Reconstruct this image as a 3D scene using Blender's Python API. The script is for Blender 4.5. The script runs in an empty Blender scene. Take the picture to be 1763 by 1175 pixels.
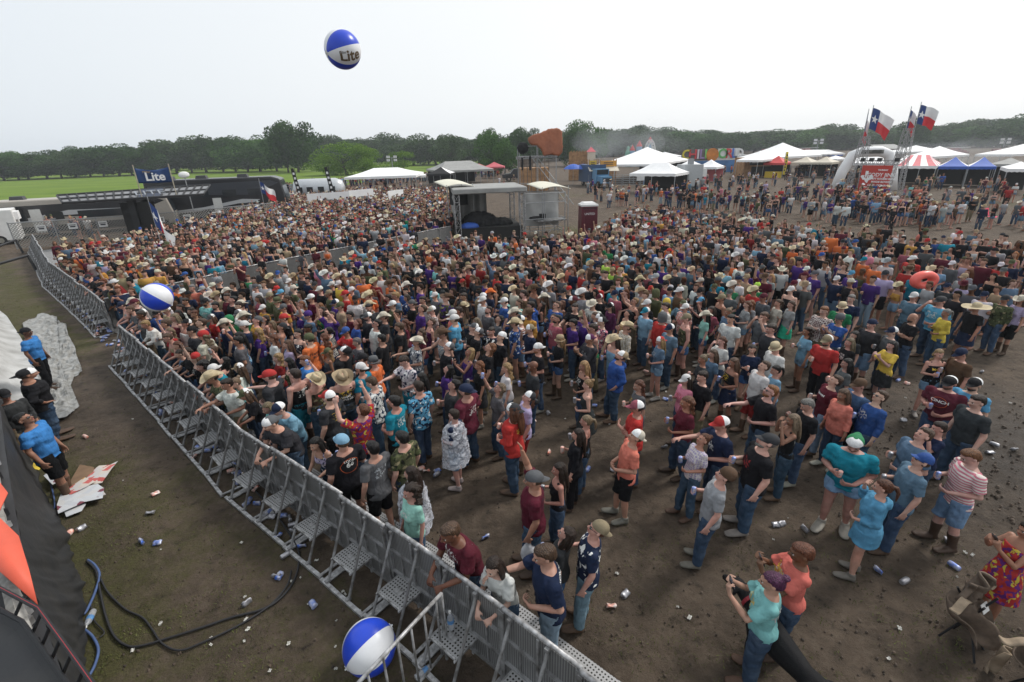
import bpy, math, random
import numpy as np
from mathutils import Vector, Matrix, noise as mnoise
random.seed(7); rng = np.random.default_rng(7)
scene = bpy.context.scene
C = scene.collection
R = math.radians
# ------------------------------------------------------------------ camera
CAM_H = 5.9; PITCH = R(21.70); ROLL = R(1.7); FPX = 832.5
cam = bpy.data.objects.new('camera', bpy.data.cameras.new('camera')); C.objects.link(cam)
cam.data.sensor_width = 36.0; cam.data.lens = 36.0*FPX/1763
cam.data.clip_start = 0.1; cam.data.clip_end = 6000
cam.matrix_world = Matrix.Translation((0, 0, CAM_H)) @ Matrix.Rotation(math.pi/2-PITCH, 4, 'X') @ Matrix.Rotation(-ROLL, 4, 'Z')
scene.camera = cam
# ------------------------------------------------------------------ world: thin bright overcast
w = bpy.data.worlds.new("World"); scene.world = w; w.use_nodes = True
nt = w.node_tree; nt.nodes.clear()
SUN_EL, SUN_AZ = R(48), R(62)          # azimuth measured from +Y towards +X
wo = nt.nodes.new('ShaderNodeOutputWorld'); bg = nt.nodes.new('ShaderNodeBackground')
sky = nt.nodes.new('ShaderNodeTexSky'); sky.sky_type = 'NISHITA'; sky.sun_disc = False
sky.sun_elevation = SUN_EL; sky.sun_rotation = SUN_AZ; sky.air_density = 1.6; sky.dust_density = 6.0; sky.ozone_density = 1.0
tc = nt.nodes.new('ShaderNodeTexCoord'); nz = nt.nodes.new('ShaderNodeTexNoise'); nz.inputs['Scale'].default_value = 1.3
nz.inputs['Detail'].default_value = 4; nz.inputs['Roughness'].default_value = .45
vd = nt.nodes.new('ShaderNodeVectorMath'); vd.operation = 'DOT_PRODUCT'
vd.inputs[1].default_value = (math.sin(SUN_AZ), math.cos(SUN_AZ), 0.25)
mr = nt.nodes.new('ShaderNodeMapRange'); mr.inputs['From Min'].default_value = -0.3; mr.inputs['From Max'].default_value = 1.0
cr = nt.nodes.new('ShaderNodeMix'); cr.data_type = 'RGBA'
cr.inputs['A'].default_value = (6.2, 6.65, 7.1, 1); cr.inputs['B'].default_value = (8.3, 8.35, 8.3, 1)
mx = nt.nodes.new('ShaderNodeMix'); mx.data_type = 'RGBA'; mx.inputs['Factor'].default_value = .93
ad = nt.nodes.new('ShaderNodeMath'); ad.operation = 'MULTIPLY_ADD'; ad.inputs[1].default_value = .35; ad.inputs[2].default_value = -.17
ad2 = nt.nodes.new('ShaderNodeMath'); ad2.operation = 'ADD'; ad2.use_clamp = True
L = nt.links.new
L(tc.outputs['Generated'], vd.inputs[0]); L(vd.outputs['Value'], mr.inputs['Value'])
L(tc.outputs['Generated'], nz.inputs['Vector']); L(nz.outputs['Fac'], ad.inputs[0])
L(ad.outputs[0], ad2.inputs[0]); L(mr.outputs['Result'], ad2.inputs[1]); L(ad2.outputs[0], cr.inputs['Factor'])
L(sky.outputs['Color'], mx.inputs['A']); L(cr.outputs['Result'], mx.inputs['B'])
L(mx.outputs['Result'], bg.inputs['Color']); bg.inputs['Strength'].default_value = 0.1
L(bg.outputs[0], wo.inputs['Surface'])
# ------------------------------------------------------------------ sun behind thin cloud
sl = bpy.data.lights.new('sun', 'SUN'); sl.energy = 1.9; sl.angle = R(12); sl.color = (1, .965, .92)
sun = bpy.data.objects.new('sun', sl); C.objects.link(sun)
sd = Vector((math.sin(SUN_AZ)*math.cos(SUN_EL), math.cos(SUN_AZ)*math.cos(SUN_EL), math.sin(SUN_EL)))
sun.rotation_euler = sd.to_track_quat('Z', 'Y').to_euler(); sun.location = (40, 20, 60)
scene.view_settings.view_transform = 'Standard'; scene.view_settings.look = 'None'
scene.view_settings.exposure = 0.45; scene.view_settings.gamma = 1.0
scene.cycles.volume_bounces = 0; scene.cycles.max_bounces = 6; scene.cycles.transparent_max_bounces = 24
scene.cycles.use_denoising = True; scene.cycles.volume_step_rate = 4

# ------------------------------------------------------------------ pixel of the photograph -> ground point (used to measure places)
def ray(x, y):
    u = x-881.5; v = -(y-587.5); c, s = math.cos(ROLL), math.sin(ROLL)
    a = u*c+v*s; b = -u*s+v*c
    return Vector((a, FPX*math.cos(PITCH)+b*math.sin(PITCH), -FPX*math.sin(PITCH)+b*math.cos(PITCH)))
def G(x, y, z=0.0):
    d = ray(x, y); t = (z-CAM_H)/d.z
    return (d.x*t, d.y*t)
def GD(x, y, Y):
    """point on the pixel's ray at forward distance Y"""
    d = ray(x, y); t = Y/d.y
    return (d.x*t, Y, CAM_H+d.z*t)
def pix(p):
    z = p[2]-CAM_H; f = p[1]*math.cos(PITCH)-z*math.sin(PITCH); b = p[1]*math.sin(PITCH)+z*math.cos(PITCH)
    a = p[0]/f*FPX; b = b/f*FPX; c, s = math.cos(ROLL), math.sin(ROLL)
    return (881.5+a*c-b*s, 587.5-(a*s+b*c))

# ------------------------------------------------------------------ object helpers
def tag(o, label=None, cat=None, group=None, kind=None):
    if label: o['label'] = label
    if cat: o['category'] = cat
    if group: o['group'] = group
    if kind: o['kind'] = kind
    return o
def link(name, me, parent=None, mats=None, loc=None):
    o = bpy.data.objects.new(name, me); C.objects.link(o)
    if parent is not None: o.parent = parent
    if loc is not None: o.location = loc
    if mats:
        for m in (mats if isinstance(mats, (list, tuple)) else [mats]): me.materials.append(m)
    return o
def empty(name, loc=(0, 0, 0), rz=0.0, label=None, cat=None, group=None):
    o = bpy.data.objects.new(name, None); C.objects.link(o); o.location = loc; o.rotation_euler = (0, 0, rz); o.empty_display_size = .1
    return tag(o, label, cat, group)
def copy_tree(o, parent=None):
    kids = list(o.children)
    c = o.copy(); C.objects.link(c)
    if parent is not None: c.parent = parent
    for k in kids: copy_tree(k, c)
    return c
class MB:
    """collects boxes, bars, lofts -> one mesh"""
    def __init__(s): s.v = []; s.f = []; s.mi = []; s.m = 0
    def add(s, V, F, M=None):
        n = len(s.v)
        for p in V:
            p = Vector(p)
            s.v.append(tuple(M @ p) if M is not None else tuple(p))
        for q in F: s.f.append(tuple(i+n for i in q)); s.mi.append(s.m)
        return s
    def box(s, c, d, M=None, taper=None):
        x, y, z = d[0]/2, d[1]/2, d[2]/2; t = taper if taper else (1, 1)
        V = [(-x, -y, -z), (x, -y, -z), (x, y, -z), (-x, y, -z), (-x*t[0], -y*t[1], z), (x*t[0], -y*t[1], z), (x*t[0], y*t[1], z), (-x*t[0], y*t[1], z)]
        T = Matrix.Translation(c)
        return s.add(V, [(0, 3, 2, 1), (4, 5, 6, 7), (0, 1, 5, 4), (1, 2, 6, 5), (2, 3, 7, 6), (3, 0, 4, 7)], (M @ T) if M is not None else T)
    def bar(s, a, b, r, n=8, r2=None, M=None, flat=None):
        a = Vector(a); b = Vector(b); d = b-a; Lh = d.length
        if Lh < 1e-6: return s
        q = d.to_track_quat('Z', 'Y').to_matrix().to_4x4(); r2 = r if r2 is None else r2
        V = []; fy = flat if flat else 1
        for k, (z, rr) in enumerate(((0, r), (Lh, r2))):
            for i in range(n):
                t = 2*math.pi*(i+.5)/n; V.append((rr*math.cos(t), rr*fy*math.sin(t), z))
        F = [(i, (i+1) % n, n+(i+1) % n, n+i) for i in range(n)]+[tuple(range(n-1, -1, -1)), tuple(range(n, 2*n))]
        T = Matrix.Translation(a) @ q
        return s.add(V, F, (M @ T) if M is not None else T)
    def path(s, pts, r, n=6):
        V, F = loft([Vector(p) for p in pts], [(r, r)]*len(pts), n=n)
        return s.add(V, F)
    def grid(s, fn, nu, nv):
        V = [fn(i/nu, j/nv) for j in range(nv+1) for i in range(nu+1)]
        F = [(j*(nu+1)+i, j*(nu+1)+i+1, (j+1)*(nu+1)+i+1, (j+1)*(nu+1)+i) for j in range(nv) for i in range(nu)]
        return s.add(V, F)
    def ell(s, c, r, n=12, m=8, M=None, rot=None):
        V = []; F = []
        T = Matrix.Translation(c)
        if rot is not None: T = T @ rot
        for j in range(1, m):
            ph = math.pi*j/m
            for i in range(n):
                t = 2*math.pi*i/n; V.append((r[0]*math.sin(ph)*math.cos(t), r[1]*math.sin(ph)*math.sin(t), r[2]*math.cos(ph)))
        V.append((0, 0, r[2])); V.append((0, 0, -r[2])); a, b = len(V)-2, len(V)-1
        for j in range(m-2):
            for i in range(n): F.append((j*n+i, (j+1)*n+i, (j+1)*n+(i+1) % n, j*n+(i+1) % n))
        for i in range(n): F.append((a, i, (i+1) % n)); F.append((b, (m-2)*n+(i+1) % n, (m-2)*n+i))
        return s.add(V, F, (M @ T) if M is not None else T)
    def mesh(s, name, mats=None, smooth=False):
        me = bpy.data.meshes.new(name); me.from_pydata(s.v, [], s.f)
        if any(s.mi): me.polygons.foreach_set('material_index', s.mi)
        if smooth: me.polygons.foreach_set('use_smooth', [True]*len(me.polygons))
        for m in (mats if isinstance(mats, (list, tuple)) else [mats] if mats else []): me.materials.append(m)
        me.update(); return me
    def build(s, name, mats, parent=None, loc=None, smooth=False, solid=0):
        o = link(name, s.mesh(name, mats, smooth), parent, None, loc)
        if solid:
            md = o.modifiers.new('thickness', 'SOLIDIFY'); md.thickness = solid
        return o
def loft(P, rads, n=12, side=Vector((1, 0, 0)), closed=True):
    V = []; F = []; N = len(P)
    prev = None
    for k in range(N):
        t = (P[min(k+1, N-1)]-P[max(k-1, 0)])
        t = t.normalized() if t.length > 1e-9 else Vector((0, 0, 1))
        sref = side if prev is None else prev
        u = sref-t*sref.dot(t)
        if u.length < 1e-3: u = Vector((0, 1, 0))-t*t.y
        u.normalize(); v = t.cross(u); prev = u
        ra, rb = rads[k]
        for i in range(n):
            a = 2*math.pi*i/n; V.append(tuple(P[k]+u*(ra*math.cos(a))+v*(rb*math.sin(a))))
    for k in range(N-1):
        for i in range(n): F.append((k*n+i, k*n+(i+1) % n, (k+1)*n+(i+1) % n, (k+1)*n+i))
    if closed:
        F.append(tuple(range(n-1, -1, -1))); F.append(tuple(range((N-1)*n, N*n)))
    return V, F
def nz3(p, s=1.0): return mnoise.noise(Vector(p)*s)

# ------------------------------------------------------------------ materials
MATS = {}
def nodes(name):
    m = bpy.data.materials.new(name); m.use_nodes = True; nt = m.node_tree
    return m, nt, nt.nodes['Principled BSDF'], nt.links.new
def M(name, col=(.5, .5, .5), rough=.7, var=.15, scale=8, bump=0.0, metal=0.0, bscale=None, spec=.4, emit=None, alpha=None, dirt=None, coords='Object'):
    if name in MATS: return MATS[name]
    m, nt, b, L = nodes(name); N = nt.nodes.new
    tc = N('ShaderNodeTexCoord'); nz = N('ShaderNodeTexNoise'); nz.inputs['Scale'].default_value = scale; nz.inputs['Detail'].default_value = 5
    L(tc.outputs[coords], nz.inputs['Vector'])
    mx = N('ShaderNodeMix'); mx.data_type = 'RGBA'
    d = dirt if dirt else tuple(c*(1-var*1.6) for c in col)
    mx.inputs['A'].default_value = (*d, 1); mx.inputs['B'].default_value = (*[min(1, c*(1+var*.6)) for c in col], 1)
    mr = N('ShaderNodeMapRange'); mr.inputs['From Min'].default_value = .3; mr.inputs['From Max'].default_value = .65
    L(nz.outputs['Fac'], mr.inputs['Value']); L(mr.outputs['Result'], mx.inputs['Factor']); L(mx.outputs['Result'], b.inputs['Base Color'])
    b.inputs['Roughness'].default_value = rough; b.inputs['Metallic'].default_value = metal; b.inputs['Specular IOR Level'].default_value = spec
    if bump:
        n2 = N('ShaderNodeTexNoise'); n2.inputs['Scale'].default_value = bscale or scale*4; n2.inputs['Detail'].default_value = 4
        L(tc.outputs[coords], n2.inputs['Vector'])
        bp = N('ShaderNodeBump'); bp.inputs['Strength'].default_value = bump; bp.inputs['Distance'].default_value = .02
        L(n2.outputs['Fac'], bp.inputs['Height']); L(bp.outputs['Normal'], b.inputs['Normal'])
    if alpha is not None: b.inputs['Alpha'].default_value = alpha
    MATS[name] = m; return m
# common colours (linear)
COL = dict(black=(.012, .012, .014), charcoal=(.035, .037, .042), grey=(.12, .125, .135), lightgrey=(.36, .37, .39), white=(.74, .73, .72),
  cream=(.66, .60, .48), navy=(.012, .022, .06), blue=(.02, .09, .36), brightblue=(.02, .22, .62), lightblue=(.22, .46, .66), skyblue=(.08, .36, .62),
  denim=(.05, .11, .22), bluegrey=(.11, .2, .3), teal=(.02, .33, .34), aqua=(.20, .60, .58), mint=(.32, .68, .58), green=(.02, .24, .09), lime=(.5, .85, .05),
  olive=(.09, .10, .045), yellow=(.80, .55, .03), mustard=(.62, .30, .03), orange=(.85, .17, .015), salmon=(.80, .20, .13), coral=(.80, .16, .11),
  red=(.55, .018, .015), darkred=(.27, .012, .012), maroon=(.12, .012, .028), burgundy=(.15, .02, .04), plum=(.12, .02, .09), purple=(.07, .02, .22),
  lavender=(.45, .38, .6), pink=(.75, .22, .32), rose=(.40, .09, .13), hotpink=(.8, .03, .2), tan=(.42, .31, .18), brown=(.10, .055, .03), khaki=(.30, .24, .14), straw=(.62, .50, .30),
  blonde=(.42, .26, .10), ash=(.26, .19, .11), auburn=(.16, .055, .022), darkbrown=(.030, .017, .010), jetblack=(.008, .007, .007), ginger=(.30, .11, .03), greyhair=(.25, .24, .23))
COL = {k: tuple(x*(.70 if max(v) > .1 else .85) for x in v) for k, v in COL.items()}
COL = {k: tuple(.86*x+.14*(sum(v)/3) for x in v) for k, v in COL.items()}
COL['teal'] = (.012, .17, .24)
# ------------------------------------------------------------------ materials that take the object's own colour
def objmat(name, kind='plain', rough=.85, bump=.25, bscale=26, spec=.2, c2=None, sheen=0):
    if name in MATS: return MATS[name]
    m, nt, b, L = nodes(name); N = nt.nodes.new
    oi = N('ShaderNodeObjectInfo'); tc = N('ShaderNodeTexCoord')
    nz = N('ShaderNodeTexNoise'); nz.inputs['Scale'].default_value = 9; nz.inputs['Detail'].default_value = 4
    L(tc.outputs['Object'], nz.inputs['Vector'])
    hs = N('ShaderNodeHueSaturation'); mr = N('ShaderNodeMapRange'); mr.inputs['From Min'].default_value = .3; mr.inputs['From Max'].default_value = .7
    mr.inputs['To Min'].default_value = .78; mr.inputs['To Max'].default_value = 1.16
    L(nz.outputs['Fac'], mr.inputs['Value']); L(mr.outputs['Result'], hs.inputs['Value']); L(oi.outputs['Color'], hs.inputs['Color'])
    out = hs.outputs['Color']
    def mixin(fac, col, base):
        x = N('ShaderNodeMix'); x.data_type = 'RGBA'; L(fac, x.inputs['Factor']); L(base, x.inputs['A'])
        x.inputs['B'].default_value = (*col, 1); return x.outputs['Result']
    def ramp(val, a, b2):
        r = N('ShaderNodeMapRange'); r.inputs['From Min'].default_value = a; r.inputs['From Max'].default_value = b2; L(val, r.inputs['Value']); return r.outputs['Result']
    if kind == 'plain' and name == 'cotton':
        # a chest or back print on roughly half of the shirts
        sx = N('ShaderNodeSeparateXYZ'); L(tc.outputs['Object'], sx.inputs[0])
        def mm(op, a, c):
            x = N('ShaderNodeMath'); x.operation = op
            for k, q in enumerate((a, c)):
                if q is None: continue
                if isinstance(q, (int, float)): x.inputs[k].default_value = q
                else: L(q, x.inputs[k])
            return x.outputs[0]
        ax = mm('LESS_THAN', mm('ABSOLUTE', sx.outputs['X'], None), .105); zz = mm('LESS_THAN', mm('ABSOLUTE', mm('SUBTRACT', sx.outputs['Z'], 1.30), None), .085)
        ys = mm('GREATER_THAN', mm('MULTIPLY', sx.outputs['Y'], mm('SUBTRACT', mm('GREATER_THAN', mm('FRACT', mm('MULTIPLY', oi.outputs['Random'], 7.0), None), .5), .5)), 0.0)
        on = mm('GREATER_THAN', oi.outputs['Random'], .52)
        mp0 = N('ShaderNodeMapping'); mp0.inputs['Scale'].default_value = (34, 1, 24); L(tc.outputs['Object'], mp0.inputs['Vector'])
        nn = N('ShaderNodeTexNoise'); nn.noise_dimensions = '4D'; nn.inputs['Scale'].default_value = 1.0; nn.inputs['Detail'].default_value = 2; L(mp0.outputs[0], nn.inputs['Vector']); L(mm('MULTIPLY', oi.outputs['Random'], 90.0), nn.inputs['W'])
        pf = mm('MULTIPLY', mm('MULTIPLY', mm('MULTIPLY', ax, zz), mm('MULTIPLY', ys, on)), mm('GREATER_THAN', nn.outputs['Fac'], .53))
        rp = N('ShaderNodeValToRGB'); rp.color_ramp.interpolation = 'CONSTANT'; e = rp.color_ramp.elements; e[0].color = (.5, .5, .48, 1); e[1].position = .8; e[1].color = (.02, .02, .03, 1)
        for ps, cc in ((.45, (.5, .33, .04, 1)), (.6, (.35, .04, .04, 1)), (.7, (.3, .32, .34, 1))): k = e.new(ps); k.color = cc
        L(mm('FRACT', mm('MULTIPLY', oi.outputs['Random'], 13.0), None), rp.inputs[0])
        x = N('ShaderNodeMix'); x.data_type = 'RGBA'; L(mm('MULTIPLY', pf, .8), x.inputs['Factor']); L(out, x.inputs['A']); L(rp.outputs['Color'], x.inputs['B']); out = x.outputs['Result']
    if kind == 'floral':
        v = N('ShaderNodeTexNoise'); v.inputs['Scale'].default_value = 17; v.inputs['Detail'].default_value = 1; L(tc.outputs['Object'], v.inputs['Vector'])
        out = mixin(ramp(v.outputs['Fac'], .54, .57), c2 or (.01, .02, .05), out)
        v2 = N('ShaderNodeTexNoise'); v2.inputs['Scale'].default_value = 13; v2.inputs['Detail'].default_value = 1; v2.inputs['Distortion'].default_value = .7
        mp = N('ShaderNodeMapping'); mp.inputs['Location'].default_value = (3, 7, 1); L(tc.outputs['Object'], mp.inputs['Vector']); L(mp.outputs[0], v2.inputs['Vector'])
        c3 = (.7, .7, .68) if c2 is None else (.45, .35, .05)
        out = mixin(ramp(v2.outputs['Fac'], .61, .63), c3, out)
    if kind == 'camo':
        for sc, th, c in ((9, .5, (.05, .06, .025)), (13, .56, (.018, .02, .012)), (11, .6, (.22, .19, .11))):
            v = N('ShaderNodeTexNoise'); v.inputs['Scale'].default_value = sc; v.inputs['Detail'].default_value = 2; L(tc.outputs['Object'], v.inputs['Vector'])
            out = mixin(ramp(v.outputs['Fac'], th, th+.02), c, out)
    if kind in ('stripe', 'plaid', 'flagstripe'):
        sx = N('ShaderNodeSeparateXYZ'); L(tc.outputs['Object'], sx.inputs[0])
        for ax in (['Z'] if kind != 'plaid' else ['Z', 'X', 'Y']):
            a = N('ShaderNodeMath'); a.operation = 'MULTIPLY'; a.inputs[1].default_value = 14 if kind == 'flagstripe' else 24; L(sx.outputs[ax], a.inputs[0])
            f = N('ShaderNodeMath'); f.operation = 'FRACT'; L(a.outputs[0], f.inputs[0])
            g = N('ShaderNodeMath'); g.operation = 'GREATER_THAN'; g.inputs[1].default_value = .5 if kind != 'plaid' else .7; L(f.outputs[0], g.inputs[0])
            k = N('ShaderNodeMath'); k.operation = 'MULTIPLY'; k.inputs[1].default_value = .9 if kind != 'plaid' else .6; L(g.outputs[0], k.inputs[0])
            out = mixin(k.outputs[0], c2 or (.6, .57, .52), out)
    if kind == 'hair':
        mp1 = N('ShaderNodeMapping'); mp1.inputs['Scale'].default_value = (90, 90, 6); L(tc.outputs['Object'], mp1.inputs['Vector']); v = N('ShaderNodeTexNoise'); v.inputs['Scale'].default_value = 1; v.inputs['Detail'].default_value = 3; L(mp1.outputs[0], v.inputs['Vector'])
        x = N('ShaderNodeMix'); x.data_type = 'RGBA'; x.blend_type = 'MULTIPLY'; L(ramp(v.outputs['Fac'], .35, .6), x.inputs['Factor']); x.inputs['B'].default_value = (1, 1, 1, 1); x.inputs['A'].default_value = (.35, .33, .32, 1)
        y = N('ShaderNodeMix'); y.data_type = 'RGBA'; y.blend_type = 'MULTIPLY'; y.inputs['Factor'].default_value = 1.0; L(out, y.inputs['A'])
        z = N('ShaderNodeMix'); z.data_type = 'RGBA'; L(ramp(v.outputs['Fac'], .35, .65), z.inputs['Factor']); z.inputs['A'].default_value = (.45, .42, .40, 1); z.inputs['B'].default_value = (1.25, 1.2, 1.15, 1); L(z.outputs['Result'], y.inputs['B']); out = y.outputs['Result']
    if kind == 'denim':
        v = N('ShaderNodeTexNoise'); v.inputs['Scale'].default_value = 5; v.inputs['Detail'].default_value = 6; L(tc.outputs['Object'], v.inputs['Vector'])
        x = N('ShaderNodeMix'); x.data_type = 'RGBA'; x.blend_type = 'ADD'; L(ramp(v.outputs['Fac'], .5, .85), x.inputs['Factor']); L(out, x.inputs['A']); x.inputs['B'].default_value = (.06, .075, .09, 1)
        out = x.outputs['Result']
    if kind == 'skin':
        rd = N('ShaderNodeTexNoise'); rd.inputs['Scale'].default_value = 4; L(tc.outputs['Object'], rd.inputs['Vector'])
        x = N('ShaderNodeMix'); x.data_type = 'RGBA'; x.blend_type = 'MULTIPLY'; L(ramp(rd.outputs['Fac'], .4, .8), x.inputs['Factor']); L(out, x.inputs['A']); x.inputs['B'].default_value = (1.0, .80, .76, 1)
        out = x.outputs['Result']
    L(out, b.inputs['Base Color']); b.inputs['Roughness'].default_value = rough; b.inputs['Specular IOR Level'].default_value = spec
    if bump:
        n2 = N('ShaderNodeTexNoise'); n2.inputs['Scale'].default_value = bscale; n2.inputs['Detail'].default_value = 2; n2.inputs['Distortion'].default_value = .6
        mp = N('ShaderNodeMapping'); mp.inputs['Scale'].default_value = (1, 1, .45) if kind != 'hair' else (3, 3, .25)
        L(tc.outputs['Object'], mp.inputs['Vector']); L(mp.outputs[0], n2.inputs['Vector'])
        bp = N('ShaderNodeBump'); bp.inputs['Strength'].default_value = bump; bp.inputs['Distance'].default_value = .03
        L(n2.outputs['Fac'], bp.inputs['Height']); L(bp.outputs['Normal'], b.inputs['Normal'])
    MATS[name] = m; return m
SKIN = objmat('skin', 'skin', rough=.52, bump=.0, spec=.4)
CLOTH = objmat('cotton', 'plain', rough=.92, bump=1.0, bscale=9, spec=.12)
CLOTHS = dict(t=CLOTH, p=objmat('floral_print', 'floral', bump=.45, bscale=14), P=objmat('floral_print_red', 'floral', bump=.45, bscale=14, c2=(.10, .02, .14)),
  s=objmat('striped_cotton', 'stripe', bump=.35, bscale=14), h=objmat('plaid_cotton', 'plaid', bump=.35, bscale=14), c=objmat('camouflage', 'camo', bump=.4, bscale=14), u=objmat('flag_stripes', 'flagstripe', bump=.35, c2=(.7, .7, .7), bscale=14))
DENIM = objmat('denim', 'denim', rough=.9, bump=1.0, bscale=11, spec=.1)
HAIR = objmat('hair', 'hair', rough=.48, bump=.9, bscale=22, spec=.35)
HATM = objmat('hat_weave', 'plain', rough=.8, bump=.15, bscale=60)
LEATHER = objmat('boot_leather', 'plain', rough=.6, bump=.3, bscale=20, spec=.35)
EYE = M('eye_white', (.42, .38, .34), .3, .02); PUP = M('pupil', (.02, .015, .01), .15, .02); LIP = M('lips', (.36, .10, .08), .5, .05)
LENS = M('dark_lens', (.01, .01, .012), .08, .02, spec=.6); MESHW = M('cap_mesh', (.68, .68, .68), .85, .1, 60)
def poncho_mat():
    m, nt, b, L = nodes('clear_poncho'); b.inputs['Base Color'].default_value = (.62, .64, .70, 1); b.inputs['Roughness'].default_value = .22; b.inputs['Specular IOR Level'].default_value = .7; N = nt.nodes.new
    tc = N('ShaderNodeTexCoord'); n = N('ShaderNodeTexNoise'); n.inputs['Scale'].default_value = 7; n.inputs['Detail'].default_value = 4; n.inputs['Distortion'].default_value = 1.5; L(tc.outputs['Object'], n.inputs['Vector'])
    r = N('ShaderNodeMapRange'); r.inputs['From Min'].default_value = .35; r.inputs['From Max'].default_value = .7; r.inputs['To Min'].default_value = .22; r.inputs['To Max'].default_value = .75; L(n.outputs['Fac'], r.inputs['Value']); L(r.outputs['Result'], b.inputs['Alpha'])
    bp = N('ShaderNodeBump'); bp.inputs['Strength'].default_value = .8; bp.inputs['Distance'].default_value = .04; L(n.outputs['Fac'], bp.inputs['Height']); L(bp.outputs['Normal'], b.inputs['Normal']); return m
PONCHO = poncho_mat()
SOLE = M('shoe_sole', (.16, .14, .12), .9, .2)

def remesh(V, F, vox, smooth=2, dec=1.0, wrinkle=0.0):
    me = bpy.data.meshes.new('tmp'); me.from_pydata([tuple(v) for v in V], [], F); me.update()
    o = bpy.data.objects.new('tmp', me); C.objects.link(o)
    r = o.modifiers.new('r', 'REMESH'); r.mode = 'VOXEL'; r.voxel_size = vox
    if smooth: s = o.modifiers.new('s', 'SMOOTH'); s.iterations = smooth; s.factor = .5
    if dec < 1: d = o.modifiers.new('d', 'DECIMATE'); d.ratio = dec
    dg = bpy.context.evaluated_depsgraph_get(); out = bpy.data.meshes.new_from_object(o.evaluated_get(dg))
    bpy.data.objects.remove(o); bpy.data.meshes.remove(me)
    if wrinkle:
        n = len(out.vertices); co = np.empty(n*3); no = np.empty(n*3)
        out.vertices.foreach_get('co', co); out.vertices.foreach_get('normal', no); co = co.reshape(-1, 3); no = no.reshape(-1, 3)
        w = np.array([nz3((c[0]*2+c[2]*3, c[1]*2, c[2]*7-c[0]*5), 1.7)+.5*nz3((c[0], c[1], c[2]*2.2), 13) for c in co])
        co += no*(w*wrinkle)[:, None]; out.vertices.foreach_set('co', co.ravel())
    out.polygons.foreach_set('use_smooth', [True]*len(out.polygons)); out.update()
    return out

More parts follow.
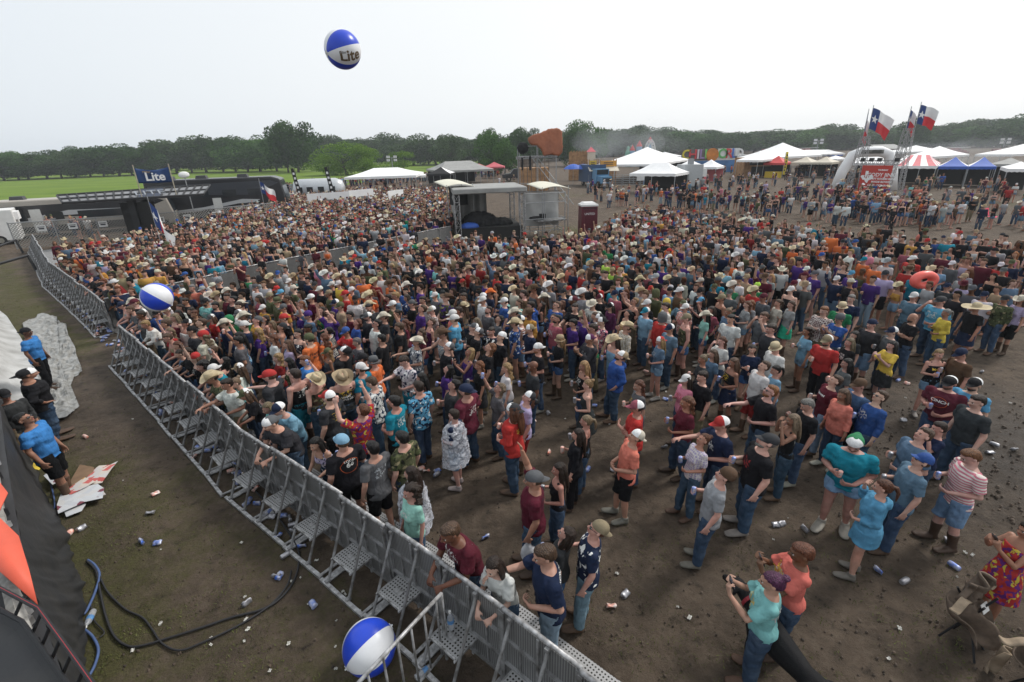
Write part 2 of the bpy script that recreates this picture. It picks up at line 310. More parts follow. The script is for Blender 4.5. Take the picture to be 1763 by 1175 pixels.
def smoothstep(x): x = max(0, min(1, x)); return x*x*(3-2*x)
class Rig:
    """joints of one standing figure: faces +Y, right hand at +X"""
    ARM = {  # (elbow, wrist, hand direction, palm normal, curl) for the right side, in torso space
      'down': ((.245, -.03, 1.16), (.255, .05, .91), (0, .15, -1), (-1, 0, 0), .35),
      'chest': ((.245, -.02, 1.15), (.13, .22, 1.22), (-.55, .75, .25), (-.7, -.6, .1), .95),
      'low': ((.25, -.04, 1.16), (.10, .21, 1.08), (-.9, .4, .0), (-.3, -.8, .2), .8),
      'cross': ((.235, .05, 1.17), (-.02, .20, 1.20), (-1, -.05, .12), (0, -1, 0), .3),
      'phone': ((.20, .17, 1.22), (.10, .34, 1.40), (-.45, .25, .85), (-.5, -.6, .2), .9),
      'face': ((.27, .15, 1.30), (.12, .18, 1.56), (-.5, -.1, .85), (-.4, -.8, 0), .7),
      'up': ((.30, .08, 1.66), (.26, .14, 1.92), (-.1, .15, 1), (-.4, .9, 0), .25),
      'can_up': ((.30, .16, 1.58), (.24, .26, 1.82), (-.2, .3, .9), (-.8, .2, 0), .9),
      'pocket': ((.27, -.09, 1.18), (.20, .04, .96), (-.35, .3, -.9), (-1, 0, 0), .3),
      'hip': ((.33, -.10, 1.20), (.19, .02, 1.02), (-.7, .7, -.2), (-.3, -.3, -1), .3),
      'reach': ((.24, .22, 1.28), (.20, .47, 1.30), (-.1, 1, -.1), (-.3, 0, -1), .5),
      'rail': ((.23, .17, 1.21), (.11, .40, 1.16), (-.5, .8, -.3), (-.3, -.2, -1), .6),
      'point': ((.30, .20, 1.40), (.34, .46, 1.48), (.1, 1, .2), (-.3, 0, -1), .5)}
    POSE = {'S': ('down', 'down', 0), 'D': ('chest', 'down', 0), 'E': ('chest', 'low', 0), 'C': ('cross', 'cross', 0), 'P': ('phone', 'phone', 0), 'U': ('up', 'down', 0), 'V': ('up', 'can_up', 0),
            'L': ('rail', 'rail', 24), 'A': ('can_up', 'pocket', 0), 'H': ('face', 'low', 0), 'K': ('pocket', 'pocket', 0), 'T': ('hip', 'down', 0), 'R': ('reach', 'low', 4), 'F': ('face', 'face', 0), 'G': ('low', 'low', -2)}
    def __init__(s, g='m', pose='S', look=0):
        s.g = g; f = g == 'f'; s.f = f
        ra, la, s.bend = Rig.POSE[pose]; s.bend = R(s.bend); s.look = R({0: -4, 1: 24, 2: -22}[look]); s.pose = pose
        if pose == 'L': s.look += R(16)
        s.hs = .94 if f else 1.0
        s.sw = .165 if f else .195
        s.hipx = .092
        s.arms = {}
        for sd, nm in ((1, ra), (-1, la)):
            e, wr, hd, pn, cu = Rig.ARM[nm]
            if nm == 'cross' and sd < 0: wr = (wr[0], wr[1]+.055, wr[2]+.045); e = (e[0], e[1]+.02, e[2])
            k = s.sw/.195 if abs(e[0]) > .2 else 1
            s.arms[sd] = [s.tb((sd*(s.sw-.005), -.012, 1.425)), s.tb((sd*e[0]*k, e[1], e[2])), s.tb((sd*wr[0], wr[1], wr[2])), s.tr(Vector((sd*hd[0], hd[1], hd[2]))).normalized(), s.tr(Vector((sd*pn[0], pn[1], pn[2]))).normalized(), cu]
        ph = hash_(pose)
        dy = .05 if ph % 2 else -.03
        s.legs = {sd: [Vector((sd*s.hipx, 0, .92)), Vector((sd*.105, .015+sd*dy*.5, .50)), Vector((sd*.115, -.02+sd*dy, .085))] for sd in (1, -1)}
        top = s.tb((0, -.008, 1.565)); s.headM = Matrix.Translation(top) @ Matrix.Rotation(s.look-s.bend, 4, 'X') @ Matrix.Scale(1.02, 4)
    def tb(s, p):
        p = Vector(p); k = smoothstep((p.z-.95)/.35)
        if s.bend == 0: return p
        a = -s.bend*k; q = p-Vector((0, 0, .95))
        return Vector((0, 0, .95))+Matrix.Rotation(a, 3, 'X') @ q+Vector((0, -.10*math.sin(s.bend)*2, 0))*k
    def tr(s, d): return Matrix.Rotation(-s.bend, 3, 'X') @ d
    def torso(s, mb, inf=0.0, z0=.86, z1=1.52, hem=0.0, n=18):
        f = s.f
        Z = [.84, .90, .97, 1.06, 1.14, 1.22, 1.30, 1.38, 1.435, 1.475, 1.50]
        WX = [.150, .172, .165, .142, .136, .145, .158, .168, .150, .105, .062] if f else [.145, .166, .165, .156, .157, .167, .180, .190, .176, .125, .066]
        WY = [.088, .112, .108, .098, .096, .100, .112, .104, .086, .070, .058] if f else [.090, .112, .112, .112, .112, .114, .118, .112, .092, .074, .060]
        OY = [-.01, -.018, -.005, .006, .008, .012, .020, .006, -.008, -.012, -.010]
        P = []; Rr = []
        for z, a, b, o in zip(Z, WX, WY, OY):
            if z < z0-1e-6 or z > z1+1e-6: continue
            ex = inf+hem*max(0, (1.1-z)/.3)
            if hem and z < .93: a = max(a, .168); b = max(b, .108)
            P.append(s.tb((0, o, z))); Rr.append((a+ex, b+ex))
        V, F = loft(P, Rr, n=n); mb.add(V, F)
        if f and z1 > 1.3:
            for sd in (1, -1):
                q = s.tb((sd*.068, .085, 1.285)); mb.ell(q, (.062+inf, .056+inf, .062+inf), 10, 7)
    def arm(s, mb, sd, inf=0.0, t1=2.0, end=.0):
        A = s.arms[sd]; k = .86 if s.f else 1
        P = [A[0]+Vector((-sd*.05, 0, .0)), A[0], A[0].lerp(A[1], .35), A[0].lerp(A[1], .75), A[1], A[1].lerp(A[2], .25), A[1].lerp(A[2], .65), A[2]]
        Rr = [.05, .056, .050, .043, .040, .041, .033, .026]
        T = [0, 0, .35, .75, 1, 1.25, 1.65, 2]
        Q = []; W = []
        for i in range(len(P)):
            if T[i] <= t1+1e-6: Q.append(P[i]); W.append((Rr[i]*k+inf+end*T[i]/max(t1, .1),)*2)
        V, F = loft(Q, W, n=10); mb.add(V, F)
        mb.ell(P[1], ((.060*k+inf),)*3, 10, 7)
        if t1 >= 1: mb.ell(P[4], ((.041*k+inf),)*3, 8, 6)
    def hand(s, mb, sd):
        A = s.arms[sd]; w = A[2]; d = A[3]; n = (A[4]-d*A[4].dot(d)).normalized(); x = d.cross(n); cu = A[5]; k = .9 if s.f else 1
        V, F = loft([w-d*.01, w+d*.03, w+d*.065, w+d*.095], [(.026*k, .020), (.036*k, .016), (.045*k, .015), (.044*k, .012)], n=10, side=x); mb.add(V, F)
        thumb_side = 1 if sd*1 > 0 else -1
        for i, (off, ln) in enumerate(((-.036, .062), (-.012, .076), (.013, .082), (.037, .072))):
            o = off*k; base = w+d*.088+x*o; sp = x*(o*.30)
            a1 = cu*1.05; a2 = cu*1.9
            d1 = (d*math.cos(a1)+n*math.sin(a1)).normalized(); d2 = (d*math.cos(a2)+n*math.sin(a2)).normalized()
            p1 = base+d1*ln*.45*k+sp*.6; p2 = p1+d2*ln*.55*k+sp*.4
            V, F = loft([base-d*.015, base, p1, p2], [(.0095,)*2, (.0095,)*2, (.009,)*2, (.0075,)*2], n=6); mb.add(V, F)
        tb_ = w+d*.03+x*(.032*k*thumb_side*-1 if False else .032*k)
        td = (d*.65+x*.6+n*(.3+cu*.5)).normalized()
        V, F = loft([tb_, tb_+td*.03, tb_+td*.045+(d*.6+n*.6*cu).normalized()*.022], [(.013,)*2, (.011,)*2, (.008,)*2], n=6); mb.add(V, F)
    def grip(s, sd=1):
        A = s.arms[sd]; n = (A[4]-A[3]*A[4].dot(A[3])).normalized()
        return A[2]+A[3]*.085+n*.038
    def leg(s, mb, sd, inf=0.0, z1=0.0, flare=0.0):
        h, k_, a = s.legs[sd]
        P = [h+Vector((0, 0, .03)), h.lerp(k_, .3), h.lerp(k_, .75), k_, k_.lerp(a, .35), k_.lerp(a, .8), a]
        W = [(.088, .098), (.084, .088), (.062, .064), (.055, .058), (.053, .060), (.036, .040), (.033, .038)]
        Q = []; Wd = []
        for p, ww in zip(P, W):
            if p.z >= z1-1e-6: fl = flare*(1-(p.z-z1)/max(.01, .95-z1)); Q.append(p); Wd.append((ww[0]+inf+fl, ww[1]+inf+fl))
        last = len(Q)
        if last < len(P):
            p0, p1 = P[last-1], P[last]; t = (p0.z-z1)/(p0.z-p1.z)
            q = p0.lerp(p1, t); ww = (W[last-1][0]*(1-t)+W[last][0]*t, W[last-1][1]*(1-t)+W[last][1]*t); Q.append(q); Wd.append((ww[0]+inf+flare, ww[1]+inf+flare))
        V, F = loft(Q, Wd, n=12); mb.add(V, F)
    def foot(s, mb, sd, inf=0.0):
        a = s.legs[sd][2]; o = Vector((sd*.012, 0, 0))
        V, F = loft([Vector((a.x, a.y-.055, .045)), Vector((a.x, a.y, .05))+o*.3, Vector((a.x, a.y+.07, .045))+o, Vector((a.x, a.y+.14, .034))+o*2, Vector((a.x, a.y+.19, .028))+o*3],
                    [(.032+inf, .036+inf*.5), (.038+inf, .044+inf*.5), (.045+inf, .04+inf*.5), (.047+inf, .03+inf*.5), (.035+inf, .022+inf*.5)], n=12, side=Vector((1, 0, 0))); mb.add(V, F)
        V, F = loft([Vector((a.x, a.y, .03)), Vector((a.x, a.y, .13))], [(.036+inf, .044+inf), (.034+inf, .040+inf)], n=12); mb.add(V, F)
def hash_(t): return sum(ord(c)*(i+3) for i, c in enumerate(t))
def head_parts(mb, Mh):
    mb.ell((0, .000, .128), (.074, .094, .090), 16, 12, M=Mh)      # cranium
    mb.ell((0, .030, .075), (.062, .070, .078), 14, 10, M=Mh)      # face
    mb.ell((0, .052, .018), (.036, .040, .028), 12, 8, M=Mh)       # chin
    mb.ell((0, .020, .028), (.055, .055, .034), 12, 8, M=Mh)       # jaw
    V, F = loft([Vector((0, .086, .112)), Vector((0, .104, .088)), Vector((0, .116, .070)), Vector((0, .098, .058))], [(.008, .010), (.011, .012), (.016, .013), (.012, .010)], n=8); mb.add(V, F, Mh)
    mb.ell((0, .090, .118), (.045, .014, .010), 10, 6, M=Mh)       # brow
    mb.ell((.026, .085, .070), (.020, .016, .02), 8, 6, M=Mh); mb.ell((-.026, .085, .070), (.020, .016, .02), 8, 6, M=Mh)
    for sd in (1, -1): mb.ell((sd*.078, .000, .088), (.010, .020, .032), 8, 6, M=Mh)
MESH = {}
def body_mesh(g, pose, look):
    key = ('body', g, pose, look)
    if key in MESH: return MESH[key]
    r = Rig(g, pose, look); mb = MB()
    r.torso(mb)
    mb.add(*loft([r.tb((0, -.01, 1.46)), r.tb((0, -.01, 1.52)), r.headM @ Vector((0, -.008, .01)), r.headM @ Vector((0, 0, .06))], [(.075, .062), (.056, .056), (.054, .058), (.05, .055)], n=12))
    for sd in (1, -1): r.arm(mb, sd); r.hand(mb, sd); r.leg(mb, sd); r.foot(mb, sd)
    head_parts(mb, r.headM)
    me = remesh(mb.v, mb.f, .0085, 1, .22)
    # eyes, brows and mouth join the same mesh
    me.materials.append(SKIN); me.materials.append(EYE); me.materials.append(PUP); me.materials.append(LIP)
    ex = MB(); Mh = r.headM
    for sd in (1, -1):
        ex.m = 1; ex.ell((sd*.031, .086, .096), (.0145, .0095, .0068), 10, 6, M=Mh)
        ex.m = 2; ex.ell((sd*.031, .0925, .096), (.0075, .006, .0075), 8, 6, M=Mh)
        ex.ell((sd*.032, .0965, .114), (.017, .006, .0035), 8, 5, M=Mh)
    ex.m = 3; ex.ell((0, .096, .040), (.023, .008, .0065), 10, 6, M=Mh)
    n0 = len(me.vertices); nf = len(me.polygons)
    mj = bpy.data.meshes.new('person')
    V = [tuple(v.co) for v in me.vertices]+ex.v; F = [tuple(p.vertices) for p in me.polygons]+[tuple(i+n0 for i in q) for q in ex.f]
    mj.from_pydata(V, [], F); mj.polygons.foreach_set('material_index', [0]*nf+ex.mi); mj.polygons.foreach_set('use_smooth', [True]*len(F))
    for m in (SKIN, EYE, PUP, LIP): mj.materials.append(m)
    bpy.data.meshes.remove(me); mj.update(); MESH[key] = mj; return mj
def top_mesh(g, pose, kind):
    key = ('top', g, pose, kind)
    if key in MESH: return MESH[key]
    r = Rig(g, pose, 0); mb = MB()
    if kind == 'tee': r.torso(mb, .014, z0=.84 if g == 'm' else .90, z1=1.478, hem=.022); [r.arm(mb, sd, .013, .75, .016) for sd in (1, -1)]
    elif kind == 'long': r.torso(mb, .020, z0=.84, z1=1.478, hem=.018); [r.arm(mb, sd, .012, 1.9, .004) for sd in (1, -1)]
    elif kind == 'jacket':
        r.torso(mb, .036, z0=.84, z1=1.478, hem=.012); [r.arm(mb, sd, .022, 1.9, .004) for sd in (1, -1)]
        mb.add(*loft([r.tb((0, -.07, 1.47)), r.tb((0, -.125, 1.44)), r.tb((0, -.135, 1.36))], [(.09, .05), (.10, .05), (.05, .03)], n=12))   # lowered hood
    elif kind == 'tank': r.torso(mb, .010, z0=.90, z1=1.38, hem=.012); [mb.add(*loft([r.tb((sd*.09, .075, 1.36)), r.tb((sd*.10, .02, 1.475)), r.tb((sd*.10, -.085, 1.40))], [(.022, .012)]*3, n=8)) for sd in (1, -1)]
    elif kind == 'crop': r.torso(mb, .008, z0=1.14, z1=1.38)
    elif kind == 'bib':  # dress
        r.torso(mb, .012, z0=.97, z1=1.38, hem=.0); [mb.add(*loft([r.tb((sd*.09, .075, 1.36)), r.tb((sd*.09, .0, 1.475)), r.tb((sd*.09, -.08, 1.38))], [(.018, .010)]*3, n=8)) for sd in (1, -1)]
        mb.add(*loft([Vector((0, 0, 1.08)), Vector((0, 0, .95)), Vector((0, 0, .75)), Vector((0, 0, .56))], [(.150, .118), (.19, .155), (.23, .19), (.27, .22)], n=24))
    elif kind == 'poncho':
        mb.add(*loft([r.tb((0, 0, 1.50)), r.tb((0, 0, 1.45)), r.tb((0, 0, 1.38)), Vector((0, .02, 1.15)), Vector((0, 0, .85)), Vector((0, 0, .62))], [(.09, .09), (.19, .12), (.245, .16), (.28, .21), (.30, .23), (.33, .25)], n=28))
    elif kind == 'coat': # windcheater to mid-thigh
        r.torso(mb, .04, z0=.84, z1=1.478, hem=.03); [r.arm(mb, sd, .024, 1.9, .006) for sd in (1, -1)]
        mb.add(*loft([Vector((0, 0, .95)), Vector((0, 0, .72))], [(.225, .17), (.24, .19)], n=20))
        mb.add(*loft([r.tb((0, -.07, 1.47)), r.tb((0, -.125, 1.44)), r.tb((0, -.135, 1.36))], [(.09, .05), (.10, .05), (.05, .03)], n=12))
    me = remesh(mb.v, mb.f, .013, 1, .55, .016 if kind != 'poncho' else .04)
    MESH[key] = me; return me
def bottom_mesh(g, pose, kind):
    ph = hash_(pose) % 2; key = ('bottom', g, ph, kind)
    if key in MESH: return MESH[key]
    r = Rig(g, pose, 0); r.bend = 0; mb = MB()
    if kind == 'skirt':
        mb.add(*loft([Vector((0, -.005, 1.02)), Vector((0, -.01, .90)), Vector((0, 0, .60))], [(.165, .125), (.20, .15), (.225, .19)], n=24))
    else:
        r.torso(mb, .012, z0=.84, z1=1.06)
        for sd in (1, -1):
            if kind == 'trousers': r.leg(mb, sd, .014, .06, .016)
            elif kind == 'shorts': r.leg(mb, sd, .020, .50, .014)
            elif kind == 'hotpants': r.leg(mb, sd, .012, .74, .010)
    me = remesh(mb.v, mb.f, .013, 1, .5, .014); MESH[key] = me; return me
def shoe_mesh(g, pose, kind):
    ph = hash_(pose) % 2; key = ('shoe', g, ph, kind)
    if key in MESH: return MESH[key]
    r = Rig(g, pose, 0); mb = MB()
    for sd in (1, -1):
        r.foot(mb, sd, .015); a0 = r.legs[sd][2]; mb.ell((a0.x+sd*.034, a0.y+.185, .030), (.052, .045, .030), 12, 8)
        a = r.legs[sd][2]; k_ = r.legs[sd][1]
        if kind == 'boot': mb.add(*loft([a+Vector((0, 0, -.03)), a.lerp(k_, .35), a.lerp(k_, .62)], [(.046, .052), (.052, .060), (.064, .072)], n=12))
    me = remesh(mb.v, mb.f, .012, 1, .5); MESH[key] = me; return me
def hair_mesh(kind, cap=False):
    key = ('hair', kind, cap)
    if key in MESH: return MESH[key]
    mb = MB()
    def strand(pts, r): mb.add(*loft([Vector(p) for p in pts], r, n=10))
    if kind == 'fringe':    # what shows under a hat
        mb.ell((0, -.018, .095), (.078, .088, .070), 16, 10)
    else: mb.ell((0, -.012, .140), (.083, .100, .090), 18, 12); mb.ell((0, -.035, .095), (.078, .075, .075), 14, 10)
    if kind in ('long', 'wavy', 'pony', 'curly'):
        if kind == 'long':
            strand([(0, -.05, .17), (0, -.09, .06), (0, -.105, -.06), (0, -.115, -.20), (0, -.115, -.33)], [(.07, .05), (.085, .045), (.095, .038), (.085, .032), (.05, .018)])
            for sd in (1, -1): strand([(sd*.05, .0, .18), (sd*.078, -.01, .08), (sd*.088, -.02, -.03), (sd*.085, -.03, -.16), (sd*.075, -.04, -.24)], [(.03, .05), (.026, .05), (.026, .045), (.022, .035), (.012, .02)])
        if kind == 'wavy':
            for q in range(26):
                a = random.uniform(-1.3, 1.3)-math.pi/2; rr = random.uniform(.06, .10); z = random.uniform(-.18, .12)
                mb.ell((rr*math.cos(a), rr*math.sin(a)-.01, z), (.036, .034, .05), 8, 6)
        if kind == 'curly':
            for q in range(60):
                a = random.uniform(0, math.pi)+math.pi; rr = random.uniform(.05, .13); z = random.uniform(-.14, .2)
                mb.ell((rr*math.cos(a)*1.15, rr*math.sin(a)-.005, z), (.035, .035, .035), 7, 5)
        if kind == 'pony': strand([(0, -.09, .15), (0, -.14, .14), (0, -.17, .06), (0, -.16, -.08)], [(.02, .02), (.034, .03), (.032, .03), (.012, .012)])
    if kind == 'bun': mb.ell((0, -.10, .20), (.042, .040, .040), 10, 8)
    if kind == 'short': mb.ell((0, .02, .175), (.070, .075, .055), 12, 8)
    me = remesh(mb.v, mb.f, .012, 1, .5, .006)
    # keep the face clear
    co = np.empty(len(me.vertices)*3); me.vertices.foreach_get('co', co); co = co.reshape(-1, 3)
    fm = (co[:, 2] < .150) & (co[:, 1] > .015) & (np.abs(co[:, 0]) < .09)
    co[fm, 1] = .012+(co[fm, 1]-.015)*.05
    me.vertices.foreach_set('co', co.ravel()); me.update()
    MESH[key] = me; return me
def hat_mesh(kind):
    key = ('hat', kind)
    if key in MESH: return MESH[key]
    mb = MB()
    if kind in ('cap', 'capback'):
        V = []; F = []; n = 20; m = 7; s = 1 if kind == 'cap' else -1
        for j in range(m+1):
            ph = math.pi/2*j/m
            for i in range(n):
                a = 2*math.pi*i/n; V.append((.088*math.cos(a)*math.cos(ph)**.8, .106*math.sin(a)*math.cos(ph)**.8-.006, .128+.105*math.sin(ph)))
        for j in range(m):
            for i in range(n):
                F.append((j*n+i, j*n+(i+1) % n, (j+1)*n+(i+1) % n, (j+1)*n+i))
        mb.add(V, F)
        nf = len(F); mats = []
        for q in F:
            y = sum(V[i][1] for i in q)/4; mats.append(1 if y*s < -.012 else 0)
        mb.mi = mats
        mb.m = 0
        mb.grid(lambda u, v: (.078*math.cos(math.pi*u)*(1-.12*v), s*(.094+.0*v+(.075*v)*math.sin(math.pi*u)+(-.094+.10*math.sin(math.pi*u))*(1)-.006*s*0+.0), .134-.020*v-.012*abs(math.cos(math.pi*u))*v), 14, 4)
        me = mb.mesh('cap', None, True)
    else:
        brim = {'cowboy': .175, 'bighat': .27, 'bucket': .125, 'beanie': 0, 'hood': 0}[kind]
        V = []; F = []; n = 28
        prof = {'cowboy': [(.086, .125), (.088, .17), (.080, .225), (.066, .250), (.03, .238), (0, .232)], 'bighat': [(.086, .125), (.088, .17), (.078, .215), (.05, .24), (0, .245)],
                'bucket': [(.086, .12), (.084, .18), (.070, .222), (0, .228)], 'beanie': [(.089, .115), (.092, .15), (.085, .20), (.055, .242), (0, .252)], 'hood': [(.10, .0), (.105, .08), (.103, .16), (.085, .22), (.05, .25), (0, .26)]}[kind]
        rings = []
        if brim:
            for rr in (1.0, .82, .62, .5): rings.append(('b', brim*rr))
        for k, rr in rings:
            for i in range(n):
                a = 2*math.pi*i/n; x = rr*math.cos(a); y = rr*1.12*math.sin(a)
                up = 0
                if kind == 'cowboy': up = .075*max(0, abs(x)/brim-.45)**1.2*2.0-.02*abs(y)/brim
                if kind == 'bighat': up = .012*math.sin(3*a)*rr/brim
                if kind == 'bucket': up = -.035*(rr/brim)
                V.append((x, y, .128+up))
        for rr, z in prof:
            for i in range(n):
                a = 2*math.pi*i/n; dz = 0; x = rr*math.cos(a)
                if kind == 'cowboy' and z > .22: dz = -.022*math.exp(-(x/.02)**2); 
                V.append((x, rr*1.2*math.sin(a)-.006, z+dz))
        N = len(V)//n
        F = [(k*n+i, k*n+(i+1) % n, (k+1)*n+(i+1) % n, (k+1)*n+i) for k in range(N-1) for i in range(n)]
        mb.add(V, F); me = mb.mesh(kind, None, True)
    MESH[key] = me; return me
def glasses_mesh():
    key = 'glasses'
    if key in MESH: return MESH[key]
    mb = MB()
    for sd in (1, -1):
        mb.ell((sd*.032, .101, .096), (.025, .008, .018), 12, 6); mb.bar((sd*.055, .098, .10), (sd*.080, .005, .10), .003, 5)
    mb.bar((-.012, .106, .10), (.012, .106, .10), .003, 5)
    me = mb.mesh('sunglasses', LENS, True); MESH[key] = me; return me
BEARD = []
def beard_mesh():
    if 'beard' in MESH: return MESH['beard']
    mb = MB(); mb.ell((0, .036, .018), (.058, .058, .040), 14, 8); mb.ell((0, .068, .012), (.034, .034, .034), 10, 7); mb.ell((0, .092, .050), (.024, .010, .006), 8, 5)
    me = remesh(mb.v, mb.f, .008, 1, .5); MESH['beard'] = me; return me
TOPS = {'t': 'tee', 'l': 'long', 'k': 'tank', 'j': 'jacket', 'd': 'bib', 'c': 'crop', 'n': 'poncho', 'w': 'coat'}
BOTS = {'J': ('trousers', (.036, .062, .105)), 'L': ('trousers', (.19, .27, .35)), 'B': ('trousers', COL['black']), 'K': ('shorts', COL['black']), 'S': ('hotpants', (.14, .22, .32)), 'D': ('shorts', (.12, .20, .29)),
        'R': ('shorts', COL['darkred']), 'N': ('hotpants', (.04, .09, .2)), 'W': ('skirt', COL['navy']), 'Q': ('skirt', COL['charcoal']), 'T': ('trousers', COL['khaki']), 'H': ('shorts', COL['khaki']), 'G': ('shorts', COL['teal']), 'O': None}
def child(parent, name, me, mat, col, Mx=None, mat2=None):
    o = bpy.data.objects.new(name, me); C.objects.link(o); o.parent = parent
    if len(me.materials) == 0:
        me.materials.append(mat)
        if mat2: me.materials.append(mat2)
    o.material_slots[0].link = 'OBJECT'; o.material_slots[0].material = mat
    if mat2 is not None and len(o.material_slots) > 1:
        o.material_slots[1].link = 'OBJECT'; o.material_slots[1].material = mat2
    o.color = (*col, 1)
    if Mx is not None: o.matrix_local = Mx
    return o
SKINS = [(.39, .22, .165), (.45, .265, .205), (.33, .175, .12), (.48, .30, .235), (.27, .135, .088), (.13, .058, .032), (.055, .026, .016)]
def jit(c, a=.12):
    k = 1+random.uniform(-a, a); return tuple(min(.95, max(.004, x*k*(1+random.uniform(-.05, .05)))) for x in c)
def make_person(x, y, head_z, rz, g='m', pose='S', look=0, top='tee', topcol='grey', fabric='t', bottom='J', hat=None, hatcol='white', hair='short', haircol='darkbrown', shoes='boot', skin=0, wide=1.0, glasses=False, beard=False, label='', group=None, z=0.0, tilt=0.0):
    r = Rig(g, pose, look); me = body_mesh(g, pose, look)
    o = bpy.data.objects.new('person', me); C.objects.link(o); sc = head_z/1.79
    o.location = (x, y, z); o.rotation_euler = (tilt, 0, rz); wide *= 1.06 if g == 'm' else 1.02; o.scale = (sc*wide, sc*(1+(wide-1)*1.3), sc); o.color = (*jit(SKINS[skin], .08), 1)
    tag(o, label, 'person', group)
    if top == 'poncho':
        child(o, 't_shirt', top_mesh(g, pose, 'tee'), CLOTH, COL['navy']); po = child(o, 'rain_poncho', top_mesh(g, pose, 'poncho'), PONCHO, (.6, .6, .62)); 
    elif top: child(o, {'tee': 't_shirt', 'long': 'shirt', 'jacket': 'jacket', 'tank': 'tank_top', 'crop': 'crop_top', 'bib': 'dress', 'poncho': 'rain_poncho', 'coat': 'windcheater'}[top], top_mesh(g, pose, top), CLOTHS[fabric], jit(COL[topcol], .08))
    if top != 'bib' and BOTS.get(bottom):
        k, c = BOTS[bottom]
        child(o, {'trousers': 'trousers', 'shorts': 'shorts', 'hotpants': 'shorts', 'skirt': 'skirt'}[k], bottom_mesh(g, pose, k), DENIM if bottom in 'JLSDN' else CLOTH, jit(c, .25))
    child(o, 'boots' if shoes == 'boot' else 'shoes', shoe_mesh(g, pose, shoes), LEATHER, jit({'boot': (.07, .04, .025), 'shoe': (.20, .185, .165)}[shoes], .5))
    if hat:
        nm = {'cap': 'baseball_cap', 'capback': 'baseball_cap', 'cowboy': 'cowboy_hat', 'bighat': 'straw_hat', 'bucket': 'bucket_hat', 'beanie': 'headscarf', 'hood': 'hood'}[hat]
        child(o, nm, hat_mesh(hat), HATM, COL[hatcol], r.headM, (MESHW if hat in ('cap', 'capback') and random.random() < .55 else HATM) if hat in ('cap', 'capback') else None)
    if hair and hat != 'hood':
        hk = {'short': 'fringe', 'bun': 'pony'}.get(hair, hair) if hat else hair
        if not (hat and hk in ('curly',)): child(o, 'hair', hair_mesh(hk if hk in ('fringe', 'long', 'wavy', 'pony', 'bun', 'short', 'curly') else 'short'), HAIR, jit(COL[haircol], .2), r.headM)
        else: child(o, 'hair', hair_mesh('wavy'), HAIR, jit(COL[haircol], .2), r.headM)
    if glasses: child(o, 'sunglasses', glasses_mesh(), LENS, (0, 0, 0), r.headM)
    if beard: child(o, 'beard', beard_mesh(), HAIR, jit(COL[haircol], .2), r.headM)
    return o, r
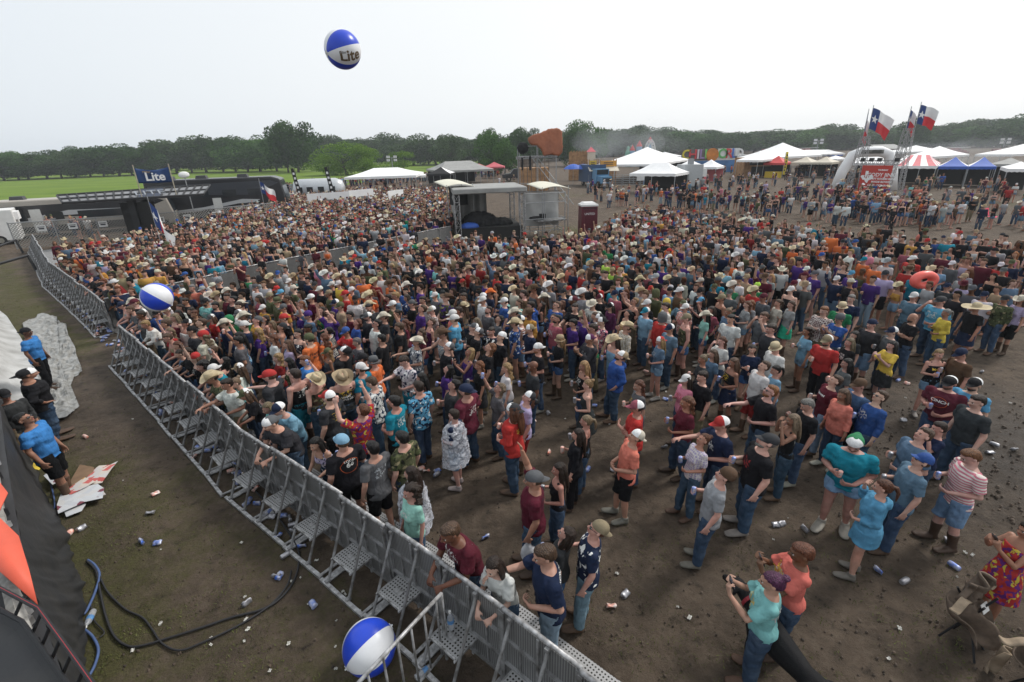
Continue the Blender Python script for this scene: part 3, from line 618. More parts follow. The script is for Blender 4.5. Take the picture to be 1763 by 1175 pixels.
# ================================================================== SETTING: ground
def V2(p): return Vector((p[0], p[1], 0))
RAIL = [Vector(p) for p in ((1.35, 2.45), (.62, 3.10), (-1.47, 4.98), (-5.23, 7.92), (-12.04, 14.10))]      # front rail, top bar
LEFT = [Vector(p) for p in ((-14.5, 16.7), (-18.5, 20.29), (-23.27, 24.45))]
LEFT2 = [Vector(p) for p in ((-23.27, 24.45), (-33.65, 34.87))]
MID = [Vector(p) for p in ((-14.86, 17.17), (-13.68, 19.08), (-11.9, 22.2), (-8.72, 26.4), (-3.9, 32.9))]
def segdist(x, y, a, b):
    ax, ay = a; bx, by = b; dx, dy = bx-ax, by-ay; t = np.clip(((x-ax)*dx+(y-ay)*dy)/(dx*dx+dy*dy), 0, 1)
    return np.hypot(x-ax-t*dx, y-ay-t*dy)
def ground_mesh():
    xs = np.concatenate([[-1500, -700, -400, -250, -170, -120, -90, -70], np.arange(-56, -16, .8), np.arange(-16, 18, .13), np.arange(18, 70, .8), [80, 100, 130, 180, 260, 400, 700, 1500]])
    ys = np.concatenate([[-60, -20, -8, 0], np.arange(1.6, 15, .12), np.arange(15, 40, .45), np.arange(40, 110, 1.6), [120, 140, 170, 220, 300, 450, 800, 1600]])
    X, Y = np.meshgrid(xs, ys); n = X.size; x = X.ravel(); y = Y.ravel()
    z = np.zeros(n); near = (x > -16) & (x < 18) & (y < 16)
    idx = np.where(near)[0]
    churn = np.exp(-((x-10.5)/3.8)**2-((y-8.2)/2.6)**2)
    pit = ((x-RAIL[1].x)*.656+(y-RAIL[1].y)*.755 < 0)
    for i in idx:
        a = mnoise.noise(Vector((x[i]*.9, y[i]*.9, 0)))*.012+mnoise.noise(Vector((x[i]*3.1, y[i]*3.1, 3)))*.008
        b = mnoise.noise(Vector((x[i]*2.1, y[i]*4.4, 7)))*.05+mnoise.noise(Vector((x[i]*6, y[i]*8, 9)))*.025
        z[i] = a*(.6 if pit[i] else 1.0)+b*(churn[i]*1.3+.12*(not pit[i]))-.012
    z[~near] = -.012
    F = []
    nx = len(xs)
    J, I = np.meshgrid(np.arange(len(ys)-1), np.arange(nx-1), indexing='ij'); q = (J*nx+I).ravel()
    F = np.stack([q, q+1, q+nx+1, q+nx], 1)
    me = bpy.data.meshes.new('ground'); me.vertices.add(n); me.vertices.foreach_set('co', np.stack([x, y, z], 1).ravel())
    me.loops.add(F.size); me.loops.foreach_set('vertex_index', F.ravel()); me.polygons.add(len(F))
    me.polygons.foreach_set('loop_start', np.arange(0, F.size, 4)); me.polygons.foreach_set('loop_total', np.full(len(F), 4)); me.update(calc_edges=True)
    # where grass still grows: the pit by the stage, verges, a strip behind the mixing booth and by the blue tents
    g = np.zeros(n)
    side = -((x-RAIL[1].x)*.656+(y-RAIL[1].y)*.755)              # >0 on the stage side of the rail
    g = np.where(side > .3, .50, .06)
    g = np.where((side > .3) & (y > 15), .80, g)
    g += .35*np.exp(-(segdist(x, y, (-6, 4.4), (-9.5, 8.2))/1.1)**2)
    g += .22*np.exp(-((x-3.5)/2.5)**2-((y-3.3)/1.0)**2)
    g += .75*np.exp(-((x-5.5)/3.0)**2-((y-37)/3.5)**2)
    g += .6*np.exp(-((x-40)/12)**2-((y-46)/6)**2)+.5*np.exp(-((x-8)/7)**2-((y-66)/5)**2)+.45*np.exp(-((x-24)/3)**2-((y-62)/6)**2)
    g -= .45*np.exp(-(segdist(x, y, (-13, 13), (-7.5, 9.8))/1.3)**2)
    at = me.attributes.new('grass', 'FLOAT', 'POINT'); at.data.foreach_set('value', np.clip(g, 0, 1))
    at = me.attributes.new('wet', 'FLOAT', 'POINT'); at.data.foreach_set('value', np.clip(churn*.9+.3*np.exp(-(segdist(x, y, (-13, 13), (-7.5, 9.8))/1.2)**2), 0, 1))
    me.polygons.foreach_set('use_smooth', [True]*len(F))
    return me
def ground_material():
    m, nt, b, L = nodes('trampled_ground'); N = nt.nodes.new
    tc = N('ShaderNodeTexCoord')
    def noise(sc, det=6, rough=.6, dist=0):
        n = N('ShaderNodeTexNoise'); n.inputs['Scale'].default_value = sc; n.inputs['Detail'].default_value = det; n.inputs['Roughness'].default_value = rough; n.inputs['Distortion'].default_value = dist
        L(tc.outputs['Object'], n.inputs['Vector']); return n.outputs['Fac']
    def rng_(v, a, b2, c=0, d=1):
        r = N('ShaderNodeMapRange'); L(v, r.inputs['Value'])
        for k, q in zip(('From Min', 'From Max', 'To Min', 'To Max'), (a, b2, c, d)): r.inputs[k].default_value = q
        return r.outputs['Result']
    def mix(f, a, c):
        x = N('ShaderNodeMix'); x.data_type = 'RGBA'; L(f, x.inputs['Factor'])
        for k, q in (('A', a), ('B', c)):
            if isinstance(q, tuple): x.inputs[k].default_value = (*q, 1)
            else: L(q, x.inputs[k])
        return x.outputs['Result']
    def math_(op, a, c):
        x = N('ShaderNodeMath'); x.operation = op
        for k, q in enumerate((a, c)):
            if isinstance(q, (int, float)): x.inputs[k].default_value = q
            else: L(q, x.inputs[k])
        return x.outputs[0]
    soil = mix(rng_(noise(.9, 8), .3, .7), (.050, .037, .027), (.134, .100, .072))
    soil = mix(rng_(noise(9, 6), .45, .75), soil, (.150, .116, .086))
    soil = mix(rng_(noise(4.5, 5, .7), .52, .72), soil, (.024, .018, .013))
    at = N('ShaderNodeAttribute'); at.attribute_name = 'grass'; wt = N('ShaderNodeAttribute'); wt.attribute_name = 'wet'
    soil = mix(math_('MULTIPLY', wt.outputs['Fac'], .75), soil, (.026, .020, .016))
    patch = math_('ADD', noise(.8, 7, .75), math_('MULTIPLY', math_('SUBTRACT', noise(11, 5, .8), .5), .55))
    gf = rng_(math_('ADD', patch, math_('MULTIPLY', at.outputs['Fac'], .55)), .72, .98)
    blade = mix(rng_(noise(38, 3, .8), .3, .7), (.030, .031, .009), (.105, .105, .028))
    col = mix(math_('MULTIPLY', gf, .8), soil, blade)
    L(col, b.inputs['Base Color'])
    L(rng_(wt.outputs['Fac'], 0, 1, .88, .42), b.inputs['Roughness']); b.inputs['Specular IOR Level'].default_value = .25
    vo = N('ShaderNodeTexVoronoi'); vo.inputs['Scale'].default_value = 4.2; vo.feature = 'SMOOTH_F1'; nv_ = N('ShaderNodeTexNoise'); nv_.inputs['Scale'].default_value = 3; L(tc.outputs['Object'], nv_.inputs['Vector'])
    mv = N('ShaderNodeMix'); mv.data_type = 'RGBA'; mv.inputs['Factor'].default_value = .25; L(tc.outputs['Object'], mv.inputs['A']); L(nv_.outputs['Color'], mv.inputs['B']); L(mv.outputs['Result'], vo.inputs['Vector'])
    h = math_('ADD', math_('ADD', math_('MULTIPLY', noise(7, 8, .7), 1.0), math_('MULTIPLY', noise(34, 5, .8), .6)), math_('MULTIPLY', vo.outputs['Distance'], .9))
    bp = N('ShaderNodeBump'); bp.inputs['Strength'].default_value = 1.0; bp.inputs['Distance'].default_value = .07; L(h, bp.inputs['Height']); L(bp.outputs['Normal'], b.inputs['Normal'])
    return m
gm = ground_mesh(); gm.materials.append(ground_material()); tag(link('ground', gm), kind='structure')
# bright pasture behind the vehicles
def pasture_mat(name, c1, c2):
    m, nt, b, L = nodes(name); N = nt.nodes.new; tc = N('ShaderNodeTexCoord')
    n = N('ShaderNodeTexNoise'); n.inputs['Scale'].default_value = .05; n.inputs['Detail'].default_value = 9; n.inputs['Roughness'].default_value = .7
    mp = N('ShaderNodeMapping'); mp.inputs['Scale'].default_value = (1, 2.5, 1); L(tc.outputs['Object'], mp.inputs['Vector']); L(mp.outputs[0], n.inputs['Vector'])
    r = N('ShaderNodeMapRange'); r.inputs['From Min'].default_value = .35; r.inputs['From Max'].default_value = .65; L(n.outputs['Fac'], r.inputs['Value'])
    x = N('ShaderNodeMix'); x.data_type = 'RGBA'; x.inputs['A'].default_value = (*c1, 1); x.inputs['B'].default_value = (*c2, 1); L(r.outputs[0], x.inputs['Factor']); L(x.outputs['Result'], b.inputs['Base Color'])
    b.inputs['Roughness'].default_value = .95; b.inputs['Specular IOR Level'].default_value = .1
    return m
def sheet(name, pts, mat, z=.004):
    mb = MB(); mb.add([(p[0], p[1], z) for p in pts], [tuple(range(len(pts)))]); o = mb.build(name, mat); return tag(o, kind='structure')
near_edge = [G(x, y) for x, y in ((-160, 392), (0, 378), (170, 366), (330, 348), (440, 338), (520, 326), (600, 318), (700, 305), (800, 294), (870, 288))]
sheet('pasture', near_edge+[(10, 420), (-60, 900), (-900, 900), (-900, 120)], pasture_mat('pasture_grass', (.085, .145, .018), (.150, .215, .030)))
sheet('service_track', [G(x, y) for x, y in ((390, 343), (520, 327), (600, 316), (600, 312.5), (520, 322), (390, 336))], M('dirt_track', (.09, .085, .075), .9, .2, .6), .009)
# ================================================================== trees
def leaf_mat(name, c1, c2, c3):
    m, nt, b, L = nodes(name); N = nt.nodes.new; at = N('ShaderNodeAttribute'); at.attribute_name = 'tone'
    rp = N('ShaderNodeValToRGB'); e = rp.color_ramp.elements; e[0].color = (*c1, 1); e[1].color = (*c3, 1); k = e.new(.5); k.color = (*c2, 1)
    L(at.outputs['Fac'], rp.inputs['Fac']); L(rp.outputs['Color'], b.inputs['Base Color']); b.inputs['Roughness'].default_value = .7; b.inputs['Specular IOR Level'].default_value = .15
    tr = N('ShaderNodeBsdfTranslucent'); L(rp.outputs['Color'], tr.inputs['Color']); mx = N('ShaderNodeMixShader'); mx.inputs[0].default_value = .25
    L(b.outputs[0], mx.inputs[1]); L(tr.outputs[0], mx.inputs[2]); L(mx.outputs[0], nt.nodes['Material Output'].inputs['Surface']); return m
LEAF = dict(oak=leaf_mat('oak_leaves', (.008, .030, .003), (.020, .060, .006), (.044, .108, .013)), bright=leaf_mat('mesquite_leaves', (.055, .120, .008), (.11, .21, .015), (.18, .30, .03)),
            mid=leaf_mat('elm_leaves', (.024, .070, .012), (.05, .12, .022), (.08, .17, .03)), grey=leaf_mat('willow_leaves', (.026, .052, .016), (.046, .084, .026), (.07, .12, .038)))
BARK = M('bark', (.055, .045, .036), .95, .3, 3)
def crown_mesh(seed, clumps, leaves, leaf, flat, openness):
    r = np.random.default_rng(seed); cs = []
    for k in range(clumps):
        a = r.uniform(0, 2*np.pi); rr = r.uniform(0, 1)**.6*.82; z = r.uniform(-.85, 1)
        wdt = np.sqrt(max(.05, 1-(z*.92)**2))
        cs.append((rr*wdt*np.cos(a), rr*wdt*np.sin(a), z*flat*.5+.02*r.normal(), r.uniform(.15, .32)))
    cs = np.array(cs); P = []; T = []
    w = cs[:, 3]**2; w /= w.sum(); pick = r.choice(clumps, leaves, p=w)
    d = r.normal(size=(leaves, 3)); d /= np.linalg.norm(d, axis=1)[:, None]
    rad = cs[pick, 3]*(.55+.5*r.uniform(0, 1, leaves)**.5)
    c = cs[pick, :3]+d*rad[:, None]*np.array([1, 1, .72]); tone = np.clip(.5+.5*(r.random(clumps)[pick]-.5)+.25*r.normal(size=leaves), 0, 1)
    n = d+r.normal(size=(leaves, 3))*.9; n /= np.linalg.norm(n, axis=1)[:, None]
    u = np.cross(n, [0, 0, 1.0])+1e-3; u /= np.linalg.norm(u, axis=1)[:, None]; v = np.cross(n, u)
    s = leaf*(.6+.8*r.random(leaves))[:, None]
    q = np.stack([c-u*s-v*s*.6, c+u*s*.7-v*s, c+u*s+v*s*.7, c-u*s*.6+v*s], 1).reshape(-1, 3)
    me = bpy.data.meshes.new('crown'); me.vertices.add(len(q)); me.vertices.foreach_set('co', q.ravel())
    nl = leaves*4; me.loops.add(nl); me.loops.foreach_set('vertex_index', np.arange(nl)); me.polygons.add(leaves)
    me.polygons.foreach_set('loop_start', np.arange(0, nl, 4)); me.polygons.foreach_set('loop_total', np.full(leaves, 4)); me.update(calc_edges=True)
    at = me.attributes.new('tone', 'FLOAT', 'POINT'); at.data.foreach_set('value', np.repeat(tone, 4)); return me
def trunk_mesh(seed, spread=.5, lean=.1):
    r = random.Random(seed); mb = MB(); lx = r.uniform(-lean, lean)
    mb.add(*loft([Vector((0, 0, -.02)), Vector((lx*.3, 0, .12)), Vector((lx, .02, .3)), Vector((lx*1.2, 0, .55))], [(.045, .045), (.030, .030), (.024, .024), (.010, .010)], n=8))
    for k in range(7):
        a = r.uniform(0, 6.28); z0 = r.uniform(.18, .4); ln = spread*r.uniform(.5, 1)
        mb.add(*loft([Vector((lx*z0*2, 0, z0)), Vector((lx+ln*.5*math.cos(a), ln*.5*math.sin(a), z0+.12)), Vector((lx+ln*math.cos(a), ln*math.sin(a), z0+r.uniform(.2, .38)))], [(.014, .014), (.009, .009), (.003, .003)], n=6))
    return mb.mesh('trunk', BARK, True)
CROWNS = {k: [] for k in LEAF}
for k, nvar in (('oak', 5), ('bright', 3), ('mid', 2), ('grey', 3)):
    for s in range(nvar):
        me = crown_mesh(s*7+hash(len(k)) % 5+11, 34 if k != 'bright' else 30, 7000 if k != 'bright' else 5200, .021 if k != 'bright' else .017, 1.0, 0); me.materials.append(LEAF[k]); CROWNS[k].append(me)
TRUNKS = [trunk_mesh(s) for s in range(4)]
NT = [0]
def tree(x, y, h, w, kind, label, group, base=.22, tall=None):
    i = NT[0]; NT[0] += 1; rr = random.Random(i*13+5)
    t = empty('tree', (x, y, 0), 0, label, 'tree', group)
    tr = bpy.data.objects.new('trunk', TRUNKS[i % 4]); C.objects.link(tr); tr.parent = t; tr.scale = (max(w, h*.5)*.9, max(w, h*.5)*.9, h*1.05); tr.rotation_euler = (0, 0, rr.uniform(0, 6.28))
    c = bpy.data.objects.new('crown', CROWNS[kind][i % len(CROWNS[kind])]); C.objects.link(c); c.parent = t
    hb = h*base; c.location = (0, 0, (h+hb)/2); c.scale = (w, w*rr.uniform(.8, 1), (h-hb)*.95); c.rotation_euler = (0, 0, rr.uniform(0, 6.28)); return t
def interp(pts, x):
    for (a, b), (c, d) in zip(pts, pts[1:]):
        if a <= x <= c: return b+(d-b)*(x-a)/(c-a)
    return pts[-1][1] if x > pts[-1][0] else pts[0][1]
# rows of trees, crown tops traced along the photograph's skyline, each row at its own real distance
SKY1 = [(-30, 268), (50, 263), (110, 260), (180, 252), (250, 250), (310, 243), (380, 239), (450, 240), (500, 236)]
BASE1 = [(-30, 312), (60, 309), (300, 299), (500, 295)]
WHERE = ['far left end', 'left of the big oak', 'above the black motorhome', 'behind the sponsor banner', 'above the tan motorhome', 'behind the trailer']
x = -34
rows = []
while x < 480:
    by = interp(BASE1, x); p = G(x, by); Y = p[1]+random.uniform(-6, 10); q = GD(x, interp(SKY1, x)+random.uniform(1, 13), Y)
    rows.append((q[0], Y, q[2]*1.03, random.uniform(10, 15)*Y/205, random.choice(['oak', 'oak', 'oak', 'mid', 'grey']), x)); x += random.uniform(21, 30)
ORD = ['first', 'second', 'third', 'fourth', 'fifth', 'sixth', 'seventh', 'eighth', 'ninth', 'tenth', 'eleventh', 'twelfth', 'thirteenth', 'fourteenth', 'fifteenth', 'sixteenth', 'seventeenth', 'eighteenth', 'nineteenth', 'twentieth', 'twenty-first', 'twenty-second', 'twenty-third', 'twenty-fourth', 'twenty-fifth', 'twenty-sixth', 'twenty-seventh', 'twenty-eighth', 'twenty-ninth', 'thirtieth']
def nth(i): return ORD[i] if i < 30 else 'number %d' % (i+1)
for i, (X, Y, h, w, k, px) in enumerate(rows):
    tree(X, Y, h, w, k, ('dark oak' if k == 'oak' else 'lighter green tree' if k == 'mid' else 'dull green tree')+' at the pasture edge, %s from the left end of the row' % nth(i), 'dark oaks along the pasture', .15)
# the stand of trunks seen under the crowns behind the first row
SKY2 = [(-40, 271), (100, 264), (250, 256), (400, 244), (540, 234), (590, 240), (660, 238), (690, 233), (740, 243), (800, 241), (860, 232), (900, 236), (960, 238), (1060, 228), (1100, 224), (1160, 222), (1200, 230)]
x = -20; i = 0
while x < 1010:
    Y = 262+random.uniform(-12, 25)-(30 if x > 700 else 0); q = GD(x, interp(SKY2, x)+random.uniform(-4, 5), Y)
    tree(q[0], Y, q[2]*1.02, random.uniform(13, 18), random.choice(['oak', 'oak', 'grey']), 'hazy green tree in the wood behind the pasture, %s from the left' % nth(i), 'wood behind the pasture', .12); x += random.uniform(30, 42); i += 1
SKY3 = [(980, 232), (1040, 228), (1130, 221), (1180, 225), (1300, 229), (1380, 222), (1420, 222), (1460, 219), (1540, 221), (1580, 213), (1640, 217), (1700, 212), (1760, 204), (1800, 200)]
for row, (Yb, lab) in enumerate(((330, 'far hazy tree behind the tents'), (285, 'rounded tree behind the tents'))):
    x = 960+row*15; i = 0
    while x < 1800:
        Y = Yb+random.uniform(-12, 12)-max(0, x-1500)*.12; q = GD(x, interp(SKY3, x)+random.uniform(-3, 6)+row*5, Y)
        tree(q[0], Y, q[2]*1.02, random.uniform(15, 22), random.choice(['oak', 'grey', 'mid'] if row else ['oak', 'grey']), '%s, %s from the left of its row' % (lab, nth(i)), 'trees behind the tents', .10); x += random.uniform(34, 48); i += 1
def ptree(x, ytop, Y, w, kind, label, base=.15):
    q = GD(x, ytop, Y); return tree(q[0], Y, q[2]*1.02, w, kind, label, None, base)
ptree(500, 219, 186, 11.5, 'oak', 'biggest dark oak standing out above the tree row', .12)
ptree(484, 230, 188, 9, 'oak', 'dark oak leaning against the biggest oak on its left', .15)
ptree(590, 250, 150, 10.5, 'bright', 'widest lime green tree behind the white marquee', .05)
ptree(628, 258, 150, 8.5, 'bright', 'lime green tree on the right side of the widest one', .05)
ptree(560, 268, 154, 8, 'bright', 'low lime green tree on the left side of the widest one', .02)
ptree(693, 263, 150, 5.6, 'bright', 'small round lime green tree right of the marquee', .28)
ptree(775, 238, 190, 8.5, 'grey', 'grey green tree standing alone behind the grey tent', .08)
ptree(846, 236, 130, 6.6, 'mid', 'fresh green tree left of the covered tower', .06)
ptree(868, 252, 128, 5.0, 'mid', 'lower fresh green tree beside the covered tower', .06)
ptree(842, 229, 200, 7, 'oak', 'dark tree peeping over the fresh green tree', .1)
ptree(903, 228, 170, 8, 'oak', 'dark tree hidden behind the terracotta tarp', .1)
ptree(1005, 217, 170, 9.5, 'mid', 'tall tree with light gaps right of the covered tower', .1)
ptree(990, 230, 165, 7.0, 'oak', 'shorter dark tree beside the tall tree with gaps', .1)
ptree(1128, 224, 240, 12, 'grey', 'half bare tree above the fairground towers', .2)
ptree(1582, 206, 230, 9, 'oak', 'tall tree seen between the two flag towers', .1)
# far wood closing the horizon
mb = []
fw = bpy.data.meshes.new('far_wood')
def far_wood():
    r = np.random.default_rng(3); n = 46000; px = r.uniform(-160, 1950, n); Yd = r.uniform(330, 420, n)
    Q = []; T = []
    top = np.array([interp([(-160, 284), (100, 272), (300, 258), (560, 246), (900, 242), (1300, 234), (1763, 213), (1950, 205)], a) for a in px])
    lump = np.array([mnoise.noise(Vector((a*.03, 0, 0)))*3+mnoise.noise(Vector((a*.11, 4, 0)))*2 for a in px])
    for i in range(n):
        d = ray(px[i], top[i]+lump[i]); t = Yd[i]/d.y; zt = CAM_H+d.z*t; z = zt*(r.random()**.6)
        Q.append((d.x*t, Yd[i], z))
    c = np.array(Q); nn = r.normal(size=(n, 3)); nn /= np.linalg.norm(nn, axis=1)[:, None]; u = np.cross(nn, [0, 0, 1.0]); u /= np.linalg.norm(u, axis=1)[:, None]+1e-6; v = np.cross(nn, u); s = (.8+1.0*r.random(n))[:, None]
    q = np.stack([c-u*s-v*s*.6, c+u*s*.7-v*s, c+u*s+v*s*.7, c-u*s*.6+v*s], 1).reshape(-1, 3)
    fw.vertices.add(len(q)); fw.vertices.foreach_set('co', q.ravel()); nl = n*4; fw.loops.add(nl); fw.loops.foreach_set('vertex_index', np.arange(nl)); fw.polygons.add(n)
    fw.polygons.foreach_set('loop_start', np.arange(0, nl, 4)); fw.polygons.foreach_set('loop_total', np.full(n, 4)); fw.update(calc_edges=True)
    at = fw.attributes.new('tone', 'FLOAT', 'POINT'); at.data.foreach_set('value', np.repeat(np.clip(r.normal(.5, .25, n), 0, 1), 4))
far_wood(); fw.materials.append(LEAF['oak']); tag(link('far_wood', fw), 'far-off wood closing the horizon behind every tree row', 'wood', kind='stuff')
# ================================================================== STRUCTURES
ALU = M('aluminium', (.42, .42, .425), .45, .25, 14, metal=.35, bump=.15, dirt=(.14, .135, .13))
ALUD = M('aluminium_dull', (.27, .272, .275), .55, .3, 6, metal=.25, bump=.1, dirt=(.09, .085, .08))
STEEL = M('galvanised_steel', (.32, .33, .34), .5, .15, 10, metal=.4)
BLACKM = M('black_metal', (.015, .015, .017), .5, .1)
WHITEP = M('white_paint', (.66, .66, .65), .5, .07, 2)
WHITEV = M('white_vinyl', (.78, .78, .78), .6, .04, 1.5, bump=.1, bscale=2)
GREYV = M('grey_vinyl', (.28, .28, .27), .7, .12, 1.5, bump=.3, bscale=3)
BLACKV = M('black_fabric', (.014, .014, .015), .85, .2, 3, bump=.4, bscale=5)
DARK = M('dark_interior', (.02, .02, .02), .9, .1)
def vin(n, c): return M(n, c, .6, .08, 1.5, bump=.1, bscale=3)
def perf_mat():
    m, nt, b, L = nodes('perforated_tread'); N = nt.nodes.new; tc = N('ShaderNodeTexCoord')
    mp = N('ShaderNodeMapping'); mp.inputs['Scale'].default_value = (22, 22, 22); L(tc.outputs['Object'], mp.inputs['Vector'])
    fr = N('ShaderNodeVectorMath'); fr.operation = 'FRACTION'; L(mp.outputs[0], fr.inputs[0])
    sb = N('ShaderNodeVectorMath'); sb.operation = 'SUBTRACT'; sb.inputs[1].default_value = (.5, .5, 0); L(fr.outputs[0], sb.inputs[0])
    ml = N('ShaderNodeVectorMath'); ml.operation = 'MULTIPLY'; ml.inputs[1].default_value = (1, 1, 0); L(sb.outputs[0], ml.inputs[0])
    ln = N('ShaderNodeVectorMath'); ln.operation = 'LENGTH'; L(ml.outputs[0], ln.inputs[0])
    lt = N('ShaderNodeMath'); lt.operation = 'LESS_THAN'; lt.inputs[1].default_value = .27; L(ln.outputs['Value'], lt.inputs[0])
    x = N('ShaderNodeMix'); x.data_type = 'RGBA'; L(lt.outputs[0], x.inputs['Factor']); x.inputs['A'].default_value = (.33, .33, .33, 1); x.inputs['B'].default_value = (.015, .012, .01, 1)
    L(x.outputs['Result'], b.inputs['Base Color']); b.inputs['Metallic'].default_value = .3; b.inputs['Roughness'].default_value = .55; return m
PERF = perf_mat()
def rib_mat():
    m, nt, b, L = nodes('slotted_panel'); N = nt.nodes.new; tc = N('ShaderNodeTexCoord'); sx = N('ShaderNodeSeparateXYZ'); L(tc.outputs['Object'], sx.inputs[0])
    a = N('ShaderNodeMath'); a.operation = 'MULTIPLY'; a.inputs[1].default_value = 30; L(sx.outputs['X'], a.inputs[0])
    f = N('ShaderNodeMath'); f.operation = 'FRACT'; L(a.outputs[0], f.inputs[0]); g = N('ShaderNodeMath'); g.operation = 'GREATER_THAN'; g.inputs[1].default_value = .5; L(f.outputs[0], g.inputs[0])
    nz = N('ShaderNodeTexNoise'); nz.inputs['Scale'].default_value = 5; L(tc.outputs['Object'], nz.inputs['Vector'])
    x = N('ShaderNodeMix'); x.data_type = 'RGBA'; L(g.outputs[0], x.inputs['Factor']); x.inputs['A'].default_value = (.10, .10, .10, 1)
    r = N('ShaderNodeMix'); r.data_type = 'RGBA'; L(nz.outputs['Fac'], r.inputs['Factor']); r.inputs['A'].default_value = (.15, .148, .142, 1); r.inputs['B'].default_value = (.28, .28, .28, 1)
    L(r.outputs['Result'], x.inputs['B']); L(x.outputs['Result'], b.inputs['Base Color']); b.inputs['Metallic'].default_value = .25; b.inputs['Roughness'].default_value = .5; return m
RIB = rib_mat()
def refine(me, ln):
    import bmesh
    bm = bmesh.new(); bm.from_mesh(me); bmesh.ops.triangulate(bm, faces=bm.faces)
    for k in range(5):
        es = [e for e in bm.edges if e.calc_length() > ln]
        if not es: break
        bmesh.ops.subdivide_edges(bm, edges=es, cuts=1); bmesh.ops.triangulate(bm, faces=bm.faces)
    bm.to_mesh(me); bm.free(); me.update()
def text_mesh(s, size, mat, depth=.004, bold=0.0):
    cu = bpy.data.curves.new('txt', 'FONT'); cu.body = s; cu.size = size; cu.extrude = depth; cu.align_x = 'CENTER'; cu.align_y = 'CENTER'; cu.offset = bold; cu.resolution_u = 3
    o = bpy.data.objects.new('txt', cu); C.objects.link(o); dg = bpy.context.evaluated_depsgraph_get(); me = bpy.data.meshes.new_from_object(o.evaluated_get(dg))
    bpy.data.objects.remove(o); bpy.data.curves.remove(cu); me.materials.clear(); me.materials.append(mat); return me
# ---- one barrier module: x along the rail, +y crowd side
def barrier(label=''):
    W_ = 1.06; t = empty('crowd_barrier', label=label, cat='barrier')
    mb = MB(); mb.box((W_/2, .0, .62), (W_-.05, .014, 1.06)); mb.build('panel', RIB, t)
    mb = MB()
    for z in (.10, .42, .80): mb.box((W_/2, -.022, z), (W_-.052, .03, .035))
    for x in (.025, W_/2, W_-.025): mb.box((x, -.016, .61), (.05 if x != W_/2 else .03, .05, 1.14))
    for x in (.28, .79): mb.box((x, -.022, .46), (.014, .02, .7))
    mb.build('panel_frame', ALUD, t)
    mb = MB(); mb.bar((0, 0, 1.2), (W_, 0, 1.2), .028, 10); mb.build('top_rail', ALU, t, smooth=True)
    for x in (.14, .66):
        mb = MB(); mb.bar((x, -.02, 1.14), (x, -.52, .05), .021, 8); mb.box((x, -.035, 1.15), (.05, .05, .05)); mb.box((x, -.53, .055), (.06, .07, .04)); mb.build('brace', ALUD, t, smooth=False)
    mb = MB(); mb.box((W_/2, -.56, .03), (W_-.01, .055, .05)); mb.box((.08, -.27, .02), (.12, .52, .02)); mb.box((W_-.06, -.27, .02), (.05, .52, .02)); mb.build('base_frame', ALU, t)
    mb = MB(); mb.box((.40, -.21, .41), (.44, .34, .012)); so = mb.build('step', PERF, t)
    mb = MB(); mb.box((.17, -.22, .40), (.02, .40, .03)); mb.box((.63, -.22, .40), (.02, .40, .03)); mb.box((.40, -.39, .40), (.46, .02, .03)); mb.box((.40, -.22, .424), (.13, .09, .012)); mb.build('step_bracket', ALU, so)
    mb = MB(); mb.box((W_/2, .46, .028), (W_-.012, .84, .018)); mb.build('tread_plate', PERF, t)
    return t
def run_line(pts, step):
    """even points with headings along a polyline"""
    out = []; L_ = [(b-a).length for a, b in zip(pts, pts[1:])]; tot = sum(L_); n = int(round(tot/step)); sc = tot/n
    for i in range(n):
        d = i*sc; k = 0
        while k < len(L_)-1 and d > L_[k]: d -= L_[k]; k += 1
        u = (pts[k+1]-pts[k]).normalized(); p = pts[k]+u*d; out.append((p, math.atan2(u.y, u.x), sc))
    return out
proto = barrier(); used = False
def place_barriers(pts, group, lab, flip=False, step=1.06, tilt=0):
    global used
    P = pts[::-1] if flip else pts
    for i, (p, a, sc) in enumerate(run_line(P, step)):
        o = proto if not used else copy_tree(proto); used = True
        # +y of the module must be the crowd side
        o.location = (p.x+random.uniform(-.012, .012), p.y+random.uniform(-.012, .012), 0); o.rotation_euler = (random.gauss(0, R(.7)), 0, a+random.gauss(0, R(.7))); o.scale = (sc/1.06, 1, 1)
        o['group'] = group; o['label'] = lab(i)
place_barriers(RAIL, 'front row barrier modules', lambda i: 'aluminium crowd barrier of the front rail, %s module from the bottom edge' % nth(i), True)
# the module runs with the crowd on its +y side: front rail is laid from far to near, so count from the far end
fr = [o for o in C.objects if o.get('group') == 'front row barrier modules']
for i, o in enumerate(fr): o['label'] = 'aluminium crowd barrier of the front rail, %s module from the far corner' % nth(i)
place_barriers(LEFT, 'left pen barrier modules', lambda i: 'aluminium crowd barrier of the left pen front, %s from the far end' % nth(i), True)
place_barriers(LEFT2, 'pit end barrier modules', lambda i: 'aluminium barrier closing the grass pit, %s from the white trailer' % nth(i), True)
place_barriers(MID, 'walkway barrier modules', lambda i: 'aluminium barrier between the two crowds, %s from the mixing booth' % nth(i), True)
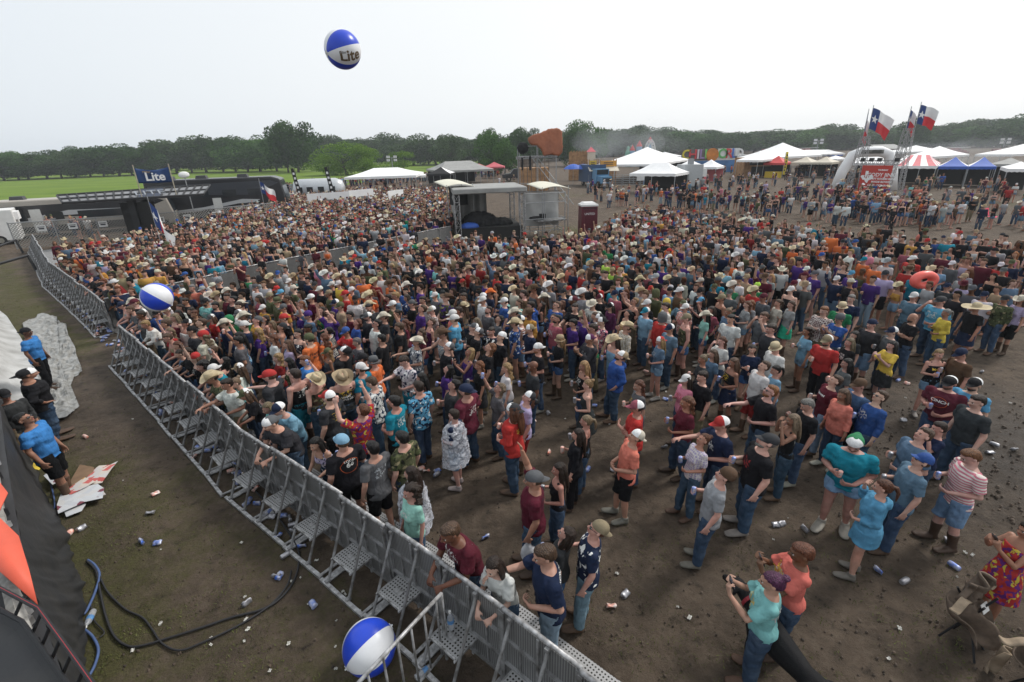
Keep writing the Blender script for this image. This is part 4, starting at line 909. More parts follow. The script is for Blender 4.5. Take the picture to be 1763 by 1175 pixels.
# ---- gate leaning out of the front rail at the bottom
g_ = empty('barrier_gate', (-.95, 3.0, 0), R(20), 'pipe barrier gate beside the beach ball at the bottom edge', 'barrier'); mb = MB()
pa = Vector(GD(612, 1182, 2.55)); pb = Vector(GD(772, 1012, 3.95)); g_.location = (0, 0, 0); g_.rotation_euler = (0, 0, 0)
A_ = Vector(G(590, 1205, 1.1)+(1.1,)); B_ = Vector(G(760, 1022, 1.1)+(1.1,)); u_ = B_-A_
mb.bar(A_, B_, .022, 10); mb.bar(A_-Vector((0, 0, .92)), B_-Vector((0, 0, .92)), .018, 8); mb.bar(A_, A_-Vector((0, 0, .92)), .018, 8); mb.bar(B_, B_-Vector((0, 0, .92)), .018, 8); mb.build('frame', ALU, g_, smooth=True)
for k in range(7):
    q = A_+u_*(k+.5)/7; mb = MB(); mb.bar(q, q-Vector((0, 0, .92)), .013, 8); mb.build('upright', ALUD, g_, smooth=True)
mb = MB(); mb.bar(A_+u_*.02, A_+u_*.02-Vector((0, 0, 1.08)), .02); mb.bar(B_-u_*.02, B_-u_*.02-Vector((0, 0, 1.08)), .02); mb.build('leg', ALUD, g_)

# ---- black pipe hurdles in the grass pit
for i, (a, b, c) in enumerate((((-30, 429), (28, 415), (40, 436)), ((-40, 464), (48, 441), (63, 467)))):
    z = .9; p = G(a[0], a[1]+35); q = G(c[0], c[1]); q2 = q; dx = Vector(p)-Vector(q)
    h = empty('pipe_hurdle', (q[0], q[1], 0), 0, ['black bent pipe hurdle farther up the grass pit', 'black bent pipe hurdle nearer the tarp in the grass pit'][i], 'hurdle', 'black pipe hurdles')
    mb = MB(); mb.bar((0, 0, 0), (-.25, .1, z), .07, 8); mb.build('leg', BLACKM, h); mb = MB(); mb.bar((-.25, .1, z), (dx.x-.2, dx.y+.1, z-.05), .07, 8); mb.build('top_bar', BLACKM, h); mb = MB(); mb.bar((dx.x-.2, dx.y+.1, z-.05), (dx.x, dx.y, 0), .07, 8); mb.build('leg', BLACKM, h)

# ---- chain-link fence
def chain_mat():
    m, nt, b, L = nodes('chain_link'); N = nt.nodes.new; tc = N('ShaderNodeTexCoord'); sx = N('ShaderNodeSeparateXYZ'); L(tc.outputs['UV'], sx.inputs[0])
    outs = []
    for s in (1, -1):
        a = N('ShaderNodeMath'); a.operation = 'MULTIPLY_ADD'; a.inputs[1].default_value = s; L(sx.outputs['Y'], a.inputs[0]); L(sx.outputs['X'], a.inputs[2])
        k = N('ShaderNodeMath'); k.operation = 'MULTIPLY'; k.inputs[1].default_value = 5.2; L(a.outputs[0], k.inputs[0])
        f = N('ShaderNodeMath'); f.operation = 'FRACT'; L(k.outputs[0], f.inputs[0]); g = N('ShaderNodeMath'); g.operation = 'LESS_THAN'; g.inputs[1].default_value = .30; L(f.outputs[0], g.inputs[0]); outs.append(g.outputs[0])
    mxx = N('ShaderNodeMath'); mxx.operation = 'MAXIMUM'; L(outs[0], mxx.inputs[0]); L(outs[1], mxx.inputs[1]); L(mxx.outputs[0], b.inputs['Alpha'])
    b.inputs['Base Color'].default_value = (.30, .29, .27, 1); b.inputs['Metallic'].default_value = .3; b.inputs['Roughness'].default_value = .6; return m
CHAIN = chain_mat()
FP = [Vector(GD(18, 399, 36)[:2]), Vector(GD(60, 392, 36.5)[:2]), Vector(GD(240, 367, 39)[:2]), Vector(GD(415, 350, 44)[:2]), Vector(GD(470, 345, 46)[:2])]
fe = empty('chain_link_fence', (0, 0, 0), 0, 'chain-link fence hung with small white notices behind the left crowd', 'fence')
mb = MB(); UV = []; acc = 0
for a, b in zip(FP, FP[1:]):
    n = len(mb.v); l = (b-a).length; mb.v += [(a.x, a.y, .05), (b.x, b.y, .05), (b.x, b.y, 1.85), (a.x, a.y, 1.85)]; mb.f.append((n, n+1, n+2, n+3)); mb.mi.append(0); UV += [(acc, 0), (acc+l, 0), (acc+l, 1.8), (acc, 1.8)]; acc += l
fo = mb.build('mesh', CHAIN, fe); uv = fo.data.uv_layers.new(name='UVMap')
for i, q in enumerate(UV): uv.data[i].uv = q
mb = MB()
for a, b in zip(FP, FP[1:]): mb.bar((a.x, a.y, 1.88), (b.x, b.y, 1.88), .03, 6)
mb.build('top_rail', STEEL, fe)
for i, (p, a, sc) in enumerate(run_line(FP, 2.6)):
    mb = MB(); mb.bar((p.x, p.y, 0), (p.x, p.y, 1.95), .035, 6); mb.build('post', STEEL, fe)
INKM = M('ink', (.03, .03, .04), .6, .05)
for i, (p, a, sc) in enumerate(run_line(FP[1:], 1.9)):
    if i % 4 == 3: continue
    s = empty('notice', (p.x+.5, p.y-.05, 1.42), a, 'small white notice on the chain-link fence, %s from the trailer' % nth(i), 'notice', 'notices on the fence'); mb = MB(); mb.box((0, 0, 0), (.55, .02, .42)); mb.build('board', WHITEP, s)
    mb = MB(); mb.box((0, -.014, .08), (.4, .006, .05)); mb.box((0, -.014, -.04), (.32, .006, .1)); mb.build('print', INKM, s)

# ---- vehicles at the left
TYRE = M('tyre', (.015, .015, .015), .8, .1); GLASS = M('tinted_glass', (.02, .025, .03), .12, .05, spec=.7)
CHROME = M('chrome', (.5, .5, .5), .2, .05, metal=.9)
def wheel(t, x, y, r=.5, w=.3):
    wm = MB(); wm.bar((x, y-w/2, r), (x, y+w/2, r), r, 20); o = wm.build('wheel', TYRE, t)
    mb = MB(); mb.bar((x, y-w/2-.01, r), (x, y+w/2+.01, r), r*.55, 14); mb.build('rim', CHROME, o)
def motorhome(loc, rz, Ln, H_, body, dark, label, mirrored=False, sc=1):
    t = empty('motorhome', loc, rz, label, 'motorhome'); s = 1
    prof = [(0, .35), (0, H_-.15), (.2, H_), (Ln-1.1, H_), (Ln-.35, H_-.25), (Ln, 1.3), (Ln, .4)]
    V = []
    for y in (-1.25, 1.25): V += [(x, y, z) for x, z in prof]
    n = len(prof); F = [tuple(range(n-1, -1, -1)), tuple(range(n, 2*n))]+[(i, (i+1) % n, n+(i+1) % n, n+i) for i in range(n)]
    mb = MB(); mb.add(V, F); o = mb.build('body', body, t); bv = o.modifiers.new('b', 'BEVEL'); bv.width = .12; bv.segments = 3
    # swept paint bands on the near side, slightly proud
    for k, (mat, pts) in enumerate(((dark, [(.3, H_-.5), (Ln-1.2, H_-.35), (Ln-.5, H_-.6), (Ln-3.2, H_-1.6), (.3, H_-1.25)]), (M('rv_silver', (.45, .46, .47), .35, .05), [(1, 1.2), (4.5, 1.5), (8, 2.1), (Ln-2.4, 2.0), (Ln-3, 1.75), (7.5, 1.7), (4, 1.15), (1, .95)]), (dark, [(.3, .45), (Ln-.6, .45), (Ln-.6, .75), (Ln-4, 1.05), (.3, .8)]))):
        mb = MB(); nn = len(pts)
        mb.add([(x, -1.262-.004*k, z) for x, z in pts]+[(x, -1.24, z) for x, z in pts], [tuple(range(nn)), tuple(range(2*nn-1, nn-1, -1))]+[(i, nn+i, nn+(i+1) % nn, (i+1) % nn) for i in range(nn)]); mb.build('stripe', mat, t)
    for x0, x1 in ((1.2, 2.4), (3.6, 5.2), (6.4, 7.6), (8.6, Ln-1.6)):
        mb = MB(); mb.box(((x0+x1)/2, -1.285, H_-1.35), (x1-x0, .03, .6)); mb.build('window', GLASS, t)
    mb = MB(); mb.box((5.8, -1.285, 1.35), (.75, .03, 1.9)); mb.build('door', M('door_white', (.6, .6, .58), .5, .05), t)
    V = [(Ln-.30, -1.1, H_-.45), (Ln-.30, 1.1, H_-.45), (Ln+.015, 1.1, 1.45), (Ln+.015, -1.1, 1.45)]; mb = MB(); mb.add(V, [(0, 1, 2, 3)]); mb.build('windscreen', GLASS, t)
    for x in (1.8, 4.6, 8.2):
        mb = MB(); mb.box((x, 0, H_+.14), (.95, .7, .28), taper=(.85, .85)); mb.build('air_conditioner', M('ac_plastic', (.05, .05, .055), .5, .1) if body != WHITEP else WHITEP, t)
    for x in (2.2, Ln-2.2):
        for y in (-1.05, 1.05): wheel(t, x, y, .5)
    return t
TAN = M('rv_tan', (.36, .33, .29), .4, .05); RVB = M('rv_black', (.02, .02, .023), .25, .1, spec=.5); RVN = M('rv_navy', (.03, .05, .09), .3, .1)
motorhome(GD(-75, 400, 40.5)[:2]+(0,), R(24), 15.5, 3.05, TAN, RVB, 'tan and black motorhome behind the white trailer at left', sc=1)
motorhome(GD(268, 360, 48)[:2]+(0,), R(14), 12.0, 4.05, RVB, M('rv_charcoal', (.045, .05, .06), .3, .1), 'black and silver motorhome with swooping stripes right of the banner')
# white box trailer
t = empty('box_trailer', GD(-20, 410, 38.6)[:2]+(0,), R(38), 'white box trailer parked at the left edge', 'trailer')
mb = MB(); mb.box((.2, 0, 1.45), (3.6, 2.4, 2.3)); o = mb.build('box', WHITEP, t); bv = o.modifiers.new('b', 'BEVEL'); bv.width = .06; bv.segments = 2
mb = MB(); mb.box((-.2, -1.22, 1.5), (1.2, .04, 2.0)); mb.build('door', WHITEV, t); mb = MB(); [mb.box((x, -1.245, 1.5), (.05, .02, 2.15)) for x in (-.85, .45)]; mb.build('door_edge', BLACKM, t)
mb = MB(); mb.box((2.1, -.2, 2.1), (.3, 1.2, .6)); mb.build('vent_hood', WHITEV, t); [wheel(t, x, y, .36, .22) for x in (-.1, .8) for y in (-1.1, 1.1)]
# black stage-truck canopy with grey skylight panels
ca = Vector(GD(98, 337, 36.5)); cb = Vector(GD(362, 319, 43.0)); cc = Vector(GD(108, 350, 35.2)); cd = Vector(GD(350, 335, 40.5))
t = empty('canopy', (ca.x, ca.y, 0), 0, 'long black framed canopy roof with grey panels under the banner', 'canopy'); o0 = Vector((ca.x, ca.y, 0))
def lerp4(u, v, dz=0): p = ca.lerp(cb, u).lerp(cc.lerp(cd, u), v)-o0; return Vector((p.x, p.y, p.z+dz))
mb = MB(); mb.add([lerp4(0, 0, -.02), lerp4(1, 0, -.02), lerp4(1, 1, -.02), lerp4(0, 1, -.02), lerp4(0, 0, -.10), lerp4(1, 0, -.10), lerp4(1, 1, -.10), lerp4(0, 1, -.10)], [(0, 1, 2, 3), (7, 6, 5, 4), (0, 4, 5, 1), (1, 5, 6, 2), (2, 6, 7, 3), (3, 7, 4, 0)]); mb.build('roof_sheet', M('canopy_panel', (.22, .225, .235), .5, .12, 1), t)
mb = MB()
for k in range(19): mb.bar(lerp4(k/18, 0), lerp4(k/18, 1), .07, 6)
for v in (0, .5, 1): mb.bar(lerp4(0, v), lerp4(1, v), .09, 6)
mb.build('roof_frame', BLACKM, t)
mb = MB(); mb.add([lerp4(.5, .0, .05), lerp4(.66, .0, .05), lerp4(.66, 1, .05), lerp4(.5, 1, .05)], [(0, 1, 2, 3)]); mb.build('name_panel', M('name_panel', (.02, .03, .06), .5, .1), t)
me = text_mesh('LITE', 1.1, M('panel_letters', (.25, .27, .3), .5, .05)); o = link('panel_letters', me, t); o.matrix_local = Matrix.Translation(lerp4(.58, .55, .09)) @ Matrix.Rotation(math.atan2((cb-ca).y, (cb-ca).x), 4, 'Z') @ Matrix.Rotation(R(20), 4, 'X')
for u in (.44, .54):
    mb = MB(); p = lerp4(u, .7); mb.box((p.x, p.y, p.z/2-.05), (.5 if u in (.44, .54) else .16, .3, p.z)); mb.build('column', BLACKM, t)
mb = MB(); p = lerp4(.47, .6); mb.box((p.x, p.y, 1.6), (2.2, .6, 2.6)); mb.build('screen', DARK, t)
# banner on two poles over the canopy
NAVYF = vin('banner_navy', (.012, .045, .15)); WL = M('lettering_white', (.8, .8, .8), .6, .03); GOLD = M('lettering_gold', (.40, .27, .10), .6, .05)
bl = Vector(GD(232, 293, 38)); br = Vector(GD(290, 290, 39)); bh = Vector(GD(238, 319, 38)); bz = bl.z-bh.z
t = empty('sponsor_banner', (bl.x, bl.y, 0), math.atan2(br.y-bl.y, br.x-bl.x), 'navy banner reading Lite between two poles above the canopy', 'banner'); wv = (br.xy-bl.xy).length
zc = bl.z-bz/2+.12
mb = MB(); mb.grid(lambda u, v: (u*wv, .10*math.sin(u*9)*(.3+u*(1-u)*3), zc-bz/2+v*bz-.35*math.sin(math.pi*u)*(1 if v > .5 else .15)*.5), 24, 8); mb.build('cloth', NAVYF, t, smooth=True, solid=.01)
for x in (-.05, wv+.05): mb = MB(); mb.bar((x, 0, lerp4(.5, 0).z-.4), (x, 0, bl.z+.35), .035, 8); mb.build('pole', M('pole_wood', (.4, .36, .28), .7, .1), t)
me = text_mesh('Lite', bz*.78, WL, .01, .02); o = link('letters', me, t); o.location = (wv*.54, -.16, zc-.12); o.rotation_euler = (R(90), 0, 0)
me = text_mesh('Miller', bz*.2, GOLD, .01); o = link('small_letters', me, t); o.location = (wv*.32, -.16, zc+bz*.22); o.rotation_euler = (R(90), 0, 0)
# satellite dish
t = empty('satellite_dish', GD(327, 340, 44)[:2]+(0,), 0, 'white satellite dish on a mast behind the canopy', 'dish'); q = GD(327, 305, 44)
mb = MB(); mb.bar((0, 0, 0), (0, 0, q[2]), .04); mb.build('mast', STEEL, t); mb = MB(); mb.grid(lambda u, v: (.42*v*math.cos(6.283*u), -.2+.12*v*v, .28*v*math.sin(6.283*u)), 20, 5); o = mb.build('reflector', WHITEP, t, (0, 0, q[2]+.15), True, .02); o.rotation_euler = (R(-25), 0, R(20))
# airstream-like silver trailer
p = GD(509, 326, 62); t = empty('caravan', (p[0]-.2, 62, 0), R(8), 'rounded silver white caravan left of the marquee', 'caravan'); z1 = GD(509, 309, 62)[2]
mb = MB(); prof = [(.2*math.cos(a), .25*math.sin(a)) for a in np.linspace(0, 6.28, 3)]
mb.add(*loft([Vector((0, 0, z1*.5)), Vector((.3, 0, z1*.52)), Vector((.9, 0, z1*.54)), Vector((5.0, 0, z1*.54)), Vector((5.6, 0, z1*.52)), Vector((5.9, 0, z1*.5))], [(.5, .6), (1.0, z1*.40), (1.15, z1*.46), (1.15, z1*.46), (1.0, z1*.40), (.5, .6)], n=20, side=Vector((0, 1, 0)))); mb.build('body', M('caravan_skin', (.5, .52, .54), .3, .06, metal=.3), t, smooth=True)
for x in (.8, 2.0, 3.3, 4.6): mb = MB(); mb.box((x+.1, -1.13, z1*.62), (.7, .06, .6)); mb.build('window', GLASS, t)
wheel(t, 2.6, -.95, .38, .2); wheel(t, 3.4, -.95, .38, .2)

# ---- tents
def tent(A, B, depth, zpk, ze, mat, label, ridge=0.0, legs=2, mat2=None, group=None, wall=None, valance=.35, name='tent', stripes=None, front=None):
    A = Vector(A[:2]); B = Vector(B[:2]); u = (B-A); Lx = u.length; t = empty(name, (A.x, A.y, 0), math.atan2(u.y, u.x), label, 'tent', group)
    def roof(x0, x1, m):
        mb = MB(); cx = (x0+x1)/2; rd = (x1-x0)*ridge/2
        def S(a, b, k):   # sagging line
            out = []
            for i in range(7):
                s = i/6; p = a.lerp(b, s); p.z -= k*math.sin(math.pi*s); out.append(p)
            return out
        c = [Vector((x0, 0, ze)), Vector((x1, 0, ze)), Vector((x1, depth, ze)), Vector((x0, depth, ze))]; pk = [Vector((cx-rd, depth/2, zpk)), Vector((cx+rd, depth/2, zpk))]
        sag = (zpk-ze)*.07
        fc = [(c[0], c[1], pk[0], pk[1]), (c[1], c[2], pk[1], pk[1]), (c[2], c[3], pk[1], pk[0]), (c[3], c[0], pk[0], pk[0])]
        for a, b, p, q in fc:
            def fn(uu, vv, a=a, b=b, p=p, q=q):
                w_ = a.lerp(b, uu).lerp(p.lerp(q, uu), vv); w_ = w_.copy(); w_.z -= sag*math.sin(math.pi*vv)*1.2; return tuple(w_)
            n0 = len(mb.f); mb.grid(fn, 12, 6)
            if stripes and mat2:
                for i in range(n0, len(mb.f)):
                    col = (i-n0) % 12
                    if (col//stripes) % 2 == 1: mb.mi[i] = 1
        n0 = len(mb.f)
        for a, b in ((c[0], c[1]), (c[1], c[2]), (c[2], c[3]), (c[3], c[0])): mb.grid(lambda uu, vv, a=a, b=b: tuple(a.lerp(b, uu)-Vector((0, 0, valance*vv*(1-.15*(int(uu*12) % 2))))), 12, 1)
        if mat2 and not stripes:
            for i in range(len(mb.f)):
                if i < n0 and (i//72) in (1, 3): mb.mi[i] = 1
        return mb.build('canopy', [m, mat2] if mat2 else m, t, solid=.012)
    n = max(1, legs-1); roof(0, Lx, mat)
    for k in range(legs):
        for y in (0.05, depth-.05):
            mb = MB(); mb.bar((Lx*k/(legs-1)*(1-.01)+.02, y, 0), (Lx*k/(legs-1)*(1-.01)+.02, y, ze), .045, 6); mb.build('leg', STEEL, t)
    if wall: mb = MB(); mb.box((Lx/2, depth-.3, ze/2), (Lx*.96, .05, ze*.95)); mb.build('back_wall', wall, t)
    if front: mb = MB(); mb.box((Lx/2, .5, .5), (Lx*.8, .5, 1.0)); mb.build('counter', front, t)
    return t
def tentpx(xl, yl, xr, yr, ze, ypk, depth, mat, label, name='tent', **k):
    A = G(xl, yl, ze); B = G(xr, yr, ze); q = GD((xl+xr)/2, ypk, (A[1]+B[1])/2+depth/2); return tent(A, B, depth, q[2], ze, mat, label, name=name, **k)
REDV = vin('red_vinyl', (.52, .05, .05)); BLUEV = vin('blue_vinyl', (.03, .10, .42)); BEIGEV = vin('beige_vinyl', (.52, .47, .38)); PINKV = vin('pink_vinyl', (.55, .12, .14))
tentpx(592, 306, 716, 302, 2.7, 289.5, 11, WHITEV, 'long white marquee with scalloped edge left of centre', name='marquee', ridge=.36, legs=6)
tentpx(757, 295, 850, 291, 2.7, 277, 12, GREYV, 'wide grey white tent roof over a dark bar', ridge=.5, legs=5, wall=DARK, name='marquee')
tentpx(800, 292, 838, 291.5, 2.4, 282, 3, REDV, 'faded red pop-up tent in front of the grey roof', legs=2)
tentpx(832, 288, 868, 287, 2.4, 279, 3, PINKV, 'pink red tent beside the black pickup', legs=2)
tentpx(735, 300, 775, 299, 2.5, 287.5, 4, BLACKV, 'black and white canopy right of the marquee', legs=2, mat2=WHITEV)
tentpx(706, 303, 733, 302, 2.4, 296, 3, WHITEV, 'small flat white canopy beside the marquee', legs=2)
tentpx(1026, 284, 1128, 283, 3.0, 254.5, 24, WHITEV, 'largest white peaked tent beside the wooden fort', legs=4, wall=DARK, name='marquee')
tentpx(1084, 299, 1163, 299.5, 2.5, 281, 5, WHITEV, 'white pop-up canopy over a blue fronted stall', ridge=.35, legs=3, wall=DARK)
tentpx(1117, 276, 1145, 276, 2.6, 265, 5, WHITEV, 'small white peak right of the largest tent')
tentpx(1163, 287, 1192, 287, 2.5, 275, 5, WHITEV, 'white peaked tent left of the food trailer')
tentpx(1199, 288, 1233, 288, 2.4, 275, 4, WHITEV, 'white peaked tent right of the food trailer', wall=PINKV)
tentpx(1272, 271, 1336, 271, 3.2, 247, 14, WHITEV, 'tall white pavilion behind the timber saloon', legs=3)
tentpx(1268, 276, 1305, 276, 3.0, 260, 8, WHITEV, 'white tent tucked against the tall pavilion')
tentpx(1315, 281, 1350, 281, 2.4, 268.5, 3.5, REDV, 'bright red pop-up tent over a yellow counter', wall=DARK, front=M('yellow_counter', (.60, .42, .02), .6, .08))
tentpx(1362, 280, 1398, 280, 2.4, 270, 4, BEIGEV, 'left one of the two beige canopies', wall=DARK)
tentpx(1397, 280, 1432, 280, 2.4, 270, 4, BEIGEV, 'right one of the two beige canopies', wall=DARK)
tentpx(1357, 266, 1406, 266, 2.8, 258.5, 9, WHITEV, 'white tent behind the beige canopies', ridge=.8)
tentpx(1418, 274, 1440, 274, 2.4, 268, 4, WHITEV, 'low white tent left of the inflatable arch')
tentpx(1410, 267, 1432, 267, 2.4, 263, 4, BLUEV, 'low blue tent far behind the inflatable arch')
tentpx(1450, 281, 1521, 281, 2.6, 264, 8, WHITEV, 'broad white tent under the inflatable arch', ridge=.45, legs=4, wall=DARK, name='marquee')
tentpx(1530, 286, 1613, 286, 2.6, 267, 10, WHITEV, 'white tent with wide red stripes between the flag towers', ridge=.5, legs=4, wall=DARK, mat2=PINKV, stripes=2, name='marquee')
tentpx(1556, 270, 1608, 270, 2.8, 252, 12, WHITEV, 'white peaked tent behind the striped tent')
tentpx(1520, 262, 1555, 262, 2.8, 251, 12, WHITEV, 'white tent between the tower trusses')
tentpx(1616, 287, 1667, 287, 2.4, 270, 4, BLUEV, 'left one of the two blue and white canopies', mat2=WHITEV, wall=DARK)
tentpx(1668, 287, 1716, 287, 2.4, 270, 4, BLUEV, 'right one of the two blue and white canopies', mat2=WHITEV, wall=DARK)
tentpx(1604, 265, 1630, 265, 2.6, 258, 5, WHITEV, 'tiny white tent in the barbecue smoke')
tentpx(1679, 266, 1741, 266, 3.0, 247.5, 16, WHITEV, 'white peaked tent with a light mast at right')
tentpx(1709, 283, 1765, 283, 2.6, 271, 5, GREYV, 'grey canopy at the right edge', wall=DARK)
tentpx(1735, 291, 1790, 291, 2.5, 278, 5, WHITEV, 'white canopy cut by the right edge', wall=DARK)
tentpx(1240, 268, 1262, 268, 2.8, 262, 5, GREYV, 'grey tent behind the fairground letters')
tentpx(1112, 270, 1150, 270, 2.6, 262, 6, WHITEV, 'flat white tent behind the small white peak')
# stall front of the white pop-up canopy
q = G(1128, 322); t = empty('stall', (q[0]-2.2, q[1]-.3, 0), R(0), 'blue and white stall counter under the pop-up canopy', 'stall')
mb = MB(); mb.box((2.2, 0, .5), (3.6, .6, 1.0)); mb.build('counter', M('stall_blue', (.16, .25, .40), .5, .1), t); mb = MB(); mb.box((-.1, .2, 1.7), (1.1, .1, 1.5)); mb.build('poster', WHITEP, t); mb = MB(); mb.box((4.2, .1, .7), (.5, .1, 1.2)); mb.build('poster', BLUEV, t)

# ---- mixing booth (roofed, grey skins on truss towers)
def truss(mb, a, b, s, n, r=.025, br=.014):
    a = Vector(a); b = Vector(b); d = (b-a); q = d.to_track_quat('Z', 'Y').to_matrix(); L_ = d.length
    cs = [q @ Vector((x, y, 0)) for x, y in ((-s/2, -s/2), (s/2, -s/2), (s/2, s/2), (-s/2, s/2))]; z = d.normalized()
    for c in cs: mb.bar(a+c, b+c, r, 5)
    for k in range(n):
        p0 = a+z*(L_*k/n); p1 = a+z*(L_*(k+1)/n)
        for i in range(4): mb.bar(p0+cs[i], p1+cs[(i+1) % 4], br, 4); mb.bar(p1+cs[i], p1+cs[(i+1) % 4], br, 4)
    return mb
t = empty('mixing_booth', (-3.5, 33.4, 0), R(9), 'grey covered mixing booth with truss corners amid the crowd', 'booth')
zr = GD(795, 331, 33.4)[2]; mb = MB(); mb.box((2.35, 2.2, zr+.02), (5.0, 4.8, .34)); o = mb.build('roof', GREYV, t); bv = o.modifiers.new('b', 'BEVEL'); bv.width = .05
for x, y in ((.1, .1), (4.55, .1), (.1, 4.3), (4.55, 4.3)): mb = MB(); truss(mb, (x, y, 0), (x, y, zr-.16), .34, 6, .03, .018); mb.build('truss_tower', ALU, t)
mb = MB(); mb.grid(lambda u, v: (-.05+.06*math.sin(v*20), .2+4.2*u, .3+v*(zr-.45)), 14, 8); mb.build('side_skin', GREYV, t, smooth=True)
mb = MB(); mb.grid(lambda u, v: (.1+2.5*u, 4.5+.10*math.sin(u*22), .3+v*(zr-.45)), 30, 6); mb.build('back_skin', GREYV, t, smooth=True)
mb = MB(); mb.box((2.3, 2.2, .45), (4.5, 4.2, .9)); mb.build('floor', DARK, t)
mb = MB(); mb.ell((1.7, 1.5, 1.1), (1.3, 1.0, .75), 16, 10); mb.ell((3.2, 1.3, 1.0), (.9, .7, .4), 12, 8); me = remesh(mb.v, mb.f, .12, 2, 1, .12); me.materials.append(BLACKV); link('covered_console', me, t)
mb = MB(); mb.ell((.9, .5, .95), (.7, .4, .3), 12, 8); me = remesh(mb.v, mb.f, .1, 1, 1, .06); me.materials.append(BLUEV); link('blue_cover', me, t)
t = empty('follow_spot_platform', (1.15, 34.1, 0), R(13), 'scaffold platform with grey sheeting beside the mixing booth', 'platform')
mb = MB(); mb.grid(lambda u, v: (.1+2.6*u, .9+.16*math.sin(u*11+v*3)*(1-v*.6), .7+v*(2.3)), 26, 10); mb.build('sheeting', M('sheeting', (.40, .40, .39), .7, .15, 1.2, bump=.3, bscale=2), t, smooth=True)
mb = MB()
for x in (0, 1.4, 2.9):
    for y in (0, 1.5): mb.bar((x, y, 0), (x, y, 3.05), .03, 6)
for z in (.5, 1.3, 2.4, 3.0):
    for y in (0, 1.5): mb.bar((0, y, z), (2.9, y, z), .025, 6)
    for x in (0, 2.9): mb.bar((x, 0, z), (x, 1.5, z), .025, 6)
mb.bar((1.4, 0, .1), (2.9, 0, 1.3), .02, 5); mb.bar((2.9, 0, .1), (1.4, 0, 1.3), .02, 5); mb.build('scaffold', STEEL, t)
mb = MB(); mb.box((1.9, .5, 1.15), (2.2, 1.2, .08)); mb.build('deck', ALUD, t); mb = MB(); mb.ell((.9, .3, 1.35), (.55, .25, .12), 10, 6); mb.box((1.35, .3, 1.45), (.4, .3, .3)); mb.build('covered_lamp', BLACKV, t)
for k, (xa, xb, y0, lab) in enumerate(((767, 818, 322, 'curved cream awning left of the mixing booth'), (932, 983, 326, 'curved cream awning over the scaffold platform'))):
    A = Vector(GD(xa, y0, 34.4)); B = Vector(GD(xb, y0-1, 35.6)); t = empty('awning', (A.x, A.y, 0), math.atan2(B.y-A.y, B.x-A.x), lab, 'awning', 'cream awnings'); l = (B.xy-A.xy).length
    mb = MB(); mb.grid(lambda u, v: (l*u, 1.9*v, A.z+(B.z-A.z)*u+.18*math.sin(math.pi*u)+.25*v), 12, 6); mb.build('cover', M('cream_vinyl', (.62, .60, .50), .6, .06, 1), t, smooth=True, solid=.03)
    mb = MB(); [mb.bar((x, y, 0), (x, y, A.z+.1), .03, 6) for x in (.15, l-.15) for y in (.1, 1.8)]; mb.build('post', STEEL, t)
    if k == 0: mb = MB(); mb.box((l*.6, .9, A.z-.75), (1.0, .9, 1.2)); mb.build('speaker_cluster', BLACKV, t)
# ---- portable toilet
q = G(1013, 410); MAR = M('toilet_maroon', (.10, .012, .022), .5, .08, 3); t = empty('portable_toilet', (q[0], q[1]+.55, 0), R(4), 'maroon portable toilet with white roof behind the crowd', 'toilet')
mb = MB(); mb.box((0, 0, 1.05), (1.12, 1.12, 2.1), taper=(.97, .97)); mb.build('cabin', MAR, t); mb = MB(); mb.box((0, 0, 2.17), (1.16, 1.16, .12)); mb.box((0, 0, 2.29), (1.05, 1.05, .12), taper=(.7, .8)); mb.build('roof', WHITEP, t)
mb = MB(); mb.box((0, -.565, 1.02), (.72, .03, 1.8)); d = mb.build('door', M('toilet_door', (.085, .010, .02), .45, .08), t); mb = MB(); mb.box((.26, -.59, 1.05), (.05, .03, .14)); mb.build('handle', BLACKM, d)
mb = MB(); [mb.box((x, -.567, 1.99), (.2, .02, .06)) for x in (-.36, -.12, .12, .36)]; mb.build('vent', BLACKM, t); me = text_mesh('UNITED', .2, WL, .004); o = link('sign_text', me, t); o.location = (0, -.585, 1.62); o.rotation_euler = (R(90), 0, 0)
# ---- covered camera tower
Yt = 46; t = empty('scaffold_tower', (1.6, Yt, 0), R(-6), 'scaffold tower under a terracotta tarpaulin behind the mixing booth', 'tower')
def tz(y): return GD(935, y, Yt)[2]
mb = MB(); zp = tz(270)
for x in (0, 1.7, 3.4):
    for y in (0, 2): mb.bar((x-.6, y, 0), (x-.6, y, zp+(1.4 if x > 1.6 else .9)), .035, 6)
for z in (.4, 1.6, 2.8, zp-.1, zp+.9):
    for y in (0, 2): mb.bar((-.6, y, z), (2.8 if z < zp+.5 else 2.8, y, z), .028, 6)
mb.bar((-.6, 0, .4), (1.1, 0, 1.6), .02, 5); mb.bar((1.1, 0, 1.6), (2.8, 0, .4), .02, 5); mb.bar((-.6, 0, 2.8), (1.1, 0, 1.6), .02, 5); mb.bar((1.1, 0, 1.6), (2.8, 0, 2.8), .02, 5); mb.bar((1.1, 0, zp), (4.4, 0, 1.0), .035, 6); mb.bar((.6, 0, zp), (3.9, 0, 1.0), .035, 6)
mb.build('scaffold', STEEL, t); mb = MB(); mb.box((1.1, 1, zp), (3.6, 2.2, .12)); mb.build('deck', ALUD, t)
mb = MB(); zt_ = tz(222); P = [Vector((.55, 1.0, zp+.15)), Vector((.5, 1.0, zp+1.2)), Vector((.6, 1.0, zt_-.45)), Vector((1.2, 1.0, zt_-.1))]
OUT = [(908, 238), (916, 233), (930, 229), (945, 222), (962, 221), (968, 227), (969, 262), (961, 269), (950, 266), (936, 269), (933, 259), (925, 251), (911, 248)]
OX = [tuple(Vector(GD(a, b, Yt))-Vector((1.6, Yt, 0))) for a, b in OUT]; no = len(OX)
